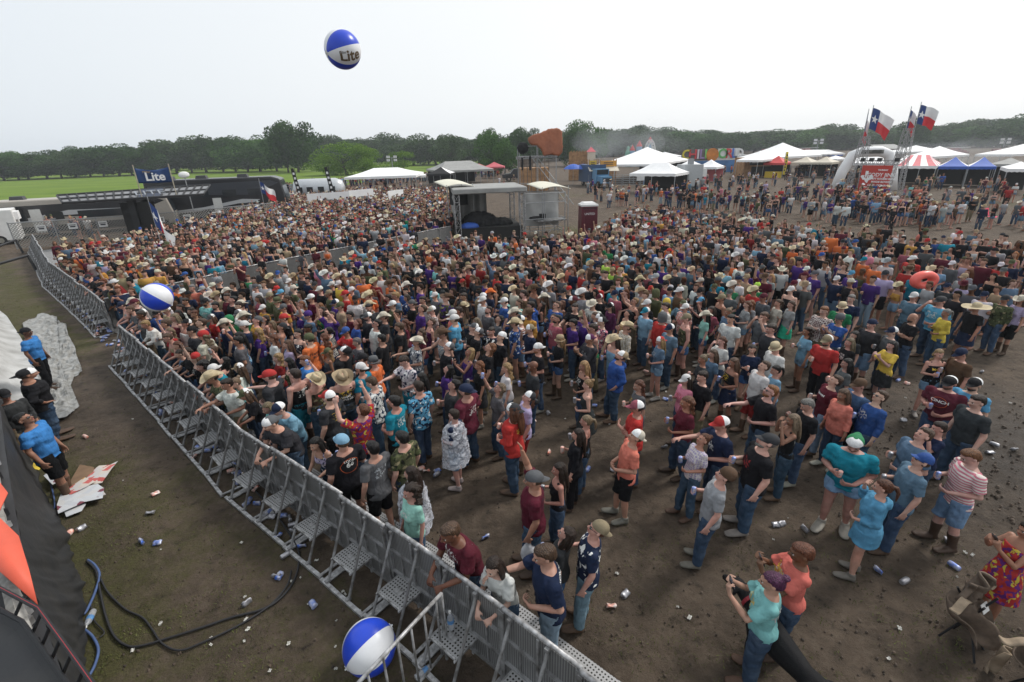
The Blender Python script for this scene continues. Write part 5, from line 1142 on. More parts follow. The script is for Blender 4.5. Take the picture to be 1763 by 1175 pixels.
mb.add([(x, -.15, z) for x, _, z in OX]+[(.9+(x-.9)*.86, 1.9, zp+(z-zp)*.92) for x, _, z in OX], [tuple(range(no-1, -1, -1)), tuple(range(no, 2*no))]+[(i, (i+1) % no, no+(i+1) % no, no+i) for i in range(no)])
me = remesh(mb.v, mb.f, .09, 5, 1, .06); me.materials.append(M('terracotta_tarp', (.36, .125, .062), .6, .15, .8, bump=.6, bscale=3, dirt=(.25, .09, .05))); link('tarpaulin', me, t)
mb = MB(); mb.ell((-.15, .1, zp+.75), (.55, .3, .5), 12, 8); mb.box((-.2, -.05, zp-.55), (.18, .2, 1.1)); mb.box((.5, -.05, zp-.5), (.2, .2, 1.2)); me = remesh(mb.v, mb.f, .07, 1, 1, .05); me.materials.append(BLACKV); link('camera_head', me, t)
# ---- pickup
q = G(866, 313); t = empty('pickup_truck', (q[0], q[1]-1, 0), R(6), 'black crew cab pickup truck parked beside the covered tower', 'pickup')
RVB2 = M('pickup_black', (.02, .022, .026), .25, .05, spec=.5); mb = MB(); prof = [(0, .5), (0, 1.05), (1.4, 1.18), (2.1, 1.85), (3.7, 1.88), (4.1, 1.2), (5.8, 1.2), (5.9, .5)]
prof = [(x*1.05, z*1.25) for x, z in prof]; n = len(prof); mb.add([(x, y, z) for y in (0, 1.9) for x, z in prof], [tuple(range(n-1, -1, -1)), tuple(range(n, 2*n))]+[(i, (i+1) % n, n+(i+1) % n, n+i) for i in range(n)]); o = mb.build('body', RVB2, t); bv = o.modifiers.new('b', 'BEVEL'); bv.width = .08; bv.segments = 2
for x in (2.35, 3.3): mb = MB(); mb.box((x*1.05, -.02, 1.95), (.8, .03, .5)); mb.build('window', GLASS, t)
for x in (1.1, 4.9): [wheel(t, x*1.05, y, .45, .28) for y in (.1, 1.8)]
# ---- timber fort, saloon and shop fronts
PINE = M('pine_boards', (.34, .19, .09), .85, .25, 2.2, bump=.3, bscale=8); OLDW = M('weathered_timber', (.16, .125, .10), .9, .25, 1.5, bump=.3)
def fort(xl, xr, yb, yt, Y, mat, label, depth=3, nm='timber_fort', cat='building'):
    A = GD(xl, yb, Y); B = GD(xr, yb, Y); zt = GD((xl+xr)/2, yt, Y)[2]; t = empty(nm, (A[0], Y, 0), 0, label, cat); l = B[0]-A[0]; return t, l, zt
t, l, zt = fort(893, 945, 300, 272, 74, OLDW, 'timber deck with rail left of the covered tower'); mb = MB(); mb.box((l/2, 1.5, zt*.35), (l, 3, zt*.7)); mb.build('wall', PINE, t); mb = MB(); [mb.bar((x, 0, 0), (x, 0, zt), .06, 5) for x in np.linspace(0, l, 8)]; [mb.bar((0, 0, z), (l, 0, z), .05, 5) for z in (zt*.75, zt*.87, zt)]; mb.build('rail', OLDW, t)
t, l, zt = fort(979, 1015, 300, 262, 96, PINE, 'stockade wall of upright pine boards right of the covered tower'); mb = MB(); n_ = 22
for k in range(n_): mb.box((l*(k+.5)/n_, 0, (zt+.12*(k % 3))/2), (l/n_*.93, .2, zt+.12*(k % 3)))
mb.build('boards', PINE, t)
t, l, zt = fort(1011, 1024, 300, 262, 95, PINE, 'cream toy tower with pink pointed roof beside the stockade', nm='toy_tower'); mb = MB(); mb.box((l/2, .8, zt/2), (l, 1.6, zt)); mb.build('wall', M('cream_paint', (.55, .47, .38), .8, .1), t); zk = GD(1017, 253, 95)[2]; mb = MB(); mb.add([(0-.1, -.1, zt), (l+.1, -.1, zt), (l+.1, 1.7, zt), (-.1, 1.7, zt), (l/2, .8, zk)], [(0, 1, 4), (1, 2, 4), (2, 3, 4), (3, 0, 4)]); mb.build('roof', PINKV, t)
for k, (xl, xr, lab) in enumerate(((1014, 1026, 'narrow timber stall with yellow signs and cream awning'), (1033, 1060, 'timber stall with an orange sign and cream awning'))):
    t, l, zt = fort(xl, xr, 300, 275, 80, PINE, lab, nm='timber_stall', cat='stall'); mb = MB(); [mb.bar((x, y, 0), (x, y, zt), .09, 5) for x in (0, l) for y in (0, 2)]; mb.box((l/2, 2, zt*.4), (l, .1, zt*.8)); mb.build('frame', PINE, t)
    mb = MB(); mb.box((l/2, -.05, zt*.85), (l, .1, zt*.22)); mb.build('sign_board', M('sign_yellow' if k == 0 else 'sign_orange', (.55, .38, .05) if k == 0 else (.6, .30, .06), .6, .1), t)
    mb = MB(); mb.grid(lambda u, v: (-.2+(l+.4)*u, -.1-1.5*v, zt*.72-.55*v), 6, 3); mb.build('awning', BEIGEV, t, solid=.03)
    mb = MB(); [mb.box((l/2, -.12, zt*z), (l*.6, .02, .10)) for z in (.82, .88)]; mb.build('sign_text', INKM, t)
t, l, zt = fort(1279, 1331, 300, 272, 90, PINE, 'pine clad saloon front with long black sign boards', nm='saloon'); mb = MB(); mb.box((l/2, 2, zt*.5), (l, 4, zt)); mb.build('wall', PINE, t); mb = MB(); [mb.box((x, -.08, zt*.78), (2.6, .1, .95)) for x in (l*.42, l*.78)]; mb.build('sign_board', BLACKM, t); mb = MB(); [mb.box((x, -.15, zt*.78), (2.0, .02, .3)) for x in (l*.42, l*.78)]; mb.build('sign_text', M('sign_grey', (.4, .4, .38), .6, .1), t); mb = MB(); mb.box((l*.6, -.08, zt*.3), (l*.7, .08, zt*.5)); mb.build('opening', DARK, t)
t, l, zt = fort(892, 918, 300, 266, 105, GREYV, 'dark shed with grey roof behind the covered tower', nm='shed'); mb = MB(); mb.box((l/2, 2, zt*.4), (l, 4, zt*.8)); mb.build('wall', OLDW, t); mb = MB(); mb.box((l/2, 2, zt*.85), (l+.6, 4.6, zt*.1)); mb.build('roof', GREYV, t)
# painted fairground wall with big letters
t, l, zt = fort(1171, 1272, 290, 256, 108, WHITEP, 'long fairground wall with big coloured letters and an orange disc', nm='letter_wall', cat='wall')
mb = MB(); mb.box((l/2, .3, zt*.25), (l, .4, zt*.5)); mb.build('lower_wall', M('wall_blue', (.06, .17, .38), .7, .2, .6), t); mb = MB(); mb.box((l*.24, .25, zt*.75), (l*.46, .2, zt*.48)); mb.build('upper_panel', M('panel_brown', (.14, .13, .12), .8, .15), t)
mb = MB(); mb.box((l*.80, .25, zt*.75), (l*.36, .2, zt*.46)); mb.build('upper_panel', WHITEP, t)
mb = MB(); mb.bar((l*.52, .1, zt*.74), (l*.52, -.15, zt*.74), zt*.27, 28); mb.build('orange_disc', M('disc_orange', (.55, .19, .03), .7, .2, 1), t)
hgt = zt*.40
for ch, xx, c in (('C', .08, (.6, .5, .05)), ('H', .19, (.55, .05, .06)), ('I', .28, (.6, .55, .6)), ('L', .35, (.3, .2, .4)), ('I', .41, (.2, .5, .12)), ('O', .70, (.1, .4, .1)), ('R', .80, (.6, .06, .06)), ('L', .89, (.05, .15, .5)), ('D', .97, (.7, .7, .7))):
    o = link('letter', text_mesh(ch, hgt*1.35, M('letter_'+ch+str(int(xx*100)), c, .6, .08), .06, .05), t); o.location = (l*xx, -.05, zt*.76); o.rotation_euler = (R(90), 0, 0)
# food trailer, blue lorry, round cooler
t, l, zt = fort(1176, 1208, 318, 284, 66, WHITEP, 'white box food trailer with a rooftop vent right of centre', nm='food_trailer', cat='trailer'); mb = MB(); mb.box((l/2, 1.5, zt*.56), (l, 3, zt*.88)); mb.build('box', M('trailer_grey', (.40, .42, .43), .5, .08), t); mb = MB(); mb.box((l*.45, 1, zt+.25), (.6, .6, .9)); mb.build('vent', STEEL, t); [wheel(t, x, .1, .35, .2) for x in (l*.45, l*.65)]; mb = MB(); mb.box((l*1.12, 1.2, zt*.5), (l*.22, 2.2, zt*.7)); mb.build('hatch', WHITEP, t); mb = MB(); mb.box((l*1.12, .08, zt*.42), (l*.2, .05, zt*.25)); mb.build('side_sign', PINKV, t)
q = G(1058, 322); t = empty('lorry', (q[0]-2, q[1], 0), R(-78), 'light blue bonneted lorry facing the crowd beside the timber stalls', 'lorry'); LB = M('lorry_blue', (.10, .24, .40), .4, .08); LD = M('lorry_dark_blue', (.02, .06, .13), .4, .08)
mb = MB(); mb.box((1.0, 0, 1.15), (1.7, 1.7, 1.0)); mb.box((-.6, 0, 1.6), (1.6, 2.1, 2.1)); mb.build('cab', LB, t); mb = MB(); mb.box((-4.2, 0, 1.9), (5.6, 2.4, 2.6)); mb.build('box', LD, t); mb = MB(); mb.box((.22, 0, 2.2), (.05, 1.8, .7)); mb.build('windscreen', GLASS, t); mb = MB(); mb.box((1.88, 0, 1.1), (.05, 1.2, .6)); mb.build('grille', BLACKM, t); [wheel(t, x, y, .48, .3) for x in (1.0, -3, -5.5) for y in (-.95, .95)]
# cattle panels in front of the stalls
q0 = Vector(G(1014, 322)); q1 = Vector(G(1190, 318)); cp = run_line([q0, Vector(G(1090, 322)), q1], 2.6)
for i, (p, a, sc) in enumerate(cp):
    t = empty('pipe_fence_panel', (p.x, p.y+.6, 0), a, 'grey pipe cattle panel before the stalls, %s from the left' % nth(i), 'fence', 'pipe panels before the stalls'); mb = MB(); [mb.bar((0, 0, z), (2.55, 0, z), .035, 5) for z in (.25, .55, .85, 1.15, 1.45, 1.7)]; mb.build('rails', STEEL, t); mb = MB(); [mb.bar((x, 0, 0), (x, 0, 1.75), .04, 5) for x in (.02, 2.53)]; mb.build('upright', STEEL, t)
# blue parasols at the fort
for i, x in enumerate((987, 1004)):
    q = GD(x, 289, 84); t = empty('parasol', (q[0], 84, 0), 0, ['left blue parasol at the timber fort', 'right blue parasol at the timber fort'][i], 'parasol', 'blue parasols'); mb = MB(); mb.bar((0, 0, 0), (0, 0, q[2]+.5), .03); mb.build('pole', STEEL, t); mb = MB(); mb.grid(lambda u, v: (1.6*v*math.cos(6.283*u), 1.6*v*math.sin(6.283*u), q[2]+.55-.75*v*v), 16, 4); mb.build('canopy', BLUEV, t, solid=.02)
# fairground towers and lattice arch
def px_tower(xp, yb, yt, Y, w, mats, label, nm):
    q = GD(xp, yb, Y); zt = GD(xp, yt, Y)[2]; return empty(nm, (q[0], Y, 0), 0, label, 'attraction'), zt
t, zt = px_tower(1100, 262, 236, 150, 2, None, 'blue and red castle tower of the fairground', 'castle_tower'); mb = MB(); [mb.bar((x, 0, 0), (x, 0, zt*k), .8, 10) for x, k in ((-2, .55), (0, .68), (2, .6), (3, .8))]; mb.build('wall', M('castle_blue', (.25, .42, .6), .7, .1), t); mb = MB(); [mb.bar((x, 0, zt*k), (x, 0, zt*(k+.2)), .9, 10, r2=.05) for x, k in ((-2, .55), (0, .68), (3, .8))]; mb.build('roof', REDV, t)
t, zt = px_tower(1081, 262, 250, 150, 2, None, 'pale green statue figure left of the castle tower', 'statue'); mb = MB(); mb.add(*loft([Vector((0, 0, 0)), Vector((0, 0, zt*.4)), Vector((0, 0, zt*.7)), Vector((0, 0, zt*.8))], [(1.2, 1.0), (1.0, .8), (.7, .6), (.3, .3)], n=12)); mb.ell((0, 0, zt*.86), (.45, .45, .5), 10, 8); mb.bar((.5, 0, zt*.65), (1.1, 0, zt*1.0), .2, 8); me = remesh(mb.v, mb.f, .15, 1); me.materials.append(M('verdigris', (.22, .42, .33), .8, .1)); link('figure', me, t)
Aq = GD(1110, 262, 140); Bq = GD(1127, 262, 140); zt = GD(1119, 243, 140)[2]; t = empty('lattice_arch', (Aq[0], 140, 0), 0, 'white lattice arch of the fairground right of the castle', 'attraction'); l = Bq[0]-Aq[0]; mb = MB(); pts = [Vector((l*.5-l*.55*math.cos(a), 0, zt*math.sin(a))) for a in np.linspace(0, math.pi, 13)]
for a, b in zip(pts, pts[1:]): truss(mb, a, b, .7, 1, .10, .06)
mb.build('truss', WHITEP, t)
# inflatable arch
A = Vector(GD(1446, 300, 62)); B = Vector(GD(1538, 300, 60)); zt = GD(1470, 262, 62)[2]; t = empty('inflatable_arch', (A.x, A.y, 0), math.atan2(B.y-A.y, B.x-A.x), 'white inflatable arch left of the red sign', 'arch'); l = (B.xy-A.xy).length
mb = MB(); mb.add(*loft([Vector((-.2, 0, 0)), Vector((.2, 0, zt*.5)), Vector((.9, 0, zt*.92)), Vector((1.8, 0, zt)), Vector((l-1.8, 0, zt)), Vector((l-.9, 0, zt*.92)), Vector((l-.2, 0, zt*.5)), Vector((l+.2, 0, 0))], [(.58, .58)]*8, n=16, side=Vector((0, 1, 0)))); mb.build('tube', WHITEV, t, smooth=True)
mb = MB(); [mb.box((2+k*(l-4)/6, -.60, zt), (.75, .03, .42)) for k in range(7)]; mb.build('sponsor_patch', M('patch', (.2, .2, .18), .6, .5, 1.2), t)
# yellow feather flag, light masts, dark feather flags, far grandstand
def feather(x, yb, yt, Y, mat, label, wd=.5, lean=.1):
    q = GD(x, yb, Y); zt = GD(x, yt, Y)[2]; t = empty('feather_flag', (q[0], Y, 0), 0, label, 'flag'); mb = MB(); mb.bar((0, 0, 0), (0, 0, zt), .025); mb.build('pole', BLACKM, t); mb = MB(); mb.grid(lambda u, v: (lean*v+wd*u*(1-.3*v*v), .05*math.sin(v*8), .5+v*(zt-.5)), 4, 14); mb.build('cloth', mat, t, solid=.01, smooth=True)
    mb = MB(); [mb.box((lean*v+wd*.45, -.04, .5+v*(zt-.5)), (.22, .02, .25)) for v in np.linspace(.2, .85, 6)]; mb.build('print', INKM if mat != BLACKV else WL, t)
feather(1348, 292, 262, 86, M('flag_yellow', (.62, .48, .02), .6, .1), 'tall yellow feather flag beside the red tent', .55)
feather(570, 320, 288, 58, BLACKV, 'black feather flag left of the marquee', .5, -.5); feather(512, 318, 290, 60, BLACKV, 'black feather flag standing by the caravan', .5, -.5); 
for x, yt, Y, lab in ((674, 272, 118, 'light mast behind the marquee'), (1404, 243, 130, 'light mast behind the beige canopies'), (1722, 242, 120, 'light mast over the right hand tents')):
    q = GD(x, 270, Y); zt = GD(x, yt, Y)[2]; t = empty('light_mast', (q[0], Y, 0), 0, lab, 'light mast', 'portable light masts'); mb = MB(); mb.bar((0, 0, 0), (0, 0, zt), .09); mb.bar((-.9, 0, zt), (.9, 0, zt), .06); mb.build('mast', STEEL, t)
    for k, (dx, dz) in enumerate(((-.8, .2), (.8, .2), (-.8, -.5), (.8, -.5))): mb = MB(); mb.box((dx, -.1, zt+dz), (.7, .3, .5)); mb.build('lamp', M('lamp_glass', (.6, .6, .6), .3, .05), t)
for k, (xl, xr, yt, Y, lab) in enumerate(((1322, 1405, 256, 190, 'low red and grey grandstand beyond the beige canopies'), (1595, 1664, 255, 185, 'red grandstand behind the barbecue smoke'), (1728, 1800, 256, 180, 'red grandstand at the right edge'))):
    t, l, zt = fort(xl, xr, 270, yt, Y, None, lab, nm='grandstand', cat='grandstand'); mb = MB()
    for j in range(5): mb.box((l/2, j*1.2, zt*(j+1)/10), (l, 1.2, zt*(j+1)/5))
    mb.build('tiers', M('stand_red', (.28, .10, .10), .8, .6, 1.5), t); mb = MB(); mb.box((l/2, -.5, zt*1.0), (l, .1, .2)); mb.build('top_rail', WHITEP, t)
mb = MB(); t, l, zt = fort(1513, 1556, 270, 249, 150, None, 'long pale barn roof between the flag towers', nm='barn'); mb.add([(0, 0, zt*.7), (l, 0, zt*.7), (l, 5, zt), (0, 5, zt), (0, 10, zt*.7), (l, 10, zt*.7)], [(0, 1, 2, 3), (3, 2, 5, 4)]); mb.build('roof', GREYV, t); mb = MB(); mb.box((l/2, 5, zt*.34), (l, 9.6, zt*.68)); mb.build('wall', OLDW, t)
# ---- low white hoardings between the left crowd and the marquee
for i, (xa, ya, xb, yb, Y) in enumerate(((528, 337, 600, 332, 50), (600, 331, 642, 327, 52), (668, 332, 694, 330, 52))):
    A = GD(xa, ya, Y); B = GD(xb, yb, Y+2); t = empty('hoarding', (A[0], Y, 0), math.atan2(2, B[0]-A[0]), 'white banner hoarding behind the left crowd, %s from the left' % nth(i), 'hoarding', 'white hoardings'); l = math.hypot(B[0]-A[0], 2); mb = MB(); mb.box((l/2, 0, A[2]/2+.25), (l, .06, A[2]*.9)); mb.build('board', WHITEV, t); mb = MB(); mb.box((l*.6, -.04, A[2]*.62), (l*.45, .02, A[2]*.28)); mb.build('print', M('print_grey', (.2, .2, .2), .6, .4, 6), t)

# ---- Texas flags
FB = vin('flag_blue', (.012, .045, .19)); FR = vin('flag_red', (.62, .03, .04)); FW = vin('flag_white', (.78, .78, .78))
def star(mb, c, r, M_=None):
    V = [(c[0]+rr*math.sin(k*math.pi/5), c[1]+rr*math.cos(k*math.pi/5)) for k in range(10) for rr in [r if k % 2 == 0 else r*.38]]; return V
def texas_flag(base, ztop, hgt, ln, rz, droop, label, pole_r=.03, polebase=None, seed=0, lean=(0, 0)):
    t = empty('texas_flag', base, rz, label, 'flag'); z0 = base[2]; mb = MB(); zt = ztop-z0; mb.bar((0, 0, 0), (lean[0]*zt, lean[1]*zt, zt+.25), pole_r); mb.build('pole', STEEL, t)
    mb = MB(); nu, nv = 30, 12
    def fn(u, v):
        s = u*ln; dr = droop*u**1.3*ln; zz = zt-hgt+v*hgt-dr+.10*math.sin(u*9+seed)*u
        return (lean[0]*zz+s*math.cos(droop*.8)*(1-.12*(1-v)*u), .22*math.sin(u*8+v*1.5+seed)*u, zz)
    mb.grid(fn, nu, nv)
    for i in range(len(mb.f)):
        c = i % nu; r_ = i//nu; mb.mi[i] = 0 if c < nu/3 else (2 if r_ >= nv/2 else 1)
    mb.build('cloth', [FB, FR, FW], t, smooth=True)
    for sd in (-1, 1):
        pts = [(fn(min(1, max(0, (x))), y)) for x, y in [(1/6+(rr*math.sin(k*math.pi/5))/ln*hgt, .5+rr*math.cos(k*math.pi/5)) for k in range(10) for rr in [.22 if k % 2 == 0 else .085]]]
        mb = MB(); cpt = fn(1/6, .5); mb.add([(p[0], p[1]+sd*.03, p[2]) for p in [cpt]+pts], [(0, i+1, (i+1) % 10+1) for i in range(10)]); mb.build('star', FW, t)
    return t
# ---- flag gateway: two leaning-in trusses and a red sign
Lb = Vector(G(1466, 326)+(0,)); Rb = Vector(G(1531, 348)+(0,)); uu = (Rb-Lb); wd = uu.length; ang = math.atan2(uu.y, uu.x)
Yl = 50.5; Ll = Vector(GD(1471, 322, 53)); Rl = Vector(GD(1538, 330, 50)); t = empty('sign_gateway', (Ll.x, Ll.y, 0), math.atan2(Rl.y-Ll.y, Rl.x-Ll.x), 'truss gateway with a red festival sign at right', 'gateway'); l = (Rl.xy-Ll.xy).length
z1 = GD(1486, 284, 53)[2]; z2l = GD(1503, 235, 53)[2]; z2r = GD(1572, 221, 50)[2]
for x, zt in ((0, z2l), (l, z2r)):
    for dx, dy in ((-.35, 0), (.35, 0)): mb = MB(); truss(mb, (x+dx*1.8, dy, 0), (x+dx*.6, dy, zt), .36, 14, .03, .018); mb.build('truss_leg', ALU, t)
mb = MB(); truss(mb, (0, 0, z1+.25), (l, 0, z1+.25), .4, 10, .03, .018); mb.build('cross_truss', ALU, t)
mb = MB(); [mb.box((l*k, -.1, z1+.5), (.35, .35, .35)) for k in (.08, .3, .5, .92)]; mb.build('lamp', BLACKM, t)
mb = MB(); mb.box((l/2, -.25, z1/2+.05), (l-.9, .06, z1-.15)); mb.build('sign_panel', M('sign_red', (.48, .045, .03), .6, .1, 1.2), t)
def stext(s, x, z, size, mat=WL): o = link('sign_text', text_mesh(s, size, mat, .005, .008), t); o.location = (x, -.29, z); o.rotation_euler = (R(90), 0, 0)
stext('CODY JINKS', l*.67, z1*.72, .48); stext('RANDY ROGERS BAND', l*.67, z1*.61, .24); stext('WADE BOWEN', l*.68, z1*.52, .26); stext('CASEY DONAHEW', l*.66, z1*.42, .26); stext('JOSH ABBOTT', l*.68, z1*.30, .26); stext('KEVIN FOWLER', l*.66, z1*.18, .26); stext('THURSDAY', l*.66, z1*.86, .17); stext('FRIDAY', l*.30, z1*.36, .17); stext('SAM RIGGS', l*.28, z1*.2, .3)
mb = MB(); tx = [(-.5, .1), (-.22, .1), (-.22, .55), (.05, .55), (.05, .22), (.45, .15), (.55, -.1), (.5, -.3), (.2, -.45), (.12, -.75), (-.05, -.65), (-.2, -.38), (-.33, -.42), (-.6, -.05)]
mb.add([(l*.30+x*1.0, -.29, z1*.68+y*.9) for x, y in tx], [tuple(range(len(tx)))]); mb.build('state_outline', WL, t); stext('LJT', l*.30, z1*.68, .42, M('sign_dark_red', (.35, .03, .03), .6, .05))
Rt = t.matrix_basis
def gp(x, z): return (Ll.x+(Rl.x-Ll.x)*x/l, Ll.y+(Rl.y-Ll.y)*x/l, z)
texas_flag(gp(.1, z2l-.4), GD(1510, 186, 53)[2], 1.9, 2.7, R(8), .42, 'largest state flag streaming right from the left truss', seed=1)
texas_flag(gp(-.25, z2l-.6), GD(1503, 192, 53)[2], 1.7, 2.4, R(50), .65, 'drooping state flag behind the largest flag', seed=3)
texas_flag(gp(l-.25, z2r-.2), GD(1580, 188, 50)[2], 1.6, 1.6, R(25), .6, 'drooping state flag on the right truss', seed=5)
texas_flag(gp(l+.45, z2r-.2), GD(1594, 181, 50)[2], 1.6, 1.6, R(-12), .35, 'raised state flag on the taller right pole', seed=2)
q = GD(262, 400, 27.5); texas_flag((q[0]+.3, 27.5, 1.0), GD(252, 347, 27.5)[2], 1.2, 1.7, R(-20), 1.15, 'state flag held up in the left crowd by the fence', pole_r=.02, seed=4)
q = GD(452, 340, 42); texas_flag((q[0], 42, 1.0), GD(447, 313, 42)[2], .9, 1.3, R(0), .7, 'small state flag at the far side of the left crowd', pole_r=.02, seed=6)
# ---- haze and smoke
def vol(name, dens, col, an=0.0):
    m = bpy.data.materials.new(name); m.use_nodes = True; nt = m.node_tree; nt.nodes.clear(); o = nt.nodes.new('ShaderNodeOutputMaterial'); v = nt.nodes.new('ShaderNodeVolumePrincipled')
    v.inputs['Density'].default_value = dens; v.inputs['Color'].default_value = (*col, 1); v.inputs['Anisotropy'].default_value = an; nt.links.new(v.outputs[0], o.inputs['Volume']); return m
mb = MB(); mb.box((0, 330, 13.5), (1700, 760, 31)); tag(mb.build('haze', vol('haze_air', .00045, (.88, .93, .98), .2)), 'thin pale summer haze filling the whole showground', 'haze', kind='stuff')
for nm, px_, py_, Y, rx, rz_, dn, lab in (('smoke', 1060, 250, 120, 9, 4.5, .016, 'barbecue smoke drifting over the largest white tent'), ('smoke', 1075, 238, 150, 14, 5, .009, 'thin upper smoke before the trees left of the castle'), ('smoke', 1648, 262, 105, 8, 3.2, .022, 'barbecue smoke rising behind the blue canopies'), ('smoke', 1725, 282, 78, 6, 1.6, .035, 'grill smoke over the grey canopy at right')):
    q = GD(px_, py_, Y); mb = MB(); 
    for k in range(9): mb.ell((q[0]+random.uniform(-1, 1)*rx, Y+random.uniform(-4, 4), q[2]+random.uniform(-.5, .5)*rz_), (rx*random.uniform(.2, .6), 4, rz_*random.uniform(.3, .8)), 20, 12)
    me = remesh(mb.v, mb.f, .5, 4, 1, .8); me.materials.append(vol('smoke_air_%d' % px_, dn, (.9, .93, .97))); tag(link(nm, me), lab, 'smoke', kind='stuff')
# ================================================================== PEOPLE measured from the photograph
# frames: (x0, y0, scale) of each enlarged view the heads were read from
FR_ = dict(A=(180, 480, 7.345), B=(300, 600, 6.529), C=(500, 580, 5.877), D=(700, 580, 5.877), E=(540, 720, 5.877), G=(920, 600, 6.914), H=(380, 460, 6.781), I=(1000, 540, 4.1975),
  J=(1363, 540, 4.1975), K=(1263, 340, 3.526), L=(800, 380, 3.526), M=(800, 780, 2.9756), N=(1200, 780, 2.975), O=(400, 480, 3.9156), P=(0, 540, 3.267), Q=(0, 380, 6.527), S=(400, 780, 2.9756))
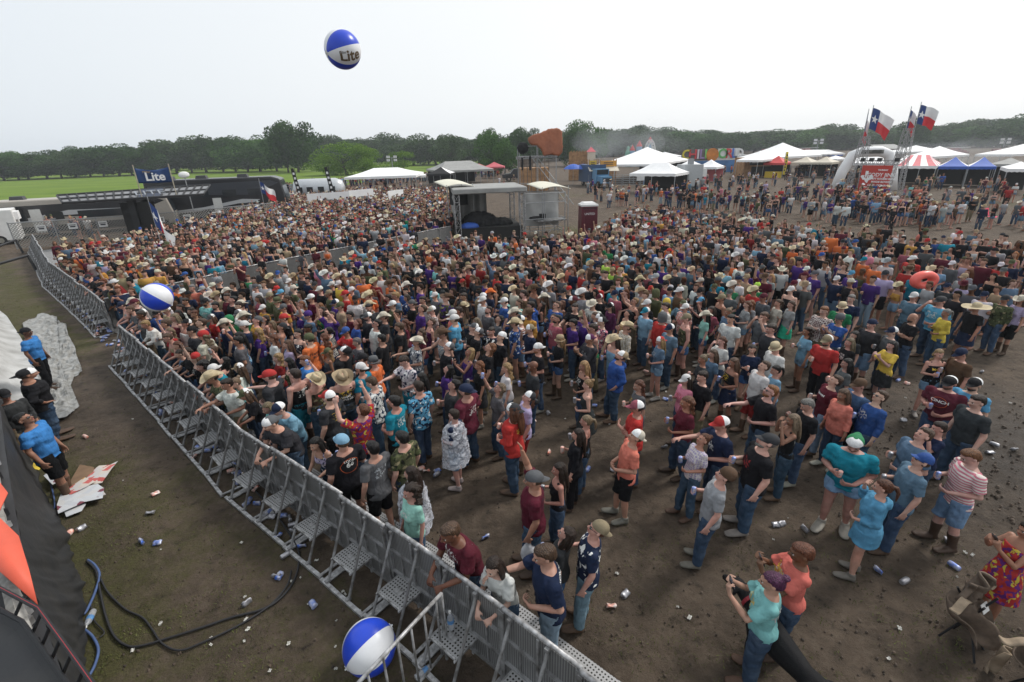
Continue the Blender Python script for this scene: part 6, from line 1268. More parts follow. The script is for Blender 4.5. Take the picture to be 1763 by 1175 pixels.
# x,y sex top(kind[fabric]:colour) bottom head pose[^ looks up, v down][opts f=turn deg, w=width, g glasses, b beard, r on rail]
DATA = """
#M
355,130 m t:maroon J Bgrey+s.brown U w1.18
485,80 f k:black J l.darkbrown E
415,515 m t:navy L s.brown R w1.12,f20
555,415 f t:charcoal N l.darkbrown E^
660,380 m tp:navy L Bkhaki+s.auburn D^ g
#S
1120,400 m t:maroon J s.brown L w1.1,r
1255,650 f t:white J l.darkbrown L r
820,250 f t:mint J c.darkbrown S r
915,100 f n:white D l.darkbrown S
#N
390,655 f t:aqua J u.plum P w1.22
540,505 f t:coral J s.auburn P w1.2
150,110 m t:lightgrey J Nbrown D^
955,170 f w:skyblue O p.auburn H f-20
1160,35 m t:bluegrey J Cblue+s.brown D^ g
1405,15 m ts:pink D s.ginger Ev w1.1
1700,390 f dP:red O s.darkbrown P f-10
#I
30,45 m t:purple J s.darkbrown D
140,40 m tp:white J Bblack+s.darkbrown S
340,90 m lh:tan J Wstraw+s.darkbrown D^
65,180 m j:charcoal J Bplum+s.brown P
240,190 m k:lightblue L Wstraw+l.darkbrown D
295,300 m j:blue J Btan+s.darkbrown K^ b,w1.12
590,25 m j:red J Hgrey S f15
575,195 f t:bluegrey S Bred+l.blonde E
645,105 m t:bluegrey J Cnavy+s.brown D
765,30 m kc:olive N Ckhaki+s.brown S
905,10 f t:mint N Wcream+l.jetblack D
1085,35 m t:white J s.jetblack S
1020,195 f t:white J w.auburn H
885,325 f t:charcoal J u.ash D
955,290 f t:bluegrey J l.brown D
1240,255 f l:navy N w.darkbrown E f60
1375,105 m t:charcoal J s.darkbrown D w1.15
1405,240 m t:white J Kstraw+s.darkbrown Sv
1105,350 f c:black W l.brown E w1.05
1330,375 m t:white R s.brown S^
1410,405 f t:lightblue J p.jetblack D
1380,555 m t:black J s.ginger R^ g,b
420,515 f t:grey J w.auburn D
760,475 f t:pink J Cwhite+l.darkbrown D
880,450 m t:black T s.darkbrown D
770,635 f t:burgundy J w.auburn E w1.18
405,670 m t:red J Crose+s.darkbrown C g,w1.08
405,880 m t:salmon K Bcream+s.brown G^
890,900 f th:lavender J u.auburn E^
1020,790 m t:navy J Cred+s.brown R w1.1
1350,915 m t:black J Ccharcoal+s.greyhair D^ w1.2,b
1535,765 f k:black J l.ash F
1640,655 m t:black J s.greyhair Dv
1640,125 f t:lightblue S c.darkbrown D
#G
590,200 f k:black J l.blonde E
640,425 f d:charcoal O u.blonde E
620,855 f k:black J p.ash D
525,1015 f l:black B l.darkbrown D
#L
578,718 f t:black N Ktan+l.blonde E
418,880 m t:charcoal J 0 D
245,465 m tp:mint J Ckhaki+s.brown D
110,480 m l:white J Cwhite+s.brown S
175,435 m tu:navy J Korange+s.brown D
305,415 m t:cream J Wstraw+s.brown S
430,410 m k:grey D Wbrown+s.darkbrown D w1.15,b
240,488 m t:blue J Cwhite+s.brown D
330,495 f t:mint J w.brown D
560,510 m t:blue J s.brown D^ g
600,340 m tp:grey J Wstraw+s.brown E
610,430 m t:navy J Ccharcoal+s.brown D
712,320 m t:red J Wtan+s.brown S g
745,385 m t:charcoal J Cgrey+s.brown D
820,380 m t:red J Cnavy+s.brown S
905,415 m t:teal J s.brown D
852,250 m t:lime J Clightgrey+s.brown S g
905,300 m t:lime J Ctan+s.brown D
912,443 m t:rose J Cnavy+s.brown D
985,435 f k:black J w.auburn E
670,525 m t:black J s.darkbrown R f40
885,520 f l:plum J Cblack+l.darkbrown D
710,570 m t:purple J Ckhaki+s.brown G g,f30
790,575 f t:navy J w.brown D
830,600 m tp:pink J Bblack+s.darkbrown S
660,620 m t:purple J s.jetblack H
565,595 m t:rose J s.jetblack D^ b
305,555 m t:grey J Wcream+s.brown D
392,560 m l:mustard J Wbrown+s.brown D
305,620 m tp:blue N Wstraw+s.brown S
340,600 m tu:darkred D Cblack+s.brown S
215,595 f t:grey J w.jetblack E^
225,700 m t:black J Bwhite+s.brown D^
75,665 m t:black J Bgrey+s.brown D^
160,765 m t:black T w.ginger D^
445,770 m t:black J Bwhite+s.ginger E b
255,890 f t:white L w.blonde D
1100,550 m t:lightblue J Cteal+s.brown D
1225,495 f j:yellow J Hyellow S
1108,500 m t:black J Cwhite+s.brown D
1340,525 m th:red J Cwhite+s.brown D
1435,485 f t:black J Cskyblue+l.jetblack P
1560,468 m k:black J Ckhaki+s.brown D
1605,437 m t:grey J Cgrey+s.brown E
1440,430 m t:black J Cblack+s.brown D
1540,360 m t:teal J Bgrey+s.brown S w1.1
1600,298 m t:lightblue J Cgrey+s.brown D
1690,338 m t:tan J Ctan+s.brown D
1600,552 f l:bluegrey J u.ash S
1730,505 f t:lightgrey S w.ginger D
1068,335 f j:charcoal J l.ash E
1110,318 m t:rose J Cgrey+s.brown S
1112,448 m j:tan J s.brown D
1160,440 m jc:olive J Holive S
1235,383 m t:burgundy J Cblack+s.darkbrown E b
1345,358 f l:cream J p.auburn D
1415,398 f t:white J c.brown D
1432,308 m t:navy J Ngrey D
1212,280 m t:purple J s.jetblack H
1287,300 m t:charcoal J s.darkbrown K
1335,258 m t:purple J Cgrey+s.brown D
935,240 m t:red J Cgrey+s.brown D
970,235 m t:skyblue J Wwhite+s.brown S
755,245 m t:bluegrey J Cteal+s.brown S
790,200 m l:burgundy J s.brown S
#K
45,412 m t:white J Cwhite+s.brown D
50,480 m t:tan J Cgrey+s.brown D
100,450 m t:purple J Cgrey+s.brown D
238,435 m t:grey J Cblack+s.brown D
232,482 f t:lightgrey J l.blonde S
405,390 m t:purple J s.black D
440,390 m t:purple J Cred+s.brown D
467,435 m t:maroon J Cwhite+s.brown D^ b
497,462 m t:purple S Cgrey+s.brown S w1.2
440,530 m t:grey J Wtan+s.brown S
375,522 m t:black J Cmaroon+s.brown D
355,558 m k:black J Cwhite+s.brown D
190,605 m t:grey J Cmaroon+s.brown D
150,535 m t:green J Clime+s.brown R
95,645 f t:lightgrey S w.auburn E
265,638 f t:cream J p.brown D
350,648 f t:lightgrey M w.brown D
185,720 m t:grey T s.brown F
550,685 m lh:maroon T s.ginger C w1.05
645,735 m t:blue J Ngrey P g
570,865 m t:red B Ckhaki+s.darkbrown D b,w1.1
660,660 m t:green J Kstraw+s.brown D
715,612 m t:navy J s.greyhair D
715,512 m t:black B Bcream+s.brown F
740,575 f t:grey J l.brown D
720,462 m t:purple J Cskyblue+s.brown D
795,378 m t:orange J Cteal+s.brown S
872,410 m t:orange J s.brown S
925,462 m t:lavender K Ccharcoal+s.brown D w1.12
940,388 m t:white J Wlightgrey+s.brown S
1015,535 f c:mustard S Kstraw+l.auburn H
1100,370 m t:red J Cwhite+s.brown S w1.35
1112,475 m ls:teal J s.darkbrown D
1215,435 m t:black J Wstraw+s.brown D b
1195,528 f t:lightgrey J u.brown D
1095,598 m t:bluegrey J Cwhite+s.brown D
1258,625 m t:skyblue J Ccharcoal+s.brown H w1.25
1090,728 m t:black J 0 C b
1292,700 f l:yellow J p.greyhair E
1310,537 m t:charcoal J Cnavy+s.brown D
1475,665 m t:black W Gstraw+s.brown S
1370,588 m t:black J s.black D
1410,485 m t:lightgrey J Ctan+s.brown D
1400,520 f t:lavender J Kmaroon+l.brown D
1460,552 m l:grey J Cgrey+s.brown D
1530,590 m l:white D Cnavy+s.brown D
1650,615 m lc:olive J Ccharcoal+s.brown D
1690,515 f t:bluegrey J w.brown D f40
1330,402 m l:grey J Cwhite+s.brown D
1290,345 m t:maroon J s.brown D
1530,388 m l:maroon J s.brown S w1.1
1620,412 m t:red J Cwhite+s.brown R
1592,478 f k:black J l.jetblack D
1692,395 m j:navy J Colive+s.brown D
1430,380 m k:lavender J s.brown E
1650,285 m t:black B Bwhite+s.brown D f30
1535,265 m l:black B s.ginger C b,f30
1460,300 f c:white J u.blonde D f50
1715,345 f k:pink J w.ginger D
1748,622 f t:lavender K Wcream+l.brown D
840,765 m l:charcoal D Bnavy+s.darkbrown D
965,812 m t:grey J Cnavy+s.brown D
960,895 f t:yellow Q l.jetblack P
705,878 f t:black J l.ash D
690,1005 f t:grey J l.jetblack D
735,835 f t:charcoal J l.jetblack D
#J
1070,290 f k:black S w.blonde D f60
1222,285 m t:brown J Cnavy+s.darkbrown Dv
1150,495 m t:burgundy J Cblack+s.brown E b,w1.22,f50
1315,505 m t:skyblue J Cblack+s.darkbrown D b,w1.15
1345,630 m t:charcoal J s.darkbrown S w1.08
1070,822 f t:navy J s.darkbrown F f10
962,870 m t:bluegrey J s.brown E^
460,925 m t:teal S Bgreen+s.ginger Ev b,w1.3,f50
632,590 m l:blue J s.brown D^ g
485,515 m l:denim B Cbrown+s.brown E
322,480 m t:maroon L s.brown D^
395,580 f j:salmon J l.brown S
#D
432,95 m t:black J Bgrey+s.brown D^
645,150 f k:purple J l.blonde P^
430,325 f t:purple J l.jetblack D^
738,285 f t:black Q w.ginger D
488,480 m t:charcoal J s.jetblack D^
600,535 m t:burgundy J Bnavy+s.brown D w1.28,f-30
950,515 f t:grey J w.ash A^
120,500 m tp:skyblue J s.darkbrown S f-35
480,785 f n:clear D s.darkbrown G f-30
1080,735 m l:red J Bcharcoal+l.auburn E f-20,w1.1
1242,600 m t:lavender R Bcharcoal+s.brown D^
150,410 f k:charcoal J l.jetblack D
#C
190,15 m t:orange J Nolive S f-45,w1.1
340,0 f t:orange J w.auburn S f-45
550,140 m t:black J Bblack+s.brown S^ f-35,w1.2
150,235 m t:brightblue J s.ginger R f10
70,375 m k:black G s.darkbrown S f-35,w1.1
235,420 m kc:brown J Wstraw+s.brown A^ f-40
525,400 m k:charcoal J Wtan+s.brown S^ f-40,w1.1
740,215 m t:black J Cblack+s.darkbrown D f-20
712,310 m t:teal J Bwhite+s.brown D f-20
835,240 m t:orange J Kgrey+s.brown D f-25
925,15 m t:black J s.jetblack S f-40
820,455 m tp:white J s.brown Ev f10
1150,240 m tp:white G s.darkbrown Rv f15
1290,45 m tp:lightgrey J Wcream+s.brown R^
1055,650 m t:teal K s.jetblack H f-30,w1.1
735,735 m tP:red J s.auburn V^ f-30,w1.05
385,600 m t:charcoal B Cred+s.brown D f-10,w1.18
#E
285,230 m t:black K Clightblue+s.brown D f-30,w1.2
598,300 m t:grey K s.jetblack D f-30
895,195 m tc:olive J s.jetblack S f-30,w1.1
20,250 f kp:lavender J l.jetblack L r
#B
240,100 f k:black J Nred+l.brown U r
430,225 m t:teal J Bwhite+s.brown L r
350,160 m t:black J c.jetblack L r
560,165 f k:black J l.jetblack A^
725,215 f t:white J Ctan+l.brown D
690,380 f t:aqua J u.ash L r
795,510 f t:black J Colive+l.brown L r
1075,300 m t:charcoal J Cred+s.brown R w1.25
1050,660 f t:aqua J l.ash L r
1190,665 m t:lightblue J Cnavy+s.brown L w1.1
1120,810 m t:charcoal J Bgrey+s.brown L r,w1.28
1160,100 f t:darkred J c.blonde D
1285,150 f kc:olive J l.jetblack D
#A
220,330 m k:lightgrey J Cnavy+s.brown L r
360,285 m th:burgundy J Wcream+s.brown L
330,385 m t:grey J s.brown L r
480,430 m t:charcoal J Cgrey+s.brown D g
525,570 m l:white J s.blonde L r
670,430 m t:blue J Cblack+s.brown R
775,400 m t:tan J Ctan+s.brown D
805,570 m t:brown J s.brown D
830,645 f t:red J w.ash U
820,735 m k:tan J s.brown L r,g
920,835 f t:burgundy J w.auburn L r
1000,565 m k:white J Cblack+s.brown D^ g
1085,650 m t:charcoal J Bblack+s.darkbrown D
1250,715 m t:cream J Nred+c.ash S f-30,w1.15
1245,545 f l:plum J Ccharcoal+s.brown D
1345,495 f t:red J Cgrey+l.auburn D
1515,565 m t:navy J Wcream+s.brown D
1400,335 m t:navy J s.jetblack D b
1270,290 m t:aqua J Cblack+s.darkbrown D b
1060,410 f t:black J l.darkbrown D
965,430 f t:black J l.jetblack D
1140,440 f t:brown J s.auburn D
1545,225 m t:maroon J s.darkbrown D
1425,205 m t:khaki J Ktan+s.brown D
1565,155 m t:grey J Wcream+s.brown D
1240,130 m t:grey J Clightgrey+s.brown R
1125,105 m t:salmon J s.greyhair D g
900,120 m t:orange J Cnavy+s.brown D
1000,165 m t:grey J Cwhite+s.brown D
1065,185 m t:navy J Bblack+s.brown D
1370,85 m t:white J Ccream+s.brown U
1435,45 m t:black J Cgrey+s.brown D
110,45 m t:darkred J Bwhite+s.brown L
320,35 m t:teal J s.jetblack L
1370,900 f t:black J p.brown D
#H
250,570 m t:green J Wcream+s.brown D
240,435 m t:charcoal J Wcream+s.brown D
115,610 m j:green J Hgreen D
490,475 f t:mustard J Cwhite+s.brown D
430,610 m t:mustard J Bgrey+s.brown D^
290,675 m t:navy J Bwhite+s.brown D
425,755 f t:purple J w.blonde D f-40
610,825 f t:white J w.auburn D
780,895 f t:lavender J l.brown S
730,470 m t:mustard J Cgrey+s.brown D
655,390 m t:olive J Kolive+s.brown D
570,335 m t:olive J Ckhaki+s.brown D
690,300 m j:black J Cskyblue+s.brown S
410,230 m t:white J Cgrey+s.brown S
765,125 m j:lightgrey J Hlightgrey S
645,255 m t:black J Cred+s.brown D
940,430 f t:rose J w.ginger D
1160,455 f t:navy J l.ginger S
1052,355 m t:maroon J Cwhite+s.brown D
1150,260 m t:black J Cwhite+s.brown D
1285,300 m t:olive J Ckhaki+s.brown D
1390,190 m t:yellow J Cwhite+s.brown S
1315,200 m tp:charcoal J Cwhite+s.brown D
1530,265 m t:orange J Cwhite+s.brown D
1660,140 m t:orange J s.brown D f60
1510,105 m t:white J Cnavy+s.brown R
1725,325 m t:orange J Wstraw+s.brown S
1570,370 m t:white J Bblack+s.darkbrown D b,f60
1725,470 m t:charcoal J s.jetblack D b,f60
1395,450 m t:tan J Colive+s.brown S
1290,560 m t:purple J s.brown V^ f40
1600,640 f l:blue J w.auburn D^
1020,560 m t:bluegrey J Npurple U
720,690 m k:bluegrey J Bcharcoal+s.brown D^
1590,870 f t:grey J s.greyhair R
205,855 m t:grey J s.jetblack A
#O
965,15 m t:darkred J Wstraw+s.brown S
1070,30 m t:orange J Kbrown+s.brown D
1190,42 m t:black J Wcream+s.brown D
925,108 m t:orange J Wstraw+s.brown S
1165,85 m t:blue J s.jetblack Dv f30
1380,108 m tp:grey J Cwhite+s.brown D
1080,172 m t:olive J Cwhite+s.brown D
1210,165 m t:black J Bgrey+s.brown D
1285,200 m t:purple J s.brown D^
1485,235 m t:salmon J Cwhite+s.brown D
1497,268 m t:skyblue J Cwhite+s.brown S w1.15,f-20
1020,255 m t:charcoal J Wcream+s.brown D
975,300 m t:white J s.black D^ g
1110,230 f t:navy J p.darkbrown D
1165,295 f t:burgundy J w.auburn D
1345,290 f k:plum J s.brown D^
1410,340 f t:white J w.brown D
1275,360 f t:burgundy N w.brown D
1690,118 m l:lightgrey J Cwhite+s.brown S
1640,330 m t:black J Cgrey+s.brown D^
#Q
610,250 f l:maroon J l.brown S
725,210 m t:brown J Kstraw+s.brown S
600,345 m t:black J Cblack+s.brown L r
700,400 m t:grey J s.brown L r
740,440 m t:black J s.darkbrown L r
800,485 m t:orange J s.darkbrown L r
840,570 m t:white J s.brown L r
915,585 m t:blue J s.jetblack L r
985,635 m t:black J Ccharcoal+s.brown L r
1085,665 m t:navy J Cnavy+s.brown L r
1135,725 m t:charcoal J Cblack+s.ginger L r,w1.1
1280,690 m t:darkred J Bwhite+s.brown L
1455,665 m t:teal J s.jetblack L
1105,545 m t:mustard J s.brown L
#P
145,102 m t:brightblue B Bblack+s.jetblack S f180,x5,g,w1.05
150,338 m l:black J Bblack+s.darkbrown T f120,w1.5
128,590 m t:brightblue K s.jetblack S^ f180,x4,g,w1.12
25,455 m l:charcoal H Cblack+s.darkbrown T f150
"""
BOTS['M'] = ('skirt', (.03, .36, .22)); COL['clear'] = (.6, .6, .62); COL['black'] = (.012, .012, .014)
TGT = Vector((-13.5, 8.0))
import time; T00 = time.time()
PEOPLE = []   # parsed
LOOKS = {'^': 1, 'v': 2}
frame_ = None
for ln in DATA.strip().splitlines():
    ln = ln.strip()
    if ln[0] == '#': frame_ = FR_[ln[1]]; continue
    q = ln.split(); xy = q[0].split(','); x = frame_[0]+float(xy[0])/frame_[2]; y = frame_[1]+float(xy[1])/frame_[2]
    tk, tcol = q[2].split(':'); d = dict(px=x, py=y, g=q[1], top=TOPS[tk[0]], fab=tk[1] if len(tk) > 1 else 't', col=tcol, bot=q[3], hat=None, hatcol='white', hair='short', hc='darkbrown', pose=q[5][0], look=LOOKS.get(q[5][1:2], 0), turn=0, wide=1.0, glasses=False, beard=False, skin=None, rail=False)
    for part in q[4].split('+'):
        if '.' in part or part == '0': 
            if part == '0': d['hair'] = None
            else: h, c = part.split('.'); d['hair'] = {'s': 'short', 'l': 'long', 'w': 'wavy', 'p': 'pony', 'u': 'bun', 'c': 'curly'}[h]; d['hc'] = {'black': 'jetblack', 'brown': 'brown'}.get(c, c)
        else: d['hat'] = {'C': 'cap', 'B': 'capback', 'W': 'cowboy', 'G': 'bighat', 'K': 'bucket', 'N': 'beanie', 'H': 'hood'}[part[0]]; d['hatcol'] = part[1:]
    if len(q) > 6:
        for op in q[6].split(','):
            if op[0] == 'f': d['turn'] = float(op[1:])
            elif op[0] == 'w': d['wide'] = 1+(float(op[1:])-1)*.8
            elif op[0] == 'g': d['glasses'] = True
            elif op[0] == 'b': d['beard'] = True
            elif op[0] == 'r': d['rail'] = True
            elif op[0] == 'x': d['skin'] = int(op[1:])
    PEOPLE.append(d)
def sd1(x, y, a, b):
    dx, dy = b.x-a.x, b.y-a.y; t = ((x-a.x)*dx+(y-a.y)*dy)/(dx*dx+dy*dy); t = 0 if t < 0 else 1 if t > 1 else t
    return math.hypot(x-a.x-t*dx, y-a.y-t*dy)
def rail_heading(X, Y):
    best = None
    for pl in (RAIL, LEFT):
        for a, b in zip(pl, pl[1:]):
            dd = sd1(X, Y, a, b); u = (b-a).normalized(); n = Vector((-abs(u.y), -abs(u.x)))
            if best is None or dd < best[0]: best = (dd, n, a, u)
    return best
def place(d, rnd):
    Hh = (1.78 if d['g'] == 'm' else 1.66)*rnd.uniform(.97, 1.03)
    r = Rig(d['g'], d['pose'], d['look']); hc = r.headM @ Vector((0, 0, .12)); sc = Hh/1.79
    X, Y = G(d['px'], d['py'], hc.z*sc)
    dirv = TGT-Vector((X, Y)); ang = math.atan2(-dirv.x, dirv.y)+R(d['turn'])+rnd.gauss(0, R(9))
    if d['rail'] or d['pose'] == 'L': n = rail_heading(X, Y)[1]; ang = math.atan2(-n.x, n.y)+rnd.gauss(0, R(5))
    if d['turn'] in (180, 120, 150): ang = {180: R(-75), 120: R(-35), 150: R(-120)}[d['turn']]
    d['tilt'] = R(4.5 if d['look'] == 1 else 1.2)+rnd.gauss(0, R(1.0)) if d['pose'] != 'L' else 0.0
    hl = Matrix.Rotation(d['tilt'], 3, 'X') @ hc; off = Matrix.Rotation(ang, 2) @ Vector((hl.x, hl.y))*sc
    x, y = X-off.x, Y-off.y
    # keep bodies on the crowd side of the front rail
    if d['turn'] not in (180, 120, 150):
        for pl in (RAIL, LEFT):
            for a, b in zip(pl, pl[1:]):
                u = (b-a).normalized(); n = Vector((abs(u.y), abs(u.x))); t_ = (Vector((x, y))-a).dot(u)
                if -.3 < t_ < (b-a).length+.3:
                    s = (Vector((x, y))-a).dot(n); mn = .34 if d['pose'] == 'L' else .30
                    if -1.2 < s < mn: x += n.x*(mn-s); y += n.y*(mn-s)
    d.update(x=x, y=y, H=Hh, ang=ang)
rnd = random.Random(4)
for d in PEOPLE: place(d, rnd)
# gentle push apart so no two bodies share the same ground
for it in range(12):
    for i, a in enumerate(PEOPLE):
        for b in PEOPLE[i+1:]:
            dx, dy = b['x']-a['x'], b['y']-a['y']; dd = math.hypot(dx, dy); mn = .34
            if dd < mn:
                k = (mn-dd)/2/(dd+1e-6)
                if 'r' in a and a['rail']: pass
                a['x'] -= dx*k; a['y'] -= dy*k; b['x'] += dx*k; b['y'] += dy*k
# ---- the rest of the crowd: sample the packed areas
def inpoly(x, y, P):
    c = False; j = len(P)-1
    for i in range(len(P)):
        if (P[i][1] > y) != (P[j][1] > y) and x < (P[j][0]-P[i][0])*(y-P[i][1])/(P[j][1]-P[i][1])+P[i][0]: c = not c
        j = i
    return c
def W16(pts): return [G(a, b, 1.6) for a, b in pts]
Z1 = W16([(98, 432), (140, 470), (196, 512), (300, 480), (400, 458), (450, 447), (600, 418), (700, 399), (782, 378), (786, 352), (770, 325), (700, 322), (600, 324), (500, 334), (400, 360), (330, 378), (260, 395), (180, 411), (110, 426)])
Z2 = W16([(205, 535), (240, 575), (330, 615), (430, 655), (520, 685), (640, 668), (700, 645), (790, 628), (900, 612), (960, 590), (1100, 560), (1200, 535), (1290, 512), (1400, 485), (1500, 490), (1640, 500), (1790, 490), (1790, 415), (1690, 400), (1600, 398), (1500, 388), (1420, 392), (1330, 372), (1230, 362), (1150, 356), (1090, 352), (1050, 378), (1010, 395), (960, 402), (800, 404), (700, 415), (600, 436), (450, 470), (400, 482), (300, 505), (220, 520)])
SH = [('white', 17), ('black', 30), ('charcoal', 15), ('grey', 11), ('lightgrey', 8), ('navy', 10), ('maroon', 6), ('burgundy', 4), ('purple', 6), ('orange', 4), ('teal', 3), ('blue', 3), ('lightblue', 4), ('red', 4), ('darkred', 2), ('rose', 2), ('pink', 1), ('olive', 5), ('mustard', 1), ('brown', 4), ('salmon', 1), ('bluegrey', 4), ('tan', 3), ('green', 1), ('cream', 2), ('aqua', 1), ('lavender', 1)]
SHN = [a for a, b in SH]; SHW = [b for a, b in SH]
HC = ['darkbrown', 'darkbrown', 'darkbrown', 'darkbrown', 'brown', 'brown', 'jetblack', 'jetblack', 'blonde', 'ash', 'auburn']
def random_person(rnd):
    g = 'm' if rnd.random() < .6 else 'f'; f = g == 'f'
    d = dict(g=g, top=rnd.choice(['tee']*7+['long', 'tank', 'jacket']) if not f else rnd.choice(['tee']*5+['tank']*4+['crop', 'long']), fab=rnd.choice('tttttttthpcs'), col=rnd.choices(SHN, SHW)[0], bot=rnd.choice('JJJJJBDKLT') if not f else rnd.choice('JJSSSNNWQ'),
      hat=None, hatcol='white', hair='short' if not f else rnd.choice(['long', 'wavy', 'long', 'pony', 'wavy']), hc=rnd.choice(HC), pose=rnd.choice('SDDEECSDGKPHUDGRDUA' if rnd.random() < .8 else 'DESG'), look=rnd.choice([0, 0, 0, 1]), turn=rnd.gauss(0, 22), wide=rnd.uniform(.96, 1.12), glasses=rnd.random() < .15, beard=(not f) and rnd.random() < .15, skin=None, rail=False)
    hr = rnd.random()
    if hr < (.42 if not f else .10): d['hat'] = rnd.choice(['cap', 'cap', 'capback']); d['hatcol'] = rnd.choice(['white', 'grey', 'lightgrey', 'charcoal', 'black', 'navy', 'khaki', 'tan', 'olive', 'red', 'blue', 'maroon', 'cream'])
    elif hr < (.60 if not f else .16): d['hat'] = 'cowboy'; d['hatcol'] = rnd.choice(['cream', 'straw', 'straw', 'cream', 'tan', 'white', 'brown'])
    return d
cells = {}
def near(x, y, r_):
    cx, cy = int(x//1), int(y//1)
    for i in (-1, 0, 1):
        for j in (-1, 0, 1):
            for (a, b) in cells.get((cx+i, cy+j), ()):
                if (a-x)**2+(b-y)**2 < r_*r_: return True
    return False
def addc(x, y): cells.setdefault((int(x//1), int(y//1)), []).append((x, y))
def lean_in(pl, skip0, step, n0):
    for (p, a, sc) in run_line(pl, step)[skip0:]:
        u = Vector((math.cos(a), math.sin(a))); n = Vector((abs(u.y), abs(u.x))); q = p+n*rnd.uniform(.34, .5)+u*rnd.uniform(-.1, .1)
        if any((e['x']-q.x)**2+(e['y']-q.y)**2 < .33**2 for e in PEOPLE): continue
        d = random_person(rnd); d.update(pose=rnd.choice('LLLRD'), rail=True, turn=0, look=0, tilt=0.0, x=q.x, y=q.y); 
        if d['top'] == 'jacket': d['top'] = 'tee'
        nn = rail_heading(q.x, q.y)[1]; d['ang'] = math.atan2(-nn.x, nn.y)+rnd.gauss(0, R(8)); d['H'] = (1.76 if d['g'] == 'm' else 1.65)*rnd.uniform(.96, 1.04); d['px'], d['py'] = pix((q.x, q.y, 1.5)); PEOPLE.append(d)
lean_in([RAIL[2].lerp(RAIL[3], .75), RAIL[3], RAIL[4]], 0, .46, 0); lean_in(LEFT, 0, .44, 0)
for d in PEOPLE: addc(d['x'], d['y'])
FILL = []
for Z, sp in ((Z1, .455), (Z2, .46)):
    xs_ = [p[0] for p in Z]; ys_ = [p[1] for p in Z]; area = (max(xs_)-min(xs_))*(max(ys_)-min(ys_))
    for k in range(int(area*16)):
        x = rnd.uniform(min(xs_), max(xs_)); y = rnd.uniform(min(ys_), max(ys_))
        if not inpoly(x, y, Z): continue
        if -4.0 < x < 4.4 and 32.6 < y < 39: continue
        if math.hypot(x-5.58, y-34.7) < 1.2: continue
        if near(x, y, .44): continue
        p_ = pix((x, y, 1.6)); s = sp
        if Z is Z2: s = .455+.24*smoothstep((p_[0]-1050)/600)+.12*smoothstep((430-p_[1])/80); s += .25*smoothstep((p_[1]-520)/120)
        if min(sd1(x, y, a, b) for pl in (MID, RAIL, LEFT) for a, b in zip(pl, pl[1:])) < .38: continue
        if any(sd1(x, y, a, b) < .78 and (x-a.x)*(b.y-a.y)-(y-a.y)*(b.x-a.x) > 0 for a, b in zip(MID, MID[1:])): continue
        if rnd.random() < .25 and Z is Z2 and mnoise.noise(Vector((x*.35, y*.35, 2))) > .15: continue
        if near(x, y, s): continue
        addc(x, y); d = random_person(rnd); d.update(x=x, y=y); FILL.append(d)
# walkers and small groups on the open mud, feet measured in the photograph
FEET = "1236,330 1262,322 1279,327 1288,322 1098,348 1107,350 1048,360 1062,356 1068,355 1012,335 1020,330 1017,333 1040,331 1155,345 1164,342 1176,338 1187,330 1199,334 1208,330 1216,329 1231,328 1288,312 1352,312 1368,320 1378,320 1398,318 1420,340 1445,338 1456,345 1290,385 1300,382 1320,380 1330,378 1366,345 1378,348 1385,352 1400,352 1410,350 1440,352 1345,365 1425,384 1435,390 1450,392 1575,330 1589,332 1597,331 1612,325 1617,328 1640,382 1664,334 1682,335 1690,334 1698,336 1712,332 1722,334 1742,326 1750,325 1545,390 1556,388 1566,385 1580,380 1590,378 1568,375 1657,368 1674,366 1690,362 1758,380 1530,400 1610,325 1600,328 92,410 101,408 132,408 140,412 150,408 160,414 232,392 244,395 262,398 275,396 690,326 702,330 714,326 725,332 650,330 665,332 680,334 640,336 860,322 868,330 875,335 885,318 1195,318 1204,322 1500,346 1510,352 1520,356 1488,350 1478,345 1495,360 1508,365 1524,368".split()
for s in FEET:
    a, b = s.split(','); x, y = G(float(a), float(b)); 
    if near(x, y, .3): continue
    addc(x, y); d = random_person(rnd); d.update(x=x, y=y, turn=rnd.uniform(-60, 60), pose=rnd.choice('SDGEKT')); FILL.append(d)
# people crowding the stalls and the far bars
BANDS = [((1040, 352), (1480, 362), 46, 14), ((1480, 372), (1763, 380), 26, 16), ((1180, 330), (1440, 322), 26, 10), ((1560, 396), (1763, 400), 20, 5), ((1440, 384), (1600, 398), 26, 4), ((1130, 360), (1420, 384), 60, 5), ((540, 326), (760, 312), 150, 4), ((470, 336), (560, 330), 40, 3), ((738, 312), (860, 306), 70, 4), ((1100, 322), (1170, 322), 12, 1.5), ((1350, 305), (1440, 305), 26, 3), ((1440, 318), (1500, 316), 26, 4), ((1545, 316), (1625, 312), 50, 5), ((1620, 308), (1763, 304), 70, 5), ((1256, 300), (1340, 300), 26, 3), ((1190, 303), (1270, 302), 16, 3), ((1400, 350), (1545, 376), 30, 3), ((70, 396), (330, 374), 150, 3), ((330, 366), (480, 352), 110, 4), ((970, 296), (1030, 292), 24, 2), ((1015, 345), (1080, 360), 8, 2)]
for (a, b, n, dep) in BANDS:
    for k in range(n):
        u = rnd.random(); x, y = G(a[0]+(b[0]-a[0])*u, a[1]+(b[1]-a[1])*u); q = rnd.uniform(0, dep); L0 = math.hypot(x, y); x *= 1+q/L0; y *= 1+q/L0
        if near(x, y, .34): continue
        addc(x, y); d = random_person(rnd); d.update(x=x, y=y, turn=rnd.uniform(-180, 180) if y > 55 else rnd.gauss(0, 60), pose=rnd.choice('SDGEKTC')); FILL.append(d)
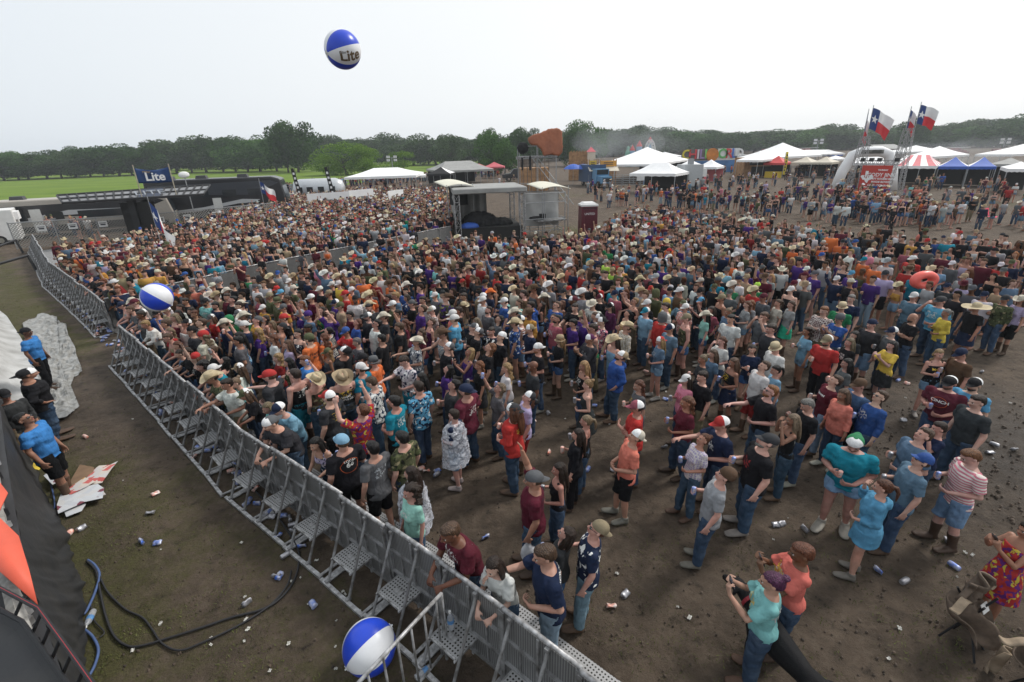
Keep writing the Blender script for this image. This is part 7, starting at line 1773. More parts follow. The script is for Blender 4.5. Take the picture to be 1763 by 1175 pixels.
for d in FILL:
    dirv = TGT-Vector((d['x'], d['y'])); d['ang'] = math.atan2(-dirv.x, dirv.y)+R(d['turn']); d['H'] = (1.78 if d['g'] == 'm' else 1.66)*rnd.uniform(.91, 1.06)
    p_ = pix((d['x'], d['y'], 1.6)); d['px'], d['py'] = p_
# 300 that show largest are individuals
print('T sample', time.time()-T00)
PEOPLE.sort(key=lambda d: -d['py'])
FILL.sort(key=lambda d: -d['py'])
print('listed', len(PEOPLE), 'fill', len(FILL))
NIND = 300
allp = sorted([(d['py'], 0, i) for i, d in enumerate(PEOPLE)]+[(d['py'], 1, i) for i, d in enumerate(FILL)], key=lambda t: -t[0])
IND = [(PEOPLE if k == 0 else FILL)[i] for _, k, i in allp[:NIND]]; REST = [(PEOPLE if k == 0 else FILL)[i] for _, k, i in allp[NIND:]]
# ---- wording
CN = dict(lightgrey='light grey', brightblue='bright blue', lightblue='light blue', skyblue='sky blue', bluegrey='blue grey', darkred='dark red', hotpink='hot pink', darkbrown='dark brown', jetblack='black', greyhair='grey', ash='dark blonde', blonde='blonde', denim='denim blue')
def cn(c): return CN.get(c, c)
def garment(d):
    t = {'tee': 't-shirt', 'long': 'long-sleeved shirt', 'jacket': 'jacket', 'tank': 'vest top', 'crop': 'crop top', 'bib': 'dress', 'poncho': 'rain poncho', 'coat': 'windcheater'}[d['top']]
    f = {'p': 'floral ', 'P': 'floral ', 's': 'striped ', 'h': 'checked ', 'c': 'camouflage ', 'u': 'flag striped ', 't': ''}[d['fab']]
    return cn(d['col'])+' '+f+t if d['fab'] != 'c' else f+t
def headw(d):
    if d['hat']: return cn(d['hatcol'])+' '+{'cap': 'cap', 'capback': 'backwards cap', 'cowboy': 'cowboy hat', 'bighat': 'giant sun hat', 'bucket': 'brimmed hat', 'beanie': 'bandana', 'hood': 'hood'}[d['hat']]
    if not d['hair']: return 'shaved head'
    return {'short': 'short', 'long': 'long', 'wavy': 'wavy', 'pony': 'tied back', 'bun': 'pinned up', 'curly': 'curly'}[d['hair']]+' '+cn(d['hc'])+' hair'
PW = {'U': 'one arm raised', 'V': 'both arms raised', 'L': 'leaning on the rail', 'C': 'arms folded', 'P': 'holding up a phone', 'D': 'holding a drink', 'E': 'hands at the chest', 'R': 'reaching forward', 'F': 'hands at the face', 'H': 'a hand at the face', 'K': 'hands in pockets', 'T': 'a hand on the hip', 'S': 'arms down', 'A': 'one hand lifted', 'G': 'hands joined low'}
def spot(d):
    x, y = d['px'], d['py']
    if x < 190 and y > 540: return 'by the stage skirt'
    if y > 860: return 'near the bottom edge'
    col = 'far left' if x < 330 else 'left' if x < 620 else 'centre' if x < 980 else 'right' if x < 1380 else 'far right'
    row = 'upper' if y < 520 else 'middle' if y < 640 else 'lower'
    return 'at %s %s of the crowd' % (row, col)
for d in IND: d['base'] = 'person in %s and %s' % (garment(d), headw(d))
from collections import Counter
def assign_labels():
    used = set(); cnt = Counter(d['base'] for d in IND)
    for d in IND:
        cand = []
        b = d['base']; p = PW[d['pose']]; s = spot(d)
        cand.append('%s, %s %s' % (b, p, s)); 
        near_ = sorted((e for e in IND if e is not d), key=lambda e: (e['x']-d['x'])**2+(e['y']-d['y'])**2)[:8]
        extra = []
        for e in near_:
            side = 'left' if d['px'] < e['px'] else 'right'
            extra.append('%s, %s of the %s' % (b, side, garment(e)))
            extra.append('%s, %s of the person with %s' % (b, side, headw(e)))
        if cnt[b] == 1: seq = cand
        else: seq = extra
        for c in seq+extra+['%s, %s, by the %s' % (b, p, garment(e)) for e in near_]:
            if c not in used and len(c.split()) <= 16: d['label'] = c; used.add(c); break
        else: d['label'] = ' '.join((b+', '+s).split()[:16])
assign_labels()
RIGS = []
for d in IND:
    sk = d['skin'] if d['skin'] is not None else rnd.choices([0, 1, 2, 3, 4, 5], [30, 25, 14, 22, 6, 3])[0]
    o, r = make_person(d['x'], d['y'], d['H'], d['ang'], d['g'], d['pose'], d['look'], d['top'], d['col'], d['fab'], d['bot'], d['hat'], d['hatcol'], d['hair'], d['hc'], 'boot' if rnd.random() < .72 else 'shoe', sk, d['wide'], d['glasses'], d['beard'], d['label'], 'people in the crowd', 0.0, d.get('tilt', 0.0))
    d['o'] = o; RIGS.append((d, o, r))
bpy.context.view_layer.update()
print('T indiv', time.time()-T00)
# ---- far crowd: every remaining spectator goes into one mass
LOWP = {}
def low(me, key, ratio_faces):
    """a lighter triangle copy of a mesh, as arrays"""
    if key in LOWP: return LOWP[key]
    o = bpy.data.objects.new('tmp', me); C.objects.link(o); md = o.modifiers.new('d', 'DECIMATE'); md.ratio = min(1, ratio_faces/len(me.polygons)); o.modifiers.new('t', 'TRIANGULATE')
    dg = bpy.context.evaluated_depsgraph_get(); ev = o.evaluated_get(dg); m2 = ev.to_mesh()
    nv = len(m2.vertices); co = np.empty(nv*3); m2.vertices.foreach_get('co', co); nf = len(m2.polygons); idx = np.empty(nf*3, dtype=np.int64); m2.loops.foreach_get('vertex_index', idx)
    ev.to_mesh_clear(); bpy.data.objects.remove(o); LOWP[key] = (co.reshape(-1, 3), idx.reshape(-1, 3)); return LOWP[key]
def combo(g, pose, top, bot, hatk, hairk, lod):
    r = Rig(g, pose, 0); f = (1.0, .38)[1-lod]
    parts = [(body_mesh(g, pose, 0), 0, None, 700, ('b', g, pose))]
    if top: parts.append((top_mesh(g, pose, top), 1, None, 340, ('t', g, pose, top)))
    if bot: parts.append((bottom_mesh(g, pose, BOTS[bot][0]), 2, None, 130, ('p', g, hash_(pose) % 2, bot)))
    if hatk: parts.append((hat_mesh(hatk), 3, r.headM, 150, ('h', hatk)))
    if hairk: parts.append((hair_mesh(hairk), 4, r.headM, 160, ('r', hairk)))
    V = []; F = []; MI = []; n = 0
    for me, k, Mx, fc, key in parts:
        co, idx = low(me, key+(lod,), fc*f)
        if Mx is not None: co = co @ np.array(Mx.to_3x3()).T+np.array(Mx.translation)
        V.append(co); F.append(idx+n); MI.append(np.full(len(idx), k)); n += len(co)
    return np.concatenate(V), np.concatenate(F), np.concatenate(MI)
CB = {}
def get_combo(d, lod):
    top = d['top'] if d['top'] in ('tee', 'long', 'tank', 'jacket', 'crop') else 'tee'
    if top == 'jacket': top = 'long'
    hair = None if d['hat'] == 'hood' else (d['hair'] if d['hair'] in ('long', 'wavy', 'short') else 'short' if d['hair'] else None)
    if d['hat'] and hair == 'short': hair = 'fringe'
    hat = {'capback': 'capback', 'cap': 'cap', 'cowboy': 'cowboy', 'bucket': 'cowboy', 'bighat': 'cowboy', 'beanie': 'capback', 'hood': 'hood'}.get(d['hat'])
    g = d['g']; bot = 'J' if d['bot'] in 'JBLT' else ('S' if d['bot'] in 'SN' else ('K' if g == 'm' else 'S'))
    pose = d['pose'] if d['pose'] in 'SDECGPUL' else 'D'
    if lod == 0: pose = {'P': 'E', 'U': 'U', 'L': 'D', 'C': 'C', 'E': 'E', 'D': 'D', 'S': 'S', 'G': 'S'}[pose]
    key = (g, pose, top, bot, hat, hair, lod)
    if key not in CB: CB[key] = combo(g, pose, top, bot, hat, hair, lod)
    return CB[key]
VV = []; FF = []; CC = []; nv = 0
for d in REST:
    lod = 1 if d['py'] > 440 else 0
    co, idx, mi = get_combo(d, lod); s = d['H']/1.79; a = d['ang']; ca_, sa_ = math.cos(a), math.sin(a); w_ = s*d['wide']
    P = np.stack([(co[:, 0]*w_*ca_-co[:, 1]*w_*sa_)+d['x'], (co[:, 0]*w_*sa_+co[:, 1]*w_*ca_)+d['y'], co[:, 2]*s], 1)
    sk = rnd.choices(SKINS, [30, 25, 14, 22, 6, 3, 1])[0]
    cols = np.array([jit(sk, .1), jit(COL[d['col']], .15), jit(BOTS[d['bot']][1] if BOTS.get(d['bot']) else (.05, .09, .18), .3), jit(COL[d['hatcol']], .1), jit(COL[d['hc']], .2), jit((.07, .045, .03), .3)])
    VV.append(P); FF.append(idx+nv); CC.append(cols[mi]); nv += len(P)
VV = np.concatenate(VV); FF = np.concatenate(FF); CC = np.concatenate(CC); nf = len(FF)
me = bpy.data.meshes.new('crowd'); me.vertices.add(nv); me.vertices.foreach_set('co', VV.ravel()); me.loops.add(nf*3); me.loops.foreach_set('vertex_index', FF.ravel().astype(np.int32)); me.polygons.add(nf)
me.polygons.foreach_set('loop_start', np.arange(0, nf*3, 3)); me.polygons.foreach_set('loop_total', np.full(nf, 3)); me.update(calc_edges=True); me.polygons.foreach_set('use_smooth', np.ones(nf, dtype=bool))
at = me.attributes.new('Col', 'FLOAT_COLOR', 'FACE'); at.data.foreach_set('color', np.concatenate([CC, np.ones((nf, 1))], 1).ravel().astype(np.float32))
m, nt, b, L = nodes('crowd_cloth_and_skin'); at = nt.nodes.new('ShaderNodeAttribute'); at.attribute_name = 'Col'; L(at.outputs['Color'], b.inputs['Base Color']); b.inputs['Roughness'].default_value = .85; b.inputs['Specular IOR Level'].default_value = .15
me.materials.append(m); tag(link('crowd', me), 'packed mass of festival spectators filling the showground behind the nearest ones', 'crowd', kind='stuff')
print('T crowd', time.time()-T00, 'crowd faces', nf, 'people', len(REST), 'lib', len(MESH), 'combos', len(CB))
# ================================================================== STAGE EDGE, PIT AND SMALL THINGS
# ---- stage edge at the left bottom: deck, black skirt, truss, loose coral banner
SKT = [(-40, 640), (0, 700), (7, 760), (20, 845), (35, 922), (50, 985), (67, 1042), (90, 1110), (118, 1190)]
SKB = [(-30, 620), (20, 700), (53, 795), (88, 865), (117, 930), (136, 985), (148, 1042), (147, 1110), (150, 1200)]
ZS = 1.9
st = empty('stage_edge', G(35, 922, ZS)[:2]+(0,), 0, 'edge of the stage with torn black skirt along the left bottom', 'stage'); o0 = Vector((st.location.x, st.location.y, 0))
top = [Vector(G(a, b, ZS)+(ZS,))-o0 for a, b in SKT]; bot = [Vector(G(a, b, 0.02)+(.02,))-o0 for a, b in SKB]
# keep the skirt hanging close to the deck edge
def at_(P, u):
    k = u*(len(P)-1); i = min(int(k), len(P)-2); return P[i].lerp(P[i+1], k-i)
def skirt(u, v):
    p = at_(top, u).lerp(at_(bot, u), v); f = (.05*nz3((u*26, v*2.2, 0))+.022*nz3((u*60, v*5, 3))+.03*nz3((u*9, v*1.5, 6)))*(.3+v); d = Vector((.65, .75, 0))
    q = p+d*f; return (q.x, q.y, max(.012, q.z-.10*math.sin(math.pi*v)))
BSK = M('stage_skirt', (.017, .018, .020), .62, .3, 2, bump=.6, bscale=4, spec=.35, dirt=(.035, .034, .033))
mb = MB(); mb.grid(skirt, 150, 16); mb.build('skirt', BSK, st, smooth=True)
back = Vector((-7, -6, 0)); mb = MB(); mb.add([tuple(p) for p in top]+[tuple(p+back) for p in top], [(i, i+1, len(top)+i+1, len(top)+i) for i in range(len(top)-1)]); mb.build('deck', M('stage_deck', (.03, .03, .032), .6, .2, 3), st, solid=-.1)
mb = MB()
for i in range(len(top)-1): mb.bar(top[i]+Vector((-.10, -.10, .06)), top[i+1]+Vector((-.10, -.10, .06)), .07, 6)
mb.build('edge_beam', M('worn_white_beam', (.30, .29, .27), .7, .35, 6, bump=.2), st)
for i in range(26):
    p = at_(top, .15+.8*i/25)+Vector((-.03+random.uniform(-.02, .05), -.03, .05)); mb = MB(); mb.box((p.x-.06, p.y-.06, p.z), (random.uniform(.06, .13), random.uniform(.05, .1), random.uniform(.05, .12)), M=None); mb.build('clamp', random.choice([BLACKM, BLACKM, ALUD]), st)
# coral banner pieces lying over the edge
CORAL = M('coral_banner', (.62, .10, .055), .6, .08, 2, bump=.15, bscale=3)
def gz(px_, py_, z): q = G(px_, py_, z); return (q[0], q[1], z)
for nm_, pts, lab in (('stage_banner', [(-60, 800), (0, 832), (14, 850), (0, 880), (-50, 900)], 'small corner of coral banner hanging over the stage edge'), ('stage_banner', [(-60, 860), (0, 893), (33, 925), (50, 980), (66, 1043), (0, 985), (-60, 940)], 'large coral banner panel stretched along the stage edge')):
    z = 2.12; P = [Vector(gz(a, b, z)) for a, b in pts]; c = sum(P, Vector())/len(P); mb = MB(); n = len(P)
    mb.add([p-c for p in P]+[(0, 0, .015)], [(i, (i+1) % n, n) for i in range(n)]); o = mb.build(nm_, CORAL, None, tuple(c), solid=.015, smooth=True); tag(o, lab, 'banner', 'coral banner pieces')
tr = empty('stage_truss', (0, 0, 0), 0, 'black pipe railing with dark netting below the coral banner', 'railing'); mb = MB(); pr = [(-40, 992), (66, 1048), (110, 1108), (165, 1185)]; P = [Vector(gz(a, b, 2.35)) for a, b in pr]; P2 = [Vector(gz(a-28, b+22, 2.2)) for a, b in pr]; P3 = [Vector(gz(a-30, b+70, 1.95)) for a, b in pr]
for Q in (P, P2, P3):
    for a, b in zip(Q, Q[1:]): mb.bar(a, b, .018, 8)
for k in range(9): mb.bar(at_(P, k/8), at_(P3, k/8), .014, 6)
mb.build('pipes', BLACKM, tr); mb = MB()
for k in range(4): mb.bar(P[min(k, 3)]+Vector((0, 0, .012)), P[min(k+1, 3)]+Vector((0, 0, .012)), .006, 5)
mb.build('red_cord', M('red_cord', (.3, .02, .03), .6, .05), tr)
mb = MB(); mb.grid(lambda u, v: tuple(at_(P2, u).lerp(Vector((at_(P3, u).x-1.2*v, at_(P3, u).y-1.2*v, 1.93)), v)), 20, 6); mb.build('netting', BSK, tr)
# ---- white tarpaulin at the left: a draped heap and its skirt on the ground
TARP = M('white_tarpaulin', (.44, .44, .43), .5, .12, 1.5, bump=1.0, bscale=2.2, dirt=(.26, .255, .24))
TP = [(0, 515), (35, 534), (62, 560), (88, 590), (110, 622), (110, 665), (80, 705), (30, 715), (-60, 715), (-160, 620), (-160, 500), (-60, 478)]
TG = [G(a, b) for a, b in [(-20, 520), (12, 545), (38, 585), (58, 630), (72, 668), (70, 700), (20, 722), (-60, 740), (-200, 680), (-200, 540), (-80, 490)]]
cx_ = sum(p[0] for p in TG)/len(TG)-1.2; cy_ = sum(p[1] for p in TG)/len(TG)-.5
t = empty('tarpaulin', (cx_, cy_, 0), 0, 'white tarpaulin draped over stage gear at the left edge', 'tarpaulin')
n = len(TG)
def tp(u, v):
    k = u*n; i = int(k) % n; f = k-int(k); a = TG[i]; b = TG[(i+1) % n]; x = a[0]+(b[0]-a[0])*f-cx_; y = a[1]+(b[1]-a[1])*f-cy_; s = v
    z = 2.3*smoothstep(1-v)*(1 if v < 1 else 1)+.34*nz3((x*v*.9, y*v*.9, 1))*math.sin(math.pi*v)+.16*abs(nz3((x*v*2.2, y*v*2.2, 4)))*math.sin(math.pi*v)+.05*nz3((u*60, v*2, 3))*math.sin(math.pi*v)
    return (x*s, y*s, max(.015, z))
mb = MB(); mb.grid(tp, 120, 26); mb.build('draped_sheet', TARP, t, smooth=True)
edge = [(70, 543), (98, 546), (101, 555), (115, 560), (118, 578), (130, 600), (133, 615), (140, 632), (143, 643), (128, 650), (120, 668), (125, 682), (137, 700), (125, 712), (118, 722), (96, 730), (80, 715), (70, 668), (50, 610), (40, 560)]
EG = [G(a, b) for a, b in edge]; ex_ = sum(p[0] for p in EG)/len(EG); ey_ = sum(p[1] for p in EG)/len(EG); n2 = len(EG)
def tq(u, v):
    k = u*n2; i = int(k) % n2; f = k-int(k); a = EG[i]; b = EG[(i+1) % n2]; x = (a[0]+(b[0]-a[0])*f-ex_)*v; y = (a[1]+(b[1]-a[1])*f-ey_)*v
    return (x, y, max(.012, .03+.05*math.sin(x*15+y*9+6*nz3((x*2, y*2, 0)))+.09*abs(nz3((x*3.5, y*3.5, 5)))+.03*nz3((x*11, y*11, 2))))
mb = MB(); mb.grid(tq, 160, 40); o = mb.build('ground_sheet', M('grey_plastic_sheet', (.27, .27, .26), .4, .3, 7, bump=1.0, bscale=5, dirt=(.13, .125, .11)), t, (ex_-cx_, ey_-cy_, 0), smooth=True)
# ---- beach balls
BW = M('ball_white', (.72, .73, .75), .32, .03); BB = M('ball_blue', (.018, .06, .52), .3, .04); VALVE = M('ball_valve', (.6, .6, .6), .4, .02)
def beach_ball(c, r, rot, label, text=False):
    mb = MB(); n, m_ = 48, 30; V = []; F = []; 
    for j in range(m_+1):
        ph = math.pi*j/m_
        for i in range(n):
            a = 2*math.pi*i/n; seam = 1-.010*math.exp(-((i % 8)/1.0)**2) if True else 1; V.append((r*seam*math.sin(ph)*math.cos(a), r*seam*math.sin(ph)*math.sin(a), r*.985*math.cos(ph)))
    for j in range(m_):
        for i in range(n): F.append((j*n+i, (j+1)*n+i, (j+1)*n+(i+1) % n, j*n+(i+1) % n)); mb.mi.append((i//8) % 2)
    mb.v = V; mb.f = F; me = mb.mesh('beach_ball', [BW, BB], True); o = link('beach_ball', me, None, None, c); o.rotation_euler = rot; tag(o, label, 'beach ball', 'beach balls')
    for s in (1, -1): mb = MB(); mb.bar((0, 0, s*r*.985), (0, 0, s*r*1.005), r*.13, 18); mb.bar((0, 0, s*r), (0, 0, s*(r+.02)), r*.03, 10); mb.build('cap', BW if s > 0 else VALVE, o)
    if text:
        me = text_mesh('Lite', r*.80, M('ball_gold', (.13, .09, .05), .5, .1), .0, .006); refine(me, r*.09); n_ = len(me.vertices); co = np.empty(n_*3); me.vertices.foreach_get('co', co); co = co.reshape(-1, 3); lon = R(30)-co[:, 1]/r; lat = co[:, 0]/r-.10
        rr = r*1.012; q = np.stack([rr*np.cos(lat)*np.cos(lon), rr*np.cos(lat)*np.sin(lon), rr*np.sin(lat)*.985], 1); me.vertices.foreach_set('co', q.ravel()); me.update(); link('lettering', me, o)
        me = text_mesh('Miller', r*.16, M('ball_ink', (.3, .3, .3), .5, .05), 0, .004); refine(me, r*.09); co = np.empty(len(me.vertices)*3); me.vertices.foreach_get('co', co); co = co.reshape(-1, 3); lon = R(30)-co[:, 1]/r-.22; lat = co[:, 0]/r-.50; q = np.stack([rr*np.cos(lat)*np.cos(lon), rr*np.cos(lat)*np.sin(lon), rr*np.sin(lat)*.985], 1); me.vertices.foreach_set('co', q.ravel()); me.update(); link('small_lettering', me, o)
    return o
def aim(view_from, c, lon_deg, axis_img, tilt=0):
    """rotation putting longitude lon (deg, on the equator) toward the camera and the pole along image direction axis_img"""
    f = (Vector((0, 0, CAM_H))-Vector(c)).normalized(); up = Vector(axis_img); up = (up-f*up.dot(f)).normalized(); up = (up*math.cos(tilt)+f*math.sin(tilt)).normalized(); f = (f-up*f.dot(up)).normalized(); s = up.cross(f)
    Mx = Matrix((f, s, up)).transposed(); return (Mx @ Matrix.Rotation(-R(lon_deg), 3, 'Z')).to_euler()
right = cam.matrix_world.to_3x3() @ Vector((1, 0, 0)); upv = cam.matrix_world.to_3x3() @ Vector((0, 1, 0))
def ball_at(px_, py_, Y, diam_px, lon, ax, label, text=False, tilt=0):
    c = GD(px_, py_, Y); dist = (Vector(c)-Vector((0, 0, CAM_H))).length; v = Vector(c)-Vector((0, 0, CAM_H)); zc = -(cam.matrix_world.inverted() @ Vector(c)).z
    r = diam_px/2/FPX*zc*.93; return beach_ball(c, r, aim(0, c, lon, tuple(right*ax[0]+upv*ax[1]), tilt), label, text)
ball_at(590, 85.5, 9.0, 66, 8, (.96, .22), 'blue and white beach ball with gold lettering floating in the sky', True, -.45)
ball_at(270, 512, 11.8, 53, 58, (.88, -.47), 'blue and white beach ball bouncing over the left front corner')
cb_ = ball_at(636, 1112, 4.0, 100, 12, (.72, .69), 'blue and white beach ball resting in the pit by the gate')
cb_.location = G(636, 1112, .52)+(.52,); cb_.scale = (1, 1, 1)
rr_ = max(abs(v.co.x) for v in cb_.data.vertices); cb_.location = G(636, 1114, rr_)+(rr_,)
# ---- coral inflatable among the right crowd, pink chair, folded camp chairs
q = G(1595, 470, 1.75); t = empty('inflatable_ring', (q[0], q[1], 1.50), 0, 'coral pink inflatable ring held up in the right hand crowd', 'inflatable'); mb = MB(); V = []; n, m_ = 28, 12
for i in range(n):
    a = 2*math.pi*i/n
    for j in range(m_): b = 2*math.pi*j/m_; V.append(((.30+.15*math.cos(b))*math.cos(a), .15*math.sin(b), (.19+.13*math.cos(b))*math.sin(a)))
mb.add(V, [(i*m_+j, ((i+1) % n)*m_+j, ((i+1) % n)*m_+(j+1) % m_, i*m_+(j+1) % m_) for i in range(n) for j in range(m_)]); mb.build('ring', M('coral_vinyl', (.80, .14, .11), .35, .05), t, smooth=True)
t = empty('folding_chair', G(1704, 384)+(0,), R(30), 'bright pink folding chair alone on the mud at right', 'chair'); PK = M('pink_canvas', (.75, .05, .12), .7, .05)
mb = MB(); mb.grid(lambda u, v: (-.3+.6*u, -.25+.5*v, .45-.05*math.sin(math.pi*u)), 6, 4); mb.build('seat', PK, t, solid=.01); mb = MB(); mb.grid(lambda u, v: (-.3+.6*u, .25+.15*v, .5+.5*v), 6, 4); mb.build('backrest', PK, t, solid=.01)
for x in (-.3, .3):
    for y in (-.25, .25): mb = MB(); mb.bar((x, y, 0), (x, -y, .5 if y < 0 else .48), .014, 6); mb.build('leg', BLACKM, t)
CANV = M('brown_canvas', (.13, .095, .07), .85, .25, 8, bump=.5, bscale=18); CANV2 = M('tan_canvas', (.30, .23, .16), .85, .2, 8, bump=.4, bscale=18)
def camp_chair(loc, rz, label, tagp=True):
    t = empty('camp_chair', loc, rz, label, 'chair', 'folded camp chairs')
    for a, b in (((-.16, -.20, 0), (.12, .18, .78)), ((.14, -.16, 0), (-.1, .2, .8)), ((-.13, .18, 0), (.1, -.1, .82)), ((.15, .15, 0), (-.12, -.08, .76))): mb = MB(); mb.bar(a, b, .013, 8); mb.build('leg', BLACKM, t)
    mb = MB(); mb.grid(lambda u, v: (-.26+.52*u+.05*math.sin(v*7), -.20+.10*math.sin(u*9)+.35*v, .28+.42*v+.07*math.sin(u*12+v*4)), 16, 14); mb.build('seat', CANV, t, solid=.015, smooth=True)
    mb = MB(); mb.grid(lambda u, v: (-.16+.32*u+.04*math.sin(v*11), .12+.07*math.sin(u*14)-.1*v, .55+.5*v-.06*math.sin(u*8)), 16, 14); mb.build('backrest', CANV, t, solid=.02, smooth=True)
    mb = MB(); mb.grid(lambda u, v: (-.20+.16*u+.03*math.sin(v*6), -.34+.05*math.sin(u*8+v*3)-.05*v, .02+.42*v), 10, 10); mb.build('hanging_flap', CANV2, t, solid=.012, smooth=True)
    for s in (-1, 1): mb = MB(); mb.grid(lambda u, v, s=s: (s*(.16+.3*u), .02+.09*v, .74+.04*math.sin(u*6)), 8, 3); mb.build('armrest', CANV2, t, solid=.02, smooth=True)
    if tagp: mb = MB(); mb.box((0, -.13, .52), (.13, .008, .11), M=Matrix.Rotation(R(-28), 4, 'X')); o = mb.build('paper_tag', WHITEP, t); o.location = (.03, -.18, .13)
    return t
camp_chair(G(1655, 1108)+(0,), R(25), 'folded brown camp chair with a white tag near the red dress')
camp_chair(G(1778, 1210)+(0,), R(-20), 'folded brown camp chair cut by the bottom right corner', False)
# ---- black dog
mb = MB(); DOGM = M('black_coat', (.008, .008, .009), .75, .1, 20, bump=.3, spec=.2)
sp = [(-.62, 0, .72), (-.55, 0, .70), (-.30, 0, .70), (.0, 0, .69), (.25, 0, .70), (.42, 0, .74)]; rd = [(.07, .08), (.15, .16), (.10, .12), (.14, .18), (.16, .21), (.12, .16)]
mb.add(*loft([Vector(p) for p in sp], rd, n=14, side=Vector((0, 1, 0))))
mb.add(*loft([Vector(p) for p in ((.38, 0, .76), (.54, 0, .80), (.66, 0, .83))], [(.10, .13), (.075, .10), (.07, .085)], n=12, side=Vector((0, 1, 0))))
mb.ell((.74, 0, .84), (.12, .085, .085), 12, 8); mb.add(*loft([Vector((.78, 0, .82)), Vector((.91, 0, .76)), Vector((.98, 0, .73))], [(.055, .055), (.045, .048), (.035, .035)], n=10, side=Vector((0, 1, 0))))
for s in (1, -1): mb.add(*loft([Vector((.68, s*.06, .89)), Vector((.66, s*.11, .85)), Vector((.68, s*.12, .77))], [(.03, .02), (.035, .012), (.015, .008)], n=8))
for s in (1, -1):
    mb.add(*loft([Vector(p) for p in ((.33, s*.10, .72), (.30, s*.11, .52), (.33, s*.11, .36), (.31, s*.11, .20), (.31, s*.11, .05))], [(.075, .09), (.05, .055), (.038, .04), (.028, .03), (.03, .032)], n=10)); mb.ell((.35, s*.11, .03), (.06, .04, .03), 8, 6)
    mb.add(*loft([Vector(p) for p in ((-.50, s*.09, .72), (-.42, s*.11, .52), (-.52, s*.11, .38), (-.60, s*.11, .26), (-.56, s*.11, .05))], [(.09, .12), (.065, .085), (.045, .05), (.030, .034), (.03, .032)], n=10)); mb.ell((-.52, s*.11, .03), (.06, .04, .03), 8, 6)
mb.add(*loft([Vector((-.62, 0, .74)), Vector((-.74, 0, .66)), Vector((-.80, 0, .50)), Vector((-.84, .02, .36))], [(.035, .035), (.024, .024), (.016, .016), (.008, .008)], n=8))
me = remesh(mb.v, mb.f, .014, 3, .5); me.materials.append(DOGM); dog = link('dog', me); tag(dog, 'large black dog standing behind the aqua and coral shirts', 'dog')
a = Vector(G(1290, 1035, .8)); b = Vector(G(1405, 1185, .7)); dog.location = ((a.x*.45+b.x*.55), (a.y*.45+b.y*.55), 0); dog.rotation_euler = (0, 0, math.atan2(a.y-b.y, a.x-b.x)); dog.scale = (1.0, 1.05, 1.0)
mb = MB(); V, F = loft([Vector((.52, 0, .795)), Vector((.56, 0, .805))], [(.092, .118), (.088, .112)], n=16, side=Vector((0, 1, 0)), closed=False); mb.add(V, F); mb.build('collar', M('collar', (.25, .02, .03), .6, .05), dog, solid=.006)
for s in (1, -1): mb = MB(); mb.ell((.82, s*.06, .87), (.012, .01, .012), 8, 6); mb.build('eye', PUP, dog, smooth=True)
# ---- cardboard and cartons on the grass
CARD = M('cardboard', (.20, .125, .075), .9, .15, 5); PRW = M('carton_white', (.50, .52, .54), .7, .15, 5)
def carton_mat(nm, cols):
    m, nt, b, L = nodes(nm); N = nt.nodes.new; tc = N('ShaderNodeTexCoord'); v = N('ShaderNodeTexVoronoi'); v.inputs['Scale'].default_value = 9; v.distance = 'CHEBYCHEV'; v.inputs['Randomness'].default_value = .7; L(tc.outputs['Object'], v.inputs['Vector'])
    sx = N('ShaderNodeSeparateColor'); L(v.outputs['Color'], sx.inputs[0]); rp = N('ShaderNodeValToRGB'); rp.color_ramp.interpolation = 'CONSTANT'; e = rp.color_ramp.elements; e[0].color = (*cols[0], 1); e[1].position = .9; e[1].color = (*cols[-1], 1)
    for i, c in enumerate(cols[1:-1]): k = e.new(.35+.5*i/len(cols)); k.color = (*c, 1)
    L(sx.outputs[0], rp.inputs[0]); L(rp.outputs[0], b.inputs['Base Color']); b.inputs['Roughness'].default_value = .7; return m
CB1 = carton_mat('beer_carton_blue', [(.50, .52, .54), (.45, .47, .5), (.08, .26, .42), (.5, .5, .5), (.16, .04, .06)]); CB2 = carton_mat('beer_carton_red', [(.48, .46, .45), (.45, .10, .09), (.50, .26, .04), (.5, .45, .4), (.4, .07, .06)])
cards = [([(150, 822), (172, 806), (196, 802), (190, 812), (165, 824)], CB2, 'ragged pink carton flap at the top of the pile'), ([(112, 884), (128, 868), (150, 872), (142, 884), (116, 894)], CB1, 'torn white carton corner nearest the skirt'), ([(128, 838), (146, 828), (160, 832), (146, 842)], PRW, 'crumpled white carton sleeve in the middle of the pile'), ([(150, 856), (176, 846), (184, 856), (160, 866)], CB2, 'orange and white carton strip on the blue carton'), ([(118, 845), (140, 806), (165, 812), (160, 838), (135, 850)], CARD, 'flattened brown cardboard among the beer cartons'), ([(140, 828), (185, 812), (205, 800), (195, 815), (178, 838), (145, 845)], CB2, 'torn red and yellow beer carton lying flat'),
  ([(108, 862), (130, 850), (172, 842), (183, 850), (180, 866), (150, 872), (104, 893), (102, 880)], CB1, 'flattened blue and white beer carton nearest the camera'), ([(118, 853), (150, 832), (168, 838), (150, 850), (125, 862)], CB2, 'small crumpled red carton between the flattened boxes'), ([(80, 830), (98, 815), (120, 818), (118, 834), (95, 845)], CB1, 'blue carton under the feet of the guard'), ([(60, 818), (64, 806), (78, 812), (72, 820)], M('yellow_pack', (.6, .45, .05), .6, .3, 9), 'small yellow packet beside the cartons')]
for k, (pts, m_, lab) in enumerate(cards):
    P = [Vector(G(a, b)+(0,)) for a, b in pts]; c = sum(P, Vector())/len(P); mb = MB(); n = len(P); mb.add([(p.x-c.x, p.y-c.y, .02+random.uniform(0, .035)) for p in P]+[(0, 0, .045)], [(i, (i+1) % n, n) for i in range(n)]); tag(mb.build('carton', m_, None, (c.x, c.y, .012*k), solid=.006), lab, 'carton', 'flattened cartons')
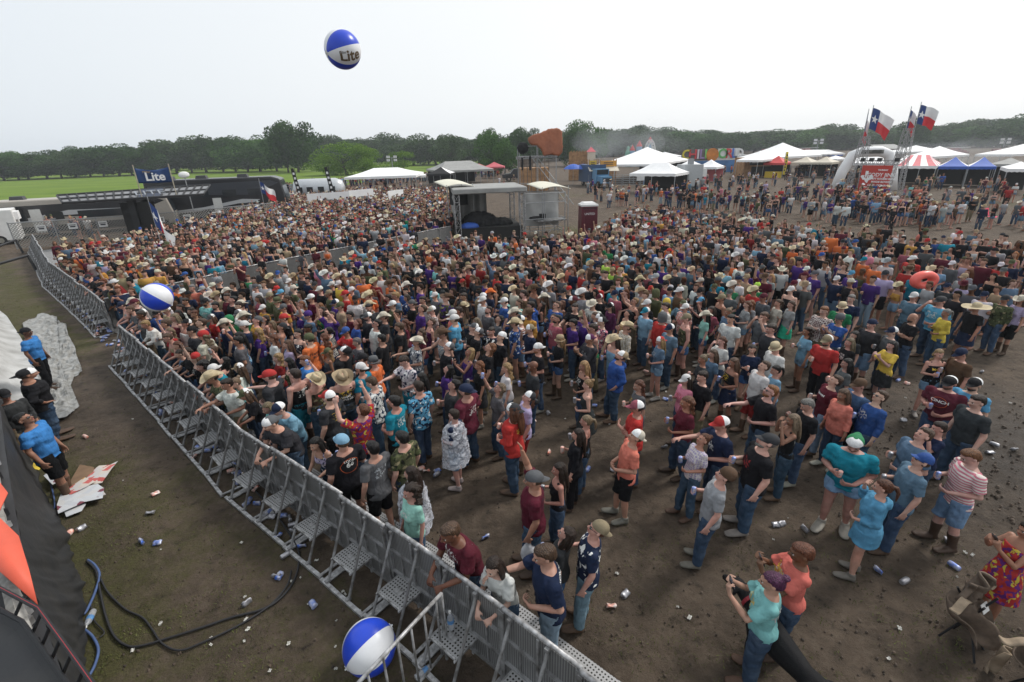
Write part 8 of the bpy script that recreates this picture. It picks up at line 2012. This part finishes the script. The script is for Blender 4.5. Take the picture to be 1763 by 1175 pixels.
# ---- cables
CAB = M('rubber_cable', (.018, .018, .020), .6, .1); CABB = M('blue_hose', (.06, .10, .22), .5, .1)
def cable(px_pts, r, mat, lab, z=.02):
    P = [Vector(G(a, b)+(z,)) for a, b in px_pts]; Q = []
    for i in range(len(P)-1):
        p0 = P[max(i-1, 0)]; p1 = P[i]; p2 = P[i+1]; p3 = P[min(i+2, len(P)-1)]
        for s in range(8):
            t_ = s/8; Q.append(.5*((2*p1)+(-p0+p2)*t_+(2*p0-5*p1+4*p2-p3)*t_*t_+(-p0+3*p1-3*p2+p3)*t_**3))
    Q.append(P[-1]); mb = MB(); mb.path(Q, r, 7); tag(mb.build('cable', mat, None, smooth=True), lab, 'cable', 'cables by the stage')
cable([(150, 968), (166, 985), (172, 1015), (182, 1060), (196, 1095), (215, 1112), (240, 1115), (300, 1098), (350, 1082), (400, 1065), (450, 1052), (480, 1035), (505, 1005), (515, 970), (510, 940), (470, 880), (420, 825), (380, 775), (340, 725), (300, 680), (250, 630), (215, 600)], .016, CAB, 'long black cable running from the stage along the foot of the barrier')
cable([(155, 970), (170, 990), (185, 1020), (215, 1050), (245, 1065), (262, 1085), (280, 1110), (310, 1122), (350, 1108), (400, 1085), (440, 1062), (470, 1040), (495, 1010), (502, 985)], .014, CAB, 'black cable looping widest toward the bottom of the pit')
cable([(152, 966), (164, 975), (172, 992), (165, 1020), (152, 1050), (145, 1060)], .018, CABB, 'blue hose curling beside the stage skirt')
cable([(145, 1085), (160, 1098), (170, 1120), (165, 1145), (155, 1165)], .018, CABB, 'short blue hose below the water bottle at the skirt')
cable([(158, 1045), (163, 1070), (180, 1090), (172, 1100)], .010, CAB, 'thin black cable knotted near the red strap')
cable([(80, 815), (88, 835), (95, 870), (90, 885)], .014, CABB, 'blue cable running under the beer cartons')
# ---- cans, cups and bottles
CAN = M('can_silver', (.42, .42, .44), .35, .3, 14, metal=.5, dirt=(.18, .18, .2)); CANB = M('can_blue', (.03, .10, .40), .35, .6, 16, metal=.3, dirt=(.5, .5, .52)); CANR = M('can_red', (.5, .16, .10), .4, .6, 16, metal=.2, dirt=(.6, .58, .55)); CLEAR = M('clear_plastic', (.55, .57, .6), .15, .1, alpha=.45)
def can_mesh(k, crush):
    r_ = random.Random(k); V, F = loft([Vector((0, 0, z)) for z in (0, .006, .03, .06, .09, .114, .12)], [(.024, .024), (.031, .031), (.033, .033), (.033, .033), (.033, .033), (.031, .031), (.026, .026)], n=14)
    if crush: V = [(x*(.55+.3*math.sin(z*60+k)), y*(1.12+.15*math.sin(z*90+k*2)), z*.86+.008*math.sin(x*120)) for x, y, z in V]
    mb = MB(); mb.add(V, F); return mb.mesh('can', None, True)
CM = [can_mesh(k, True) for k in range(4)]+[can_mesh(9, False)]
def can(px_, py_, k, z=.0, lying=True, grp='crushed cans on the ground', lab=None):
    me = CM[k % 5]; x, y = G(px_, py_); m_ = [CAN, CANB, CAN, CANR, CANB][random.randrange(5)]; o = bpy.data.objects.new('beer_can', me); C.objects.link(o)
    if not me.materials: me.materials.append(CAN)
    o.material_slots[0].link = 'OBJECT'; o.material_slots[0].material = m_; o.location = (x, y, .028); o.rotation_euler = (R(90), random.uniform(0, 6), random.uniform(0, 6.28)); o.scale = (1.25,)*3
    col_ = {'can_silver': 'silver', 'can_blue': 'blue and white', 'can_red': 'red and white'}[m_.name]
    where = 'in the pit by the stage' if (x-RAIL[1].x)*.656+(y-RAIL[1].y)*.755 < -.3 else 'on the trampled mud'
    tag(o, lab or 'crushed %s beer can lying %s' % (col_, where), 'can', '%s cans %s' % (col_, where)); return o
CANPX = "262,855 266,884 247,938 264,938 484,963 478,1000 484,994 536,1038 433,1035 150,755 162,855 430,866 437,869 474,892 480,890 513,943 134,916 125,915 345,772 352,778 338,786 275,708 280,712 290,705 345,735 322,742 740,812 751,815 758,810 747,822 731,806 1044,1045 1072,1030 1518,990 1551,1006 1484,908 1380,908 1342,905 1628,928 1632,970 1731,1023 1768,770 1697,780 1750,775 1720,770 1548,818 1340,906 830,930 1130,660 1108,640 945,715 938,662 1017,715 978,640 690,1000 1270,690 1262,700 1285,705 1040,652 1028,700 1148,770 1150,690 1060,710 1172,740 1548,655 1556,660 1560,725 1600,700 1690,640 1480,640".split()
CANL = set()
LANDM = [(636, 1112, 'the beach ball in the pit'), (150, 845, 'the flattened cartons'), (300, 1098, 'the black cables'), (120, 940, 'the stage skirt'), (110, 620, 'the plastic sheet'), (505, 1000, 'the cable bend under the barrier')]
for k, s in enumerate(CANPX):
    a, b = map(float, s.split(',')); o = can(a, b, k); c0 = o['label'].replace(' beer can lying', ' can')
    pit = 'pit' in c0; cands = []
    if pit:
        for q in sorted(LANDM, key=lambda t: (t[0]-a)**2+(t[1]-b)**2)[:4]:
            for w_ in ('close to', 'a step from'): cands.append('%s %s can in the pit %s %s' % (c0.split()[0], ' '.join(c0.split()[1:c0.split().index('can')]), w_, q[2]))
    else:
        for e in sorted(IND, key=lambda e: (e['px']-a)**2+(e['py']+130-b)**2)[:8]: cands.append('crushed %s can on the mud near the %s' % (' '.join(c0.split()[1:c0.split().index('can')]), garment(e))); cands.append('crushed %s can on the mud near the person with %s' % (' '.join(c0.split()[1:c0.split().index('can')]), headw(e)))
    for c in cands:
        if c not in CANL and len(c.split()) <= 16: CANL.add(c); o['label'] = c; break
# drifts of cans against the foot of the barrier
rc = random.Random(11)
for (a, b, n_, sp_) in (((215, 600), (160, 545), 26, 9), ((182, 585), (120, 515), 20, 7), ((210, 610), (330, 730), 22, 10), ((330, 740), (520, 930), 22, 10), ((255, 615), (420, 760), 26, 12), ((420, 775), (560, 920), 12, 12), ((100, 480), (150, 540), 10, 8), ((820, 690), (1060, 800), 10, 30), ((1100, 640), (1500, 780), 14, 30)):
    for k in range(n_):
        u = rc.random(); can(a[0]+(b[0]-a[0])*u+rc.gauss(0, sp_), a[1]+(b[1]-a[1])*u+rc.gauss(0, sp_*.7), rc.randrange(5))
def bottle(x, y, z, rz, lying, label, parent=None):
    t = bpy.data.objects.new('water_bottle', None)
    V, F = loft([Vector((0, 0, q)) for q in (0, .01, .07, .08, .15, .18, .195, .205)], [(.028, .028), (.032, .032), (.031, .031), (.029, .029), (.032, .032), (.016, .016), (.012, .012), (.012, .012)], n=14); mb = MB(); mb.add(V, F); o = mb.build('water_bottle', CLEAR, None, (x, y, z), smooth=True); o.scale = (1.3,)*3; o.rotation_euler = (R(90) if lying else 0, 0, rz)
    mb = MB(); mb.bar((0, 0, .205), (0, 0, .225), .014, 10); mb.build('cap', WHITEP, o); mb = MB(); mb.add(*loft([Vector((0, 0, .08)), Vector((0, 0, .13))], [(.0325, .0325)]*2, n=14, closed=False)); mb.build('paper_band', M('bottle_band', (.10, .25, .5), .5, .3, 20), o); return tag(o, label, 'bottle', 'water bottles')
x, y = G(163, 1055); bottle(x, y, .04, R(20), True, 'clear water bottle lying beside the stage skirt'); x, y = G(716, 1172); bottle(x, y, .04, R(130), True, 'clear water bottle lying beside the beach ball'); x, y = G(777, 1080, .44); bottle(x, y, .42, 0, False, 'clear water bottle standing on a barrier step')
# strip of paper and plastic litter
PAPER = M('paper_scrap', (.55, .54, .5), .8, .15, 20)
for k in range(90):
    if k < 45: px_, py_ = rc.uniform(200, 700), rc.uniform(640, 1160); px_ = min(px_, 200+(py_-560)*.85)
    else: px_, py_ = rc.uniform(900, 1740), rc.uniform(620, 1160)
    x, y = G(px_, py_); s = rc.uniform(.012, .035); mb = MB(); mb.grid(lambda u, v: (s*(u-.5)*2, s*(v-.5)*1.3, .01+.01*math.sin(u*9+k)+.008*math.sin(v*7)), 4, 3); o = mb.build('paper_scrap', PAPER, None, (x, y, .004), solid=.001); o.rotation_euler = (0, 0, rc.uniform(0, 6)); side_ = 'in the pit' if k < 45 else 'on the mud'; tag(o, 'small pale scrap of torn paper trodden into the ground '+side_, 'litter', 'paper scraps '+side_)
# carrier bag and popcorn-coloured crumbs, plastic cups
def find(px_, py_): return min(RIGS, key=lambda t: (t[0]['px']-px_)**2+(t[0]['py']-py_)**2)
def wpt(t, local): return t[1].matrix_world @ Vector(local)
d, o, r = find(919, 825); g = r.grip(-1); p = wpt((d, o), g); mb = MB(); mb.add(*loft([Vector((0, 0, 0)), Vector((0, 0, -.08)), Vector((.02, 0, -.18)), Vector((.02, 0, -.30)), Vector((.01, 0, -.38))], [(.012, .012), (.03, .03), (.10, .08), (.13, .11), (.06, .05)], n=18)); me = remesh(mb.v, mb.f, .02, 1, 1, .02); me.materials.append(M('carrier_film', (.62, .63, .66), .35, .15, 6, bump=.3, alpha=.75)); bg_ = link('carrier_bag', me, None, None, p); tag(bg_, 'thin white plastic bag hanging from the hand of the maroon t-shirt', 'bag')
# drinks and phones in hands
for d, o, r in RIGS:
    if d['py'] < 545 or d['o'] is None: continue
    if d['pose'] in 'DEVA':
        g = r.grip(-1 if d['pose'] == 'V' else 1); p = wpt((d, o), g); m_ = rc.choice([CAN, CANB, CAN, CANB, CANR]); c_ = bpy.data.objects.new('drink_can', CM[4]); C.objects.link(c_); c_.material_slots[0].link = 'OBJECT'; c_.material_slots[0].material = m_; c_.location = p-Vector((0, 0, .06)); c_.rotation_euler = (rc.uniform(-.2, .2), rc.uniform(-.2, .2), 0)
        tag(c_, ('drink can held by '+d['label'].replace('person in', 'the person in'))[:200], 'can', 'drinks held in the crowd'); w_ = c_['label'].split(); c_['label'] = ' '.join(w_[:16]).rstrip(',')
    elif d['pose'] == 'P' and d['py'] > 600:
        p = (wpt((d, o), r.grip(1))+wpt((d, o), r.grip(-1)))/2; mb = MB(); mb.box((0, 0, 0), (.075, .012, .15)); ph = mb.build('phone', M('phone_black', (.015, .015, .018), .2, .05), None, p); ph.rotation_euler = (R(-25), 0, d['ang']); mb = MB(); mb.box((0, -.0072, 0), (.066, .003, .13)); mb.build('screen', M('phone_screen', (.03, .04, .06), .1, .1), ph); w_ = ('phone held up by '+d['label'].replace('person in', 'the person in')).split(); tag(ph, ' '.join(w_[:16]).rstrip(','), 'phone', 'phones held up')
# ---- printing on shirts
from mathutils.bvhtree import BVHTree
def shirt_print(px_, py_, s, size, mat, back=True, z=1.28, xoff=0, ring=None, tilt=0):
    d, o, r = find(px_, py_); sh = [c for c in o.children if c.name.split('.')[0] in ('t_shirt', 'tank_top', 'shirt', 'jacket', 'dress')]
    if not sh: return
    sh = sh[0]; bv = BVHTree.FromPolygons([v.co for v in sh.data.vertices], [p.vertices for p in sh.data.polygons])
    def proj(me, name):
        for v in me.vertices:
            x, y = v.co.x, v.co.y; x, y = x*math.cos(tilt)-y*math.sin(tilt), x*math.sin(tilt)+y*math.cos(tilt); lx = -(x)+xoff if not back else x+xoff
            if back: org = Vector((x+xoff, -.6, z+y)); dr = Vector((0, 1, 0))
            else: org = Vector((-x+xoff, .6, z+y)); dr = Vector((0, -1, 0))
            h, n_, i_, di = bv.ray_cast(org, dr)
            v.co = (h if h is not None else Vector((org.x, 0, org.z)))-dr*.006
        me.update(); link(name, me, o)
    for k, ln in enumerate(s.split('|')):
        me = text_mesh(ln, size, mat, 0, size*.025)
        for v in me.vertices: v.co.y -= k*size*1.05
        refine(me, .018); proj(me, 'shirt_lettering')
    if ring:
        mb = MB(); n = 36
        for k in range(n): mb.bar((ring*math.cos(6.2832*k/n), ring*math.sin(6.2832*k/n)-.02, 0), (ring*math.cos(6.2832*(k+1)/n), ring*math.sin(6.2832*(k+1)/n)-.02, 0), .005, 4)
        proj(mb.mesh('ring', mat if ring < .1 else M('print_orange', (.6, .12, .03), .6, .05)), 'shirt_ring')
PWH = M('print_white', (.68, .68, .66), .7, .05); PYL = M('print_yellow', (.65, .42, .04), .7, .05); PGR = M('print_silver', (.35, .36, .36), .6, .1); POR = M('print_gold', (.5, .3, .05), .6, .05)
shirt_print(588, 760, 'LOCAL', .05, PWH, True, 1.375, .0); shirt_print(588, 760, '66', .12, PWH, True, 1.305, .0, .125)
shirt_print(940, 953, 'PRESCOTT|4', .085, PWH, True, 1.40)
shirt_print(1331, 998, 'CHILL!|TEXAS', .10, PGR, True, 1.34)
shirt_print(1381, 953, 'TASTED|BREWED', .075, PYL, False, 1.34)
shirt_print(1446, 550, 'TRUS|CARES', .10, PWH, False, 1.34)
shirt_print(1618, 610, 'MAMA', .075, PYL, False, 1.32)
shirt_print(1637, 658, 'CINCH', .075, PWH, False, 1.32, 0, .10)
shirt_print(1440, 654, 'DURAMM', .06, PWH, False, 1.36)
shirt_print(442, 571, 'WESTERN|19', .085, POR, True, 1.36)
shirt_print(532, 583, 'STAGGER|BUCK', .075, M('print_black', (.02, .02, .02), .7, .05), True, 1.30)
shirt_print(590, 648, 'WHAT|RUMPLE HILL', .055, PWH, True, 1.24)
shirt_print(1683, 690, 'GULF', .10, PYL, True, 1.30)
shirt_print(1466, 560, 'USA', .10, PWH, False, 1.34)
# ---- grass tufts in the pit and at the edges
def tufts():
    r = np.random.default_rng(9); pts = []
    def add(px0, px1, py0, py1, n):
        k = 0
        while k < n:
            a, b = r.uniform(px0, px1), r.uniform(py0, py1); x, y = G(a, b); k += 1
            side_ = (x-RAIL[1].x)*.656+(y-RAIL[1].y)*.755
            if px1 < 800 and side_ > -.55: continue
            if mnoise.noise(Vector((x*1.3, y*1.3, 4)))+.5*mnoise.noise(Vector((x*5, y*5, 1))) < .05: continue
            pts.append((x, y))
    add(60, 760, 600, 1200, 17000); add(0, 200, 420, 600, 4000); add(950, 1763, 900, 1180, 7000)
    p = np.array(pts); n = len(p); a = r.uniform(0, 6.283, n); h = r.uniform(.012, .035, n); w_ = r.uniform(.002, .0045, n)*(1+np.hypot(p[:, 0], p[:, 1])/9); lx = r.normal(0, .018, n); ly = r.normal(0, .018, n)
    z0 = np.full(n, -.004)
    A = np.stack([p[:, 0]-w_*np.cos(a), p[:, 1]-w_*np.sin(a), z0], 1); B = np.stack([p[:, 0]+w_*np.cos(a), p[:, 1]+w_*np.sin(a), z0], 1); T = np.stack([p[:, 0]+lx, p[:, 1]+ly, h], 1)
    q = np.stack([A, B, T], 1).reshape(-1, 3); me = bpy.data.meshes.new('grass_tufts'); me.from_pydata(q.tolist(), [], [(3*i, 3*i+1, 3*i+2) for i in range(n)]); me.materials.append(M('tuft_grass', (.10, .11, .03), .8, .5, 2.5)); tag(link('grass_tufts', me), 'short sparse grass left in the trampled ground', 'grass', kind='stuff')
tufts()

def clods():
    r = np.random.default_rng(21); V = []; F = []; n = 0
    cube = np.array([(-1, -1, -1), (1, -1, -1), (1, 1, -1), (-1, 1, -1), (-.7, -.7, .8), (.7, -.7, .8), (.7, .7, .8), (-.7, .7, .8)], float)
    fc = np.array([(4, 5, 6, 7), (0, 1, 5, 4), (1, 2, 6, 5), (2, 3, 7, 6), (3, 0, 4, 7)])
    for k in range(9000):
        a, b = r.uniform(150, 1763), r.uniform(600, 1175); x, y = G(a, b); side_ = (x-RAIL[1].x)*.656+(y-RAIL[1].y)*.755
        if -.6 < side_ < .9: continue
        d = math.hypot(x-10.5, y-8.2); 
        if r.random() > (.9 if d < 3.2 else .15): continue
        s = r.uniform(.004, .016)*(1.6 if d < 3.2 else 1); c = cube*s*r.uniform(.6, 1.3, 3)+r.normal(0, s*.22, (8, 3)); t = r.uniform(0, 6.28); c = np.stack([c[:, 0]*math.cos(t)-c[:, 1]*math.sin(t)+x, c[:, 0]*math.sin(t)+c[:, 1]*math.cos(t)+y, c[:, 2]+s*.3], 1)
        V.append(c); F.append(fc+n); n += 8
    me = bpy.data.meshes.new('mud_clods'); me.from_pydata(np.concatenate(V).tolist(), [], np.concatenate(F).tolist()); me.materials.append(M('clod_mud', (.075, .055, .040), .8, .6, 2.5, dirt=(.02, .015, .011))); me.polygons.foreach_set('use_smooth', [True]*len(me.polygons)); tag(link('mud_clods', me), 'loose clods and grit of trampled mud', 'mud', kind='stuff')
clods()
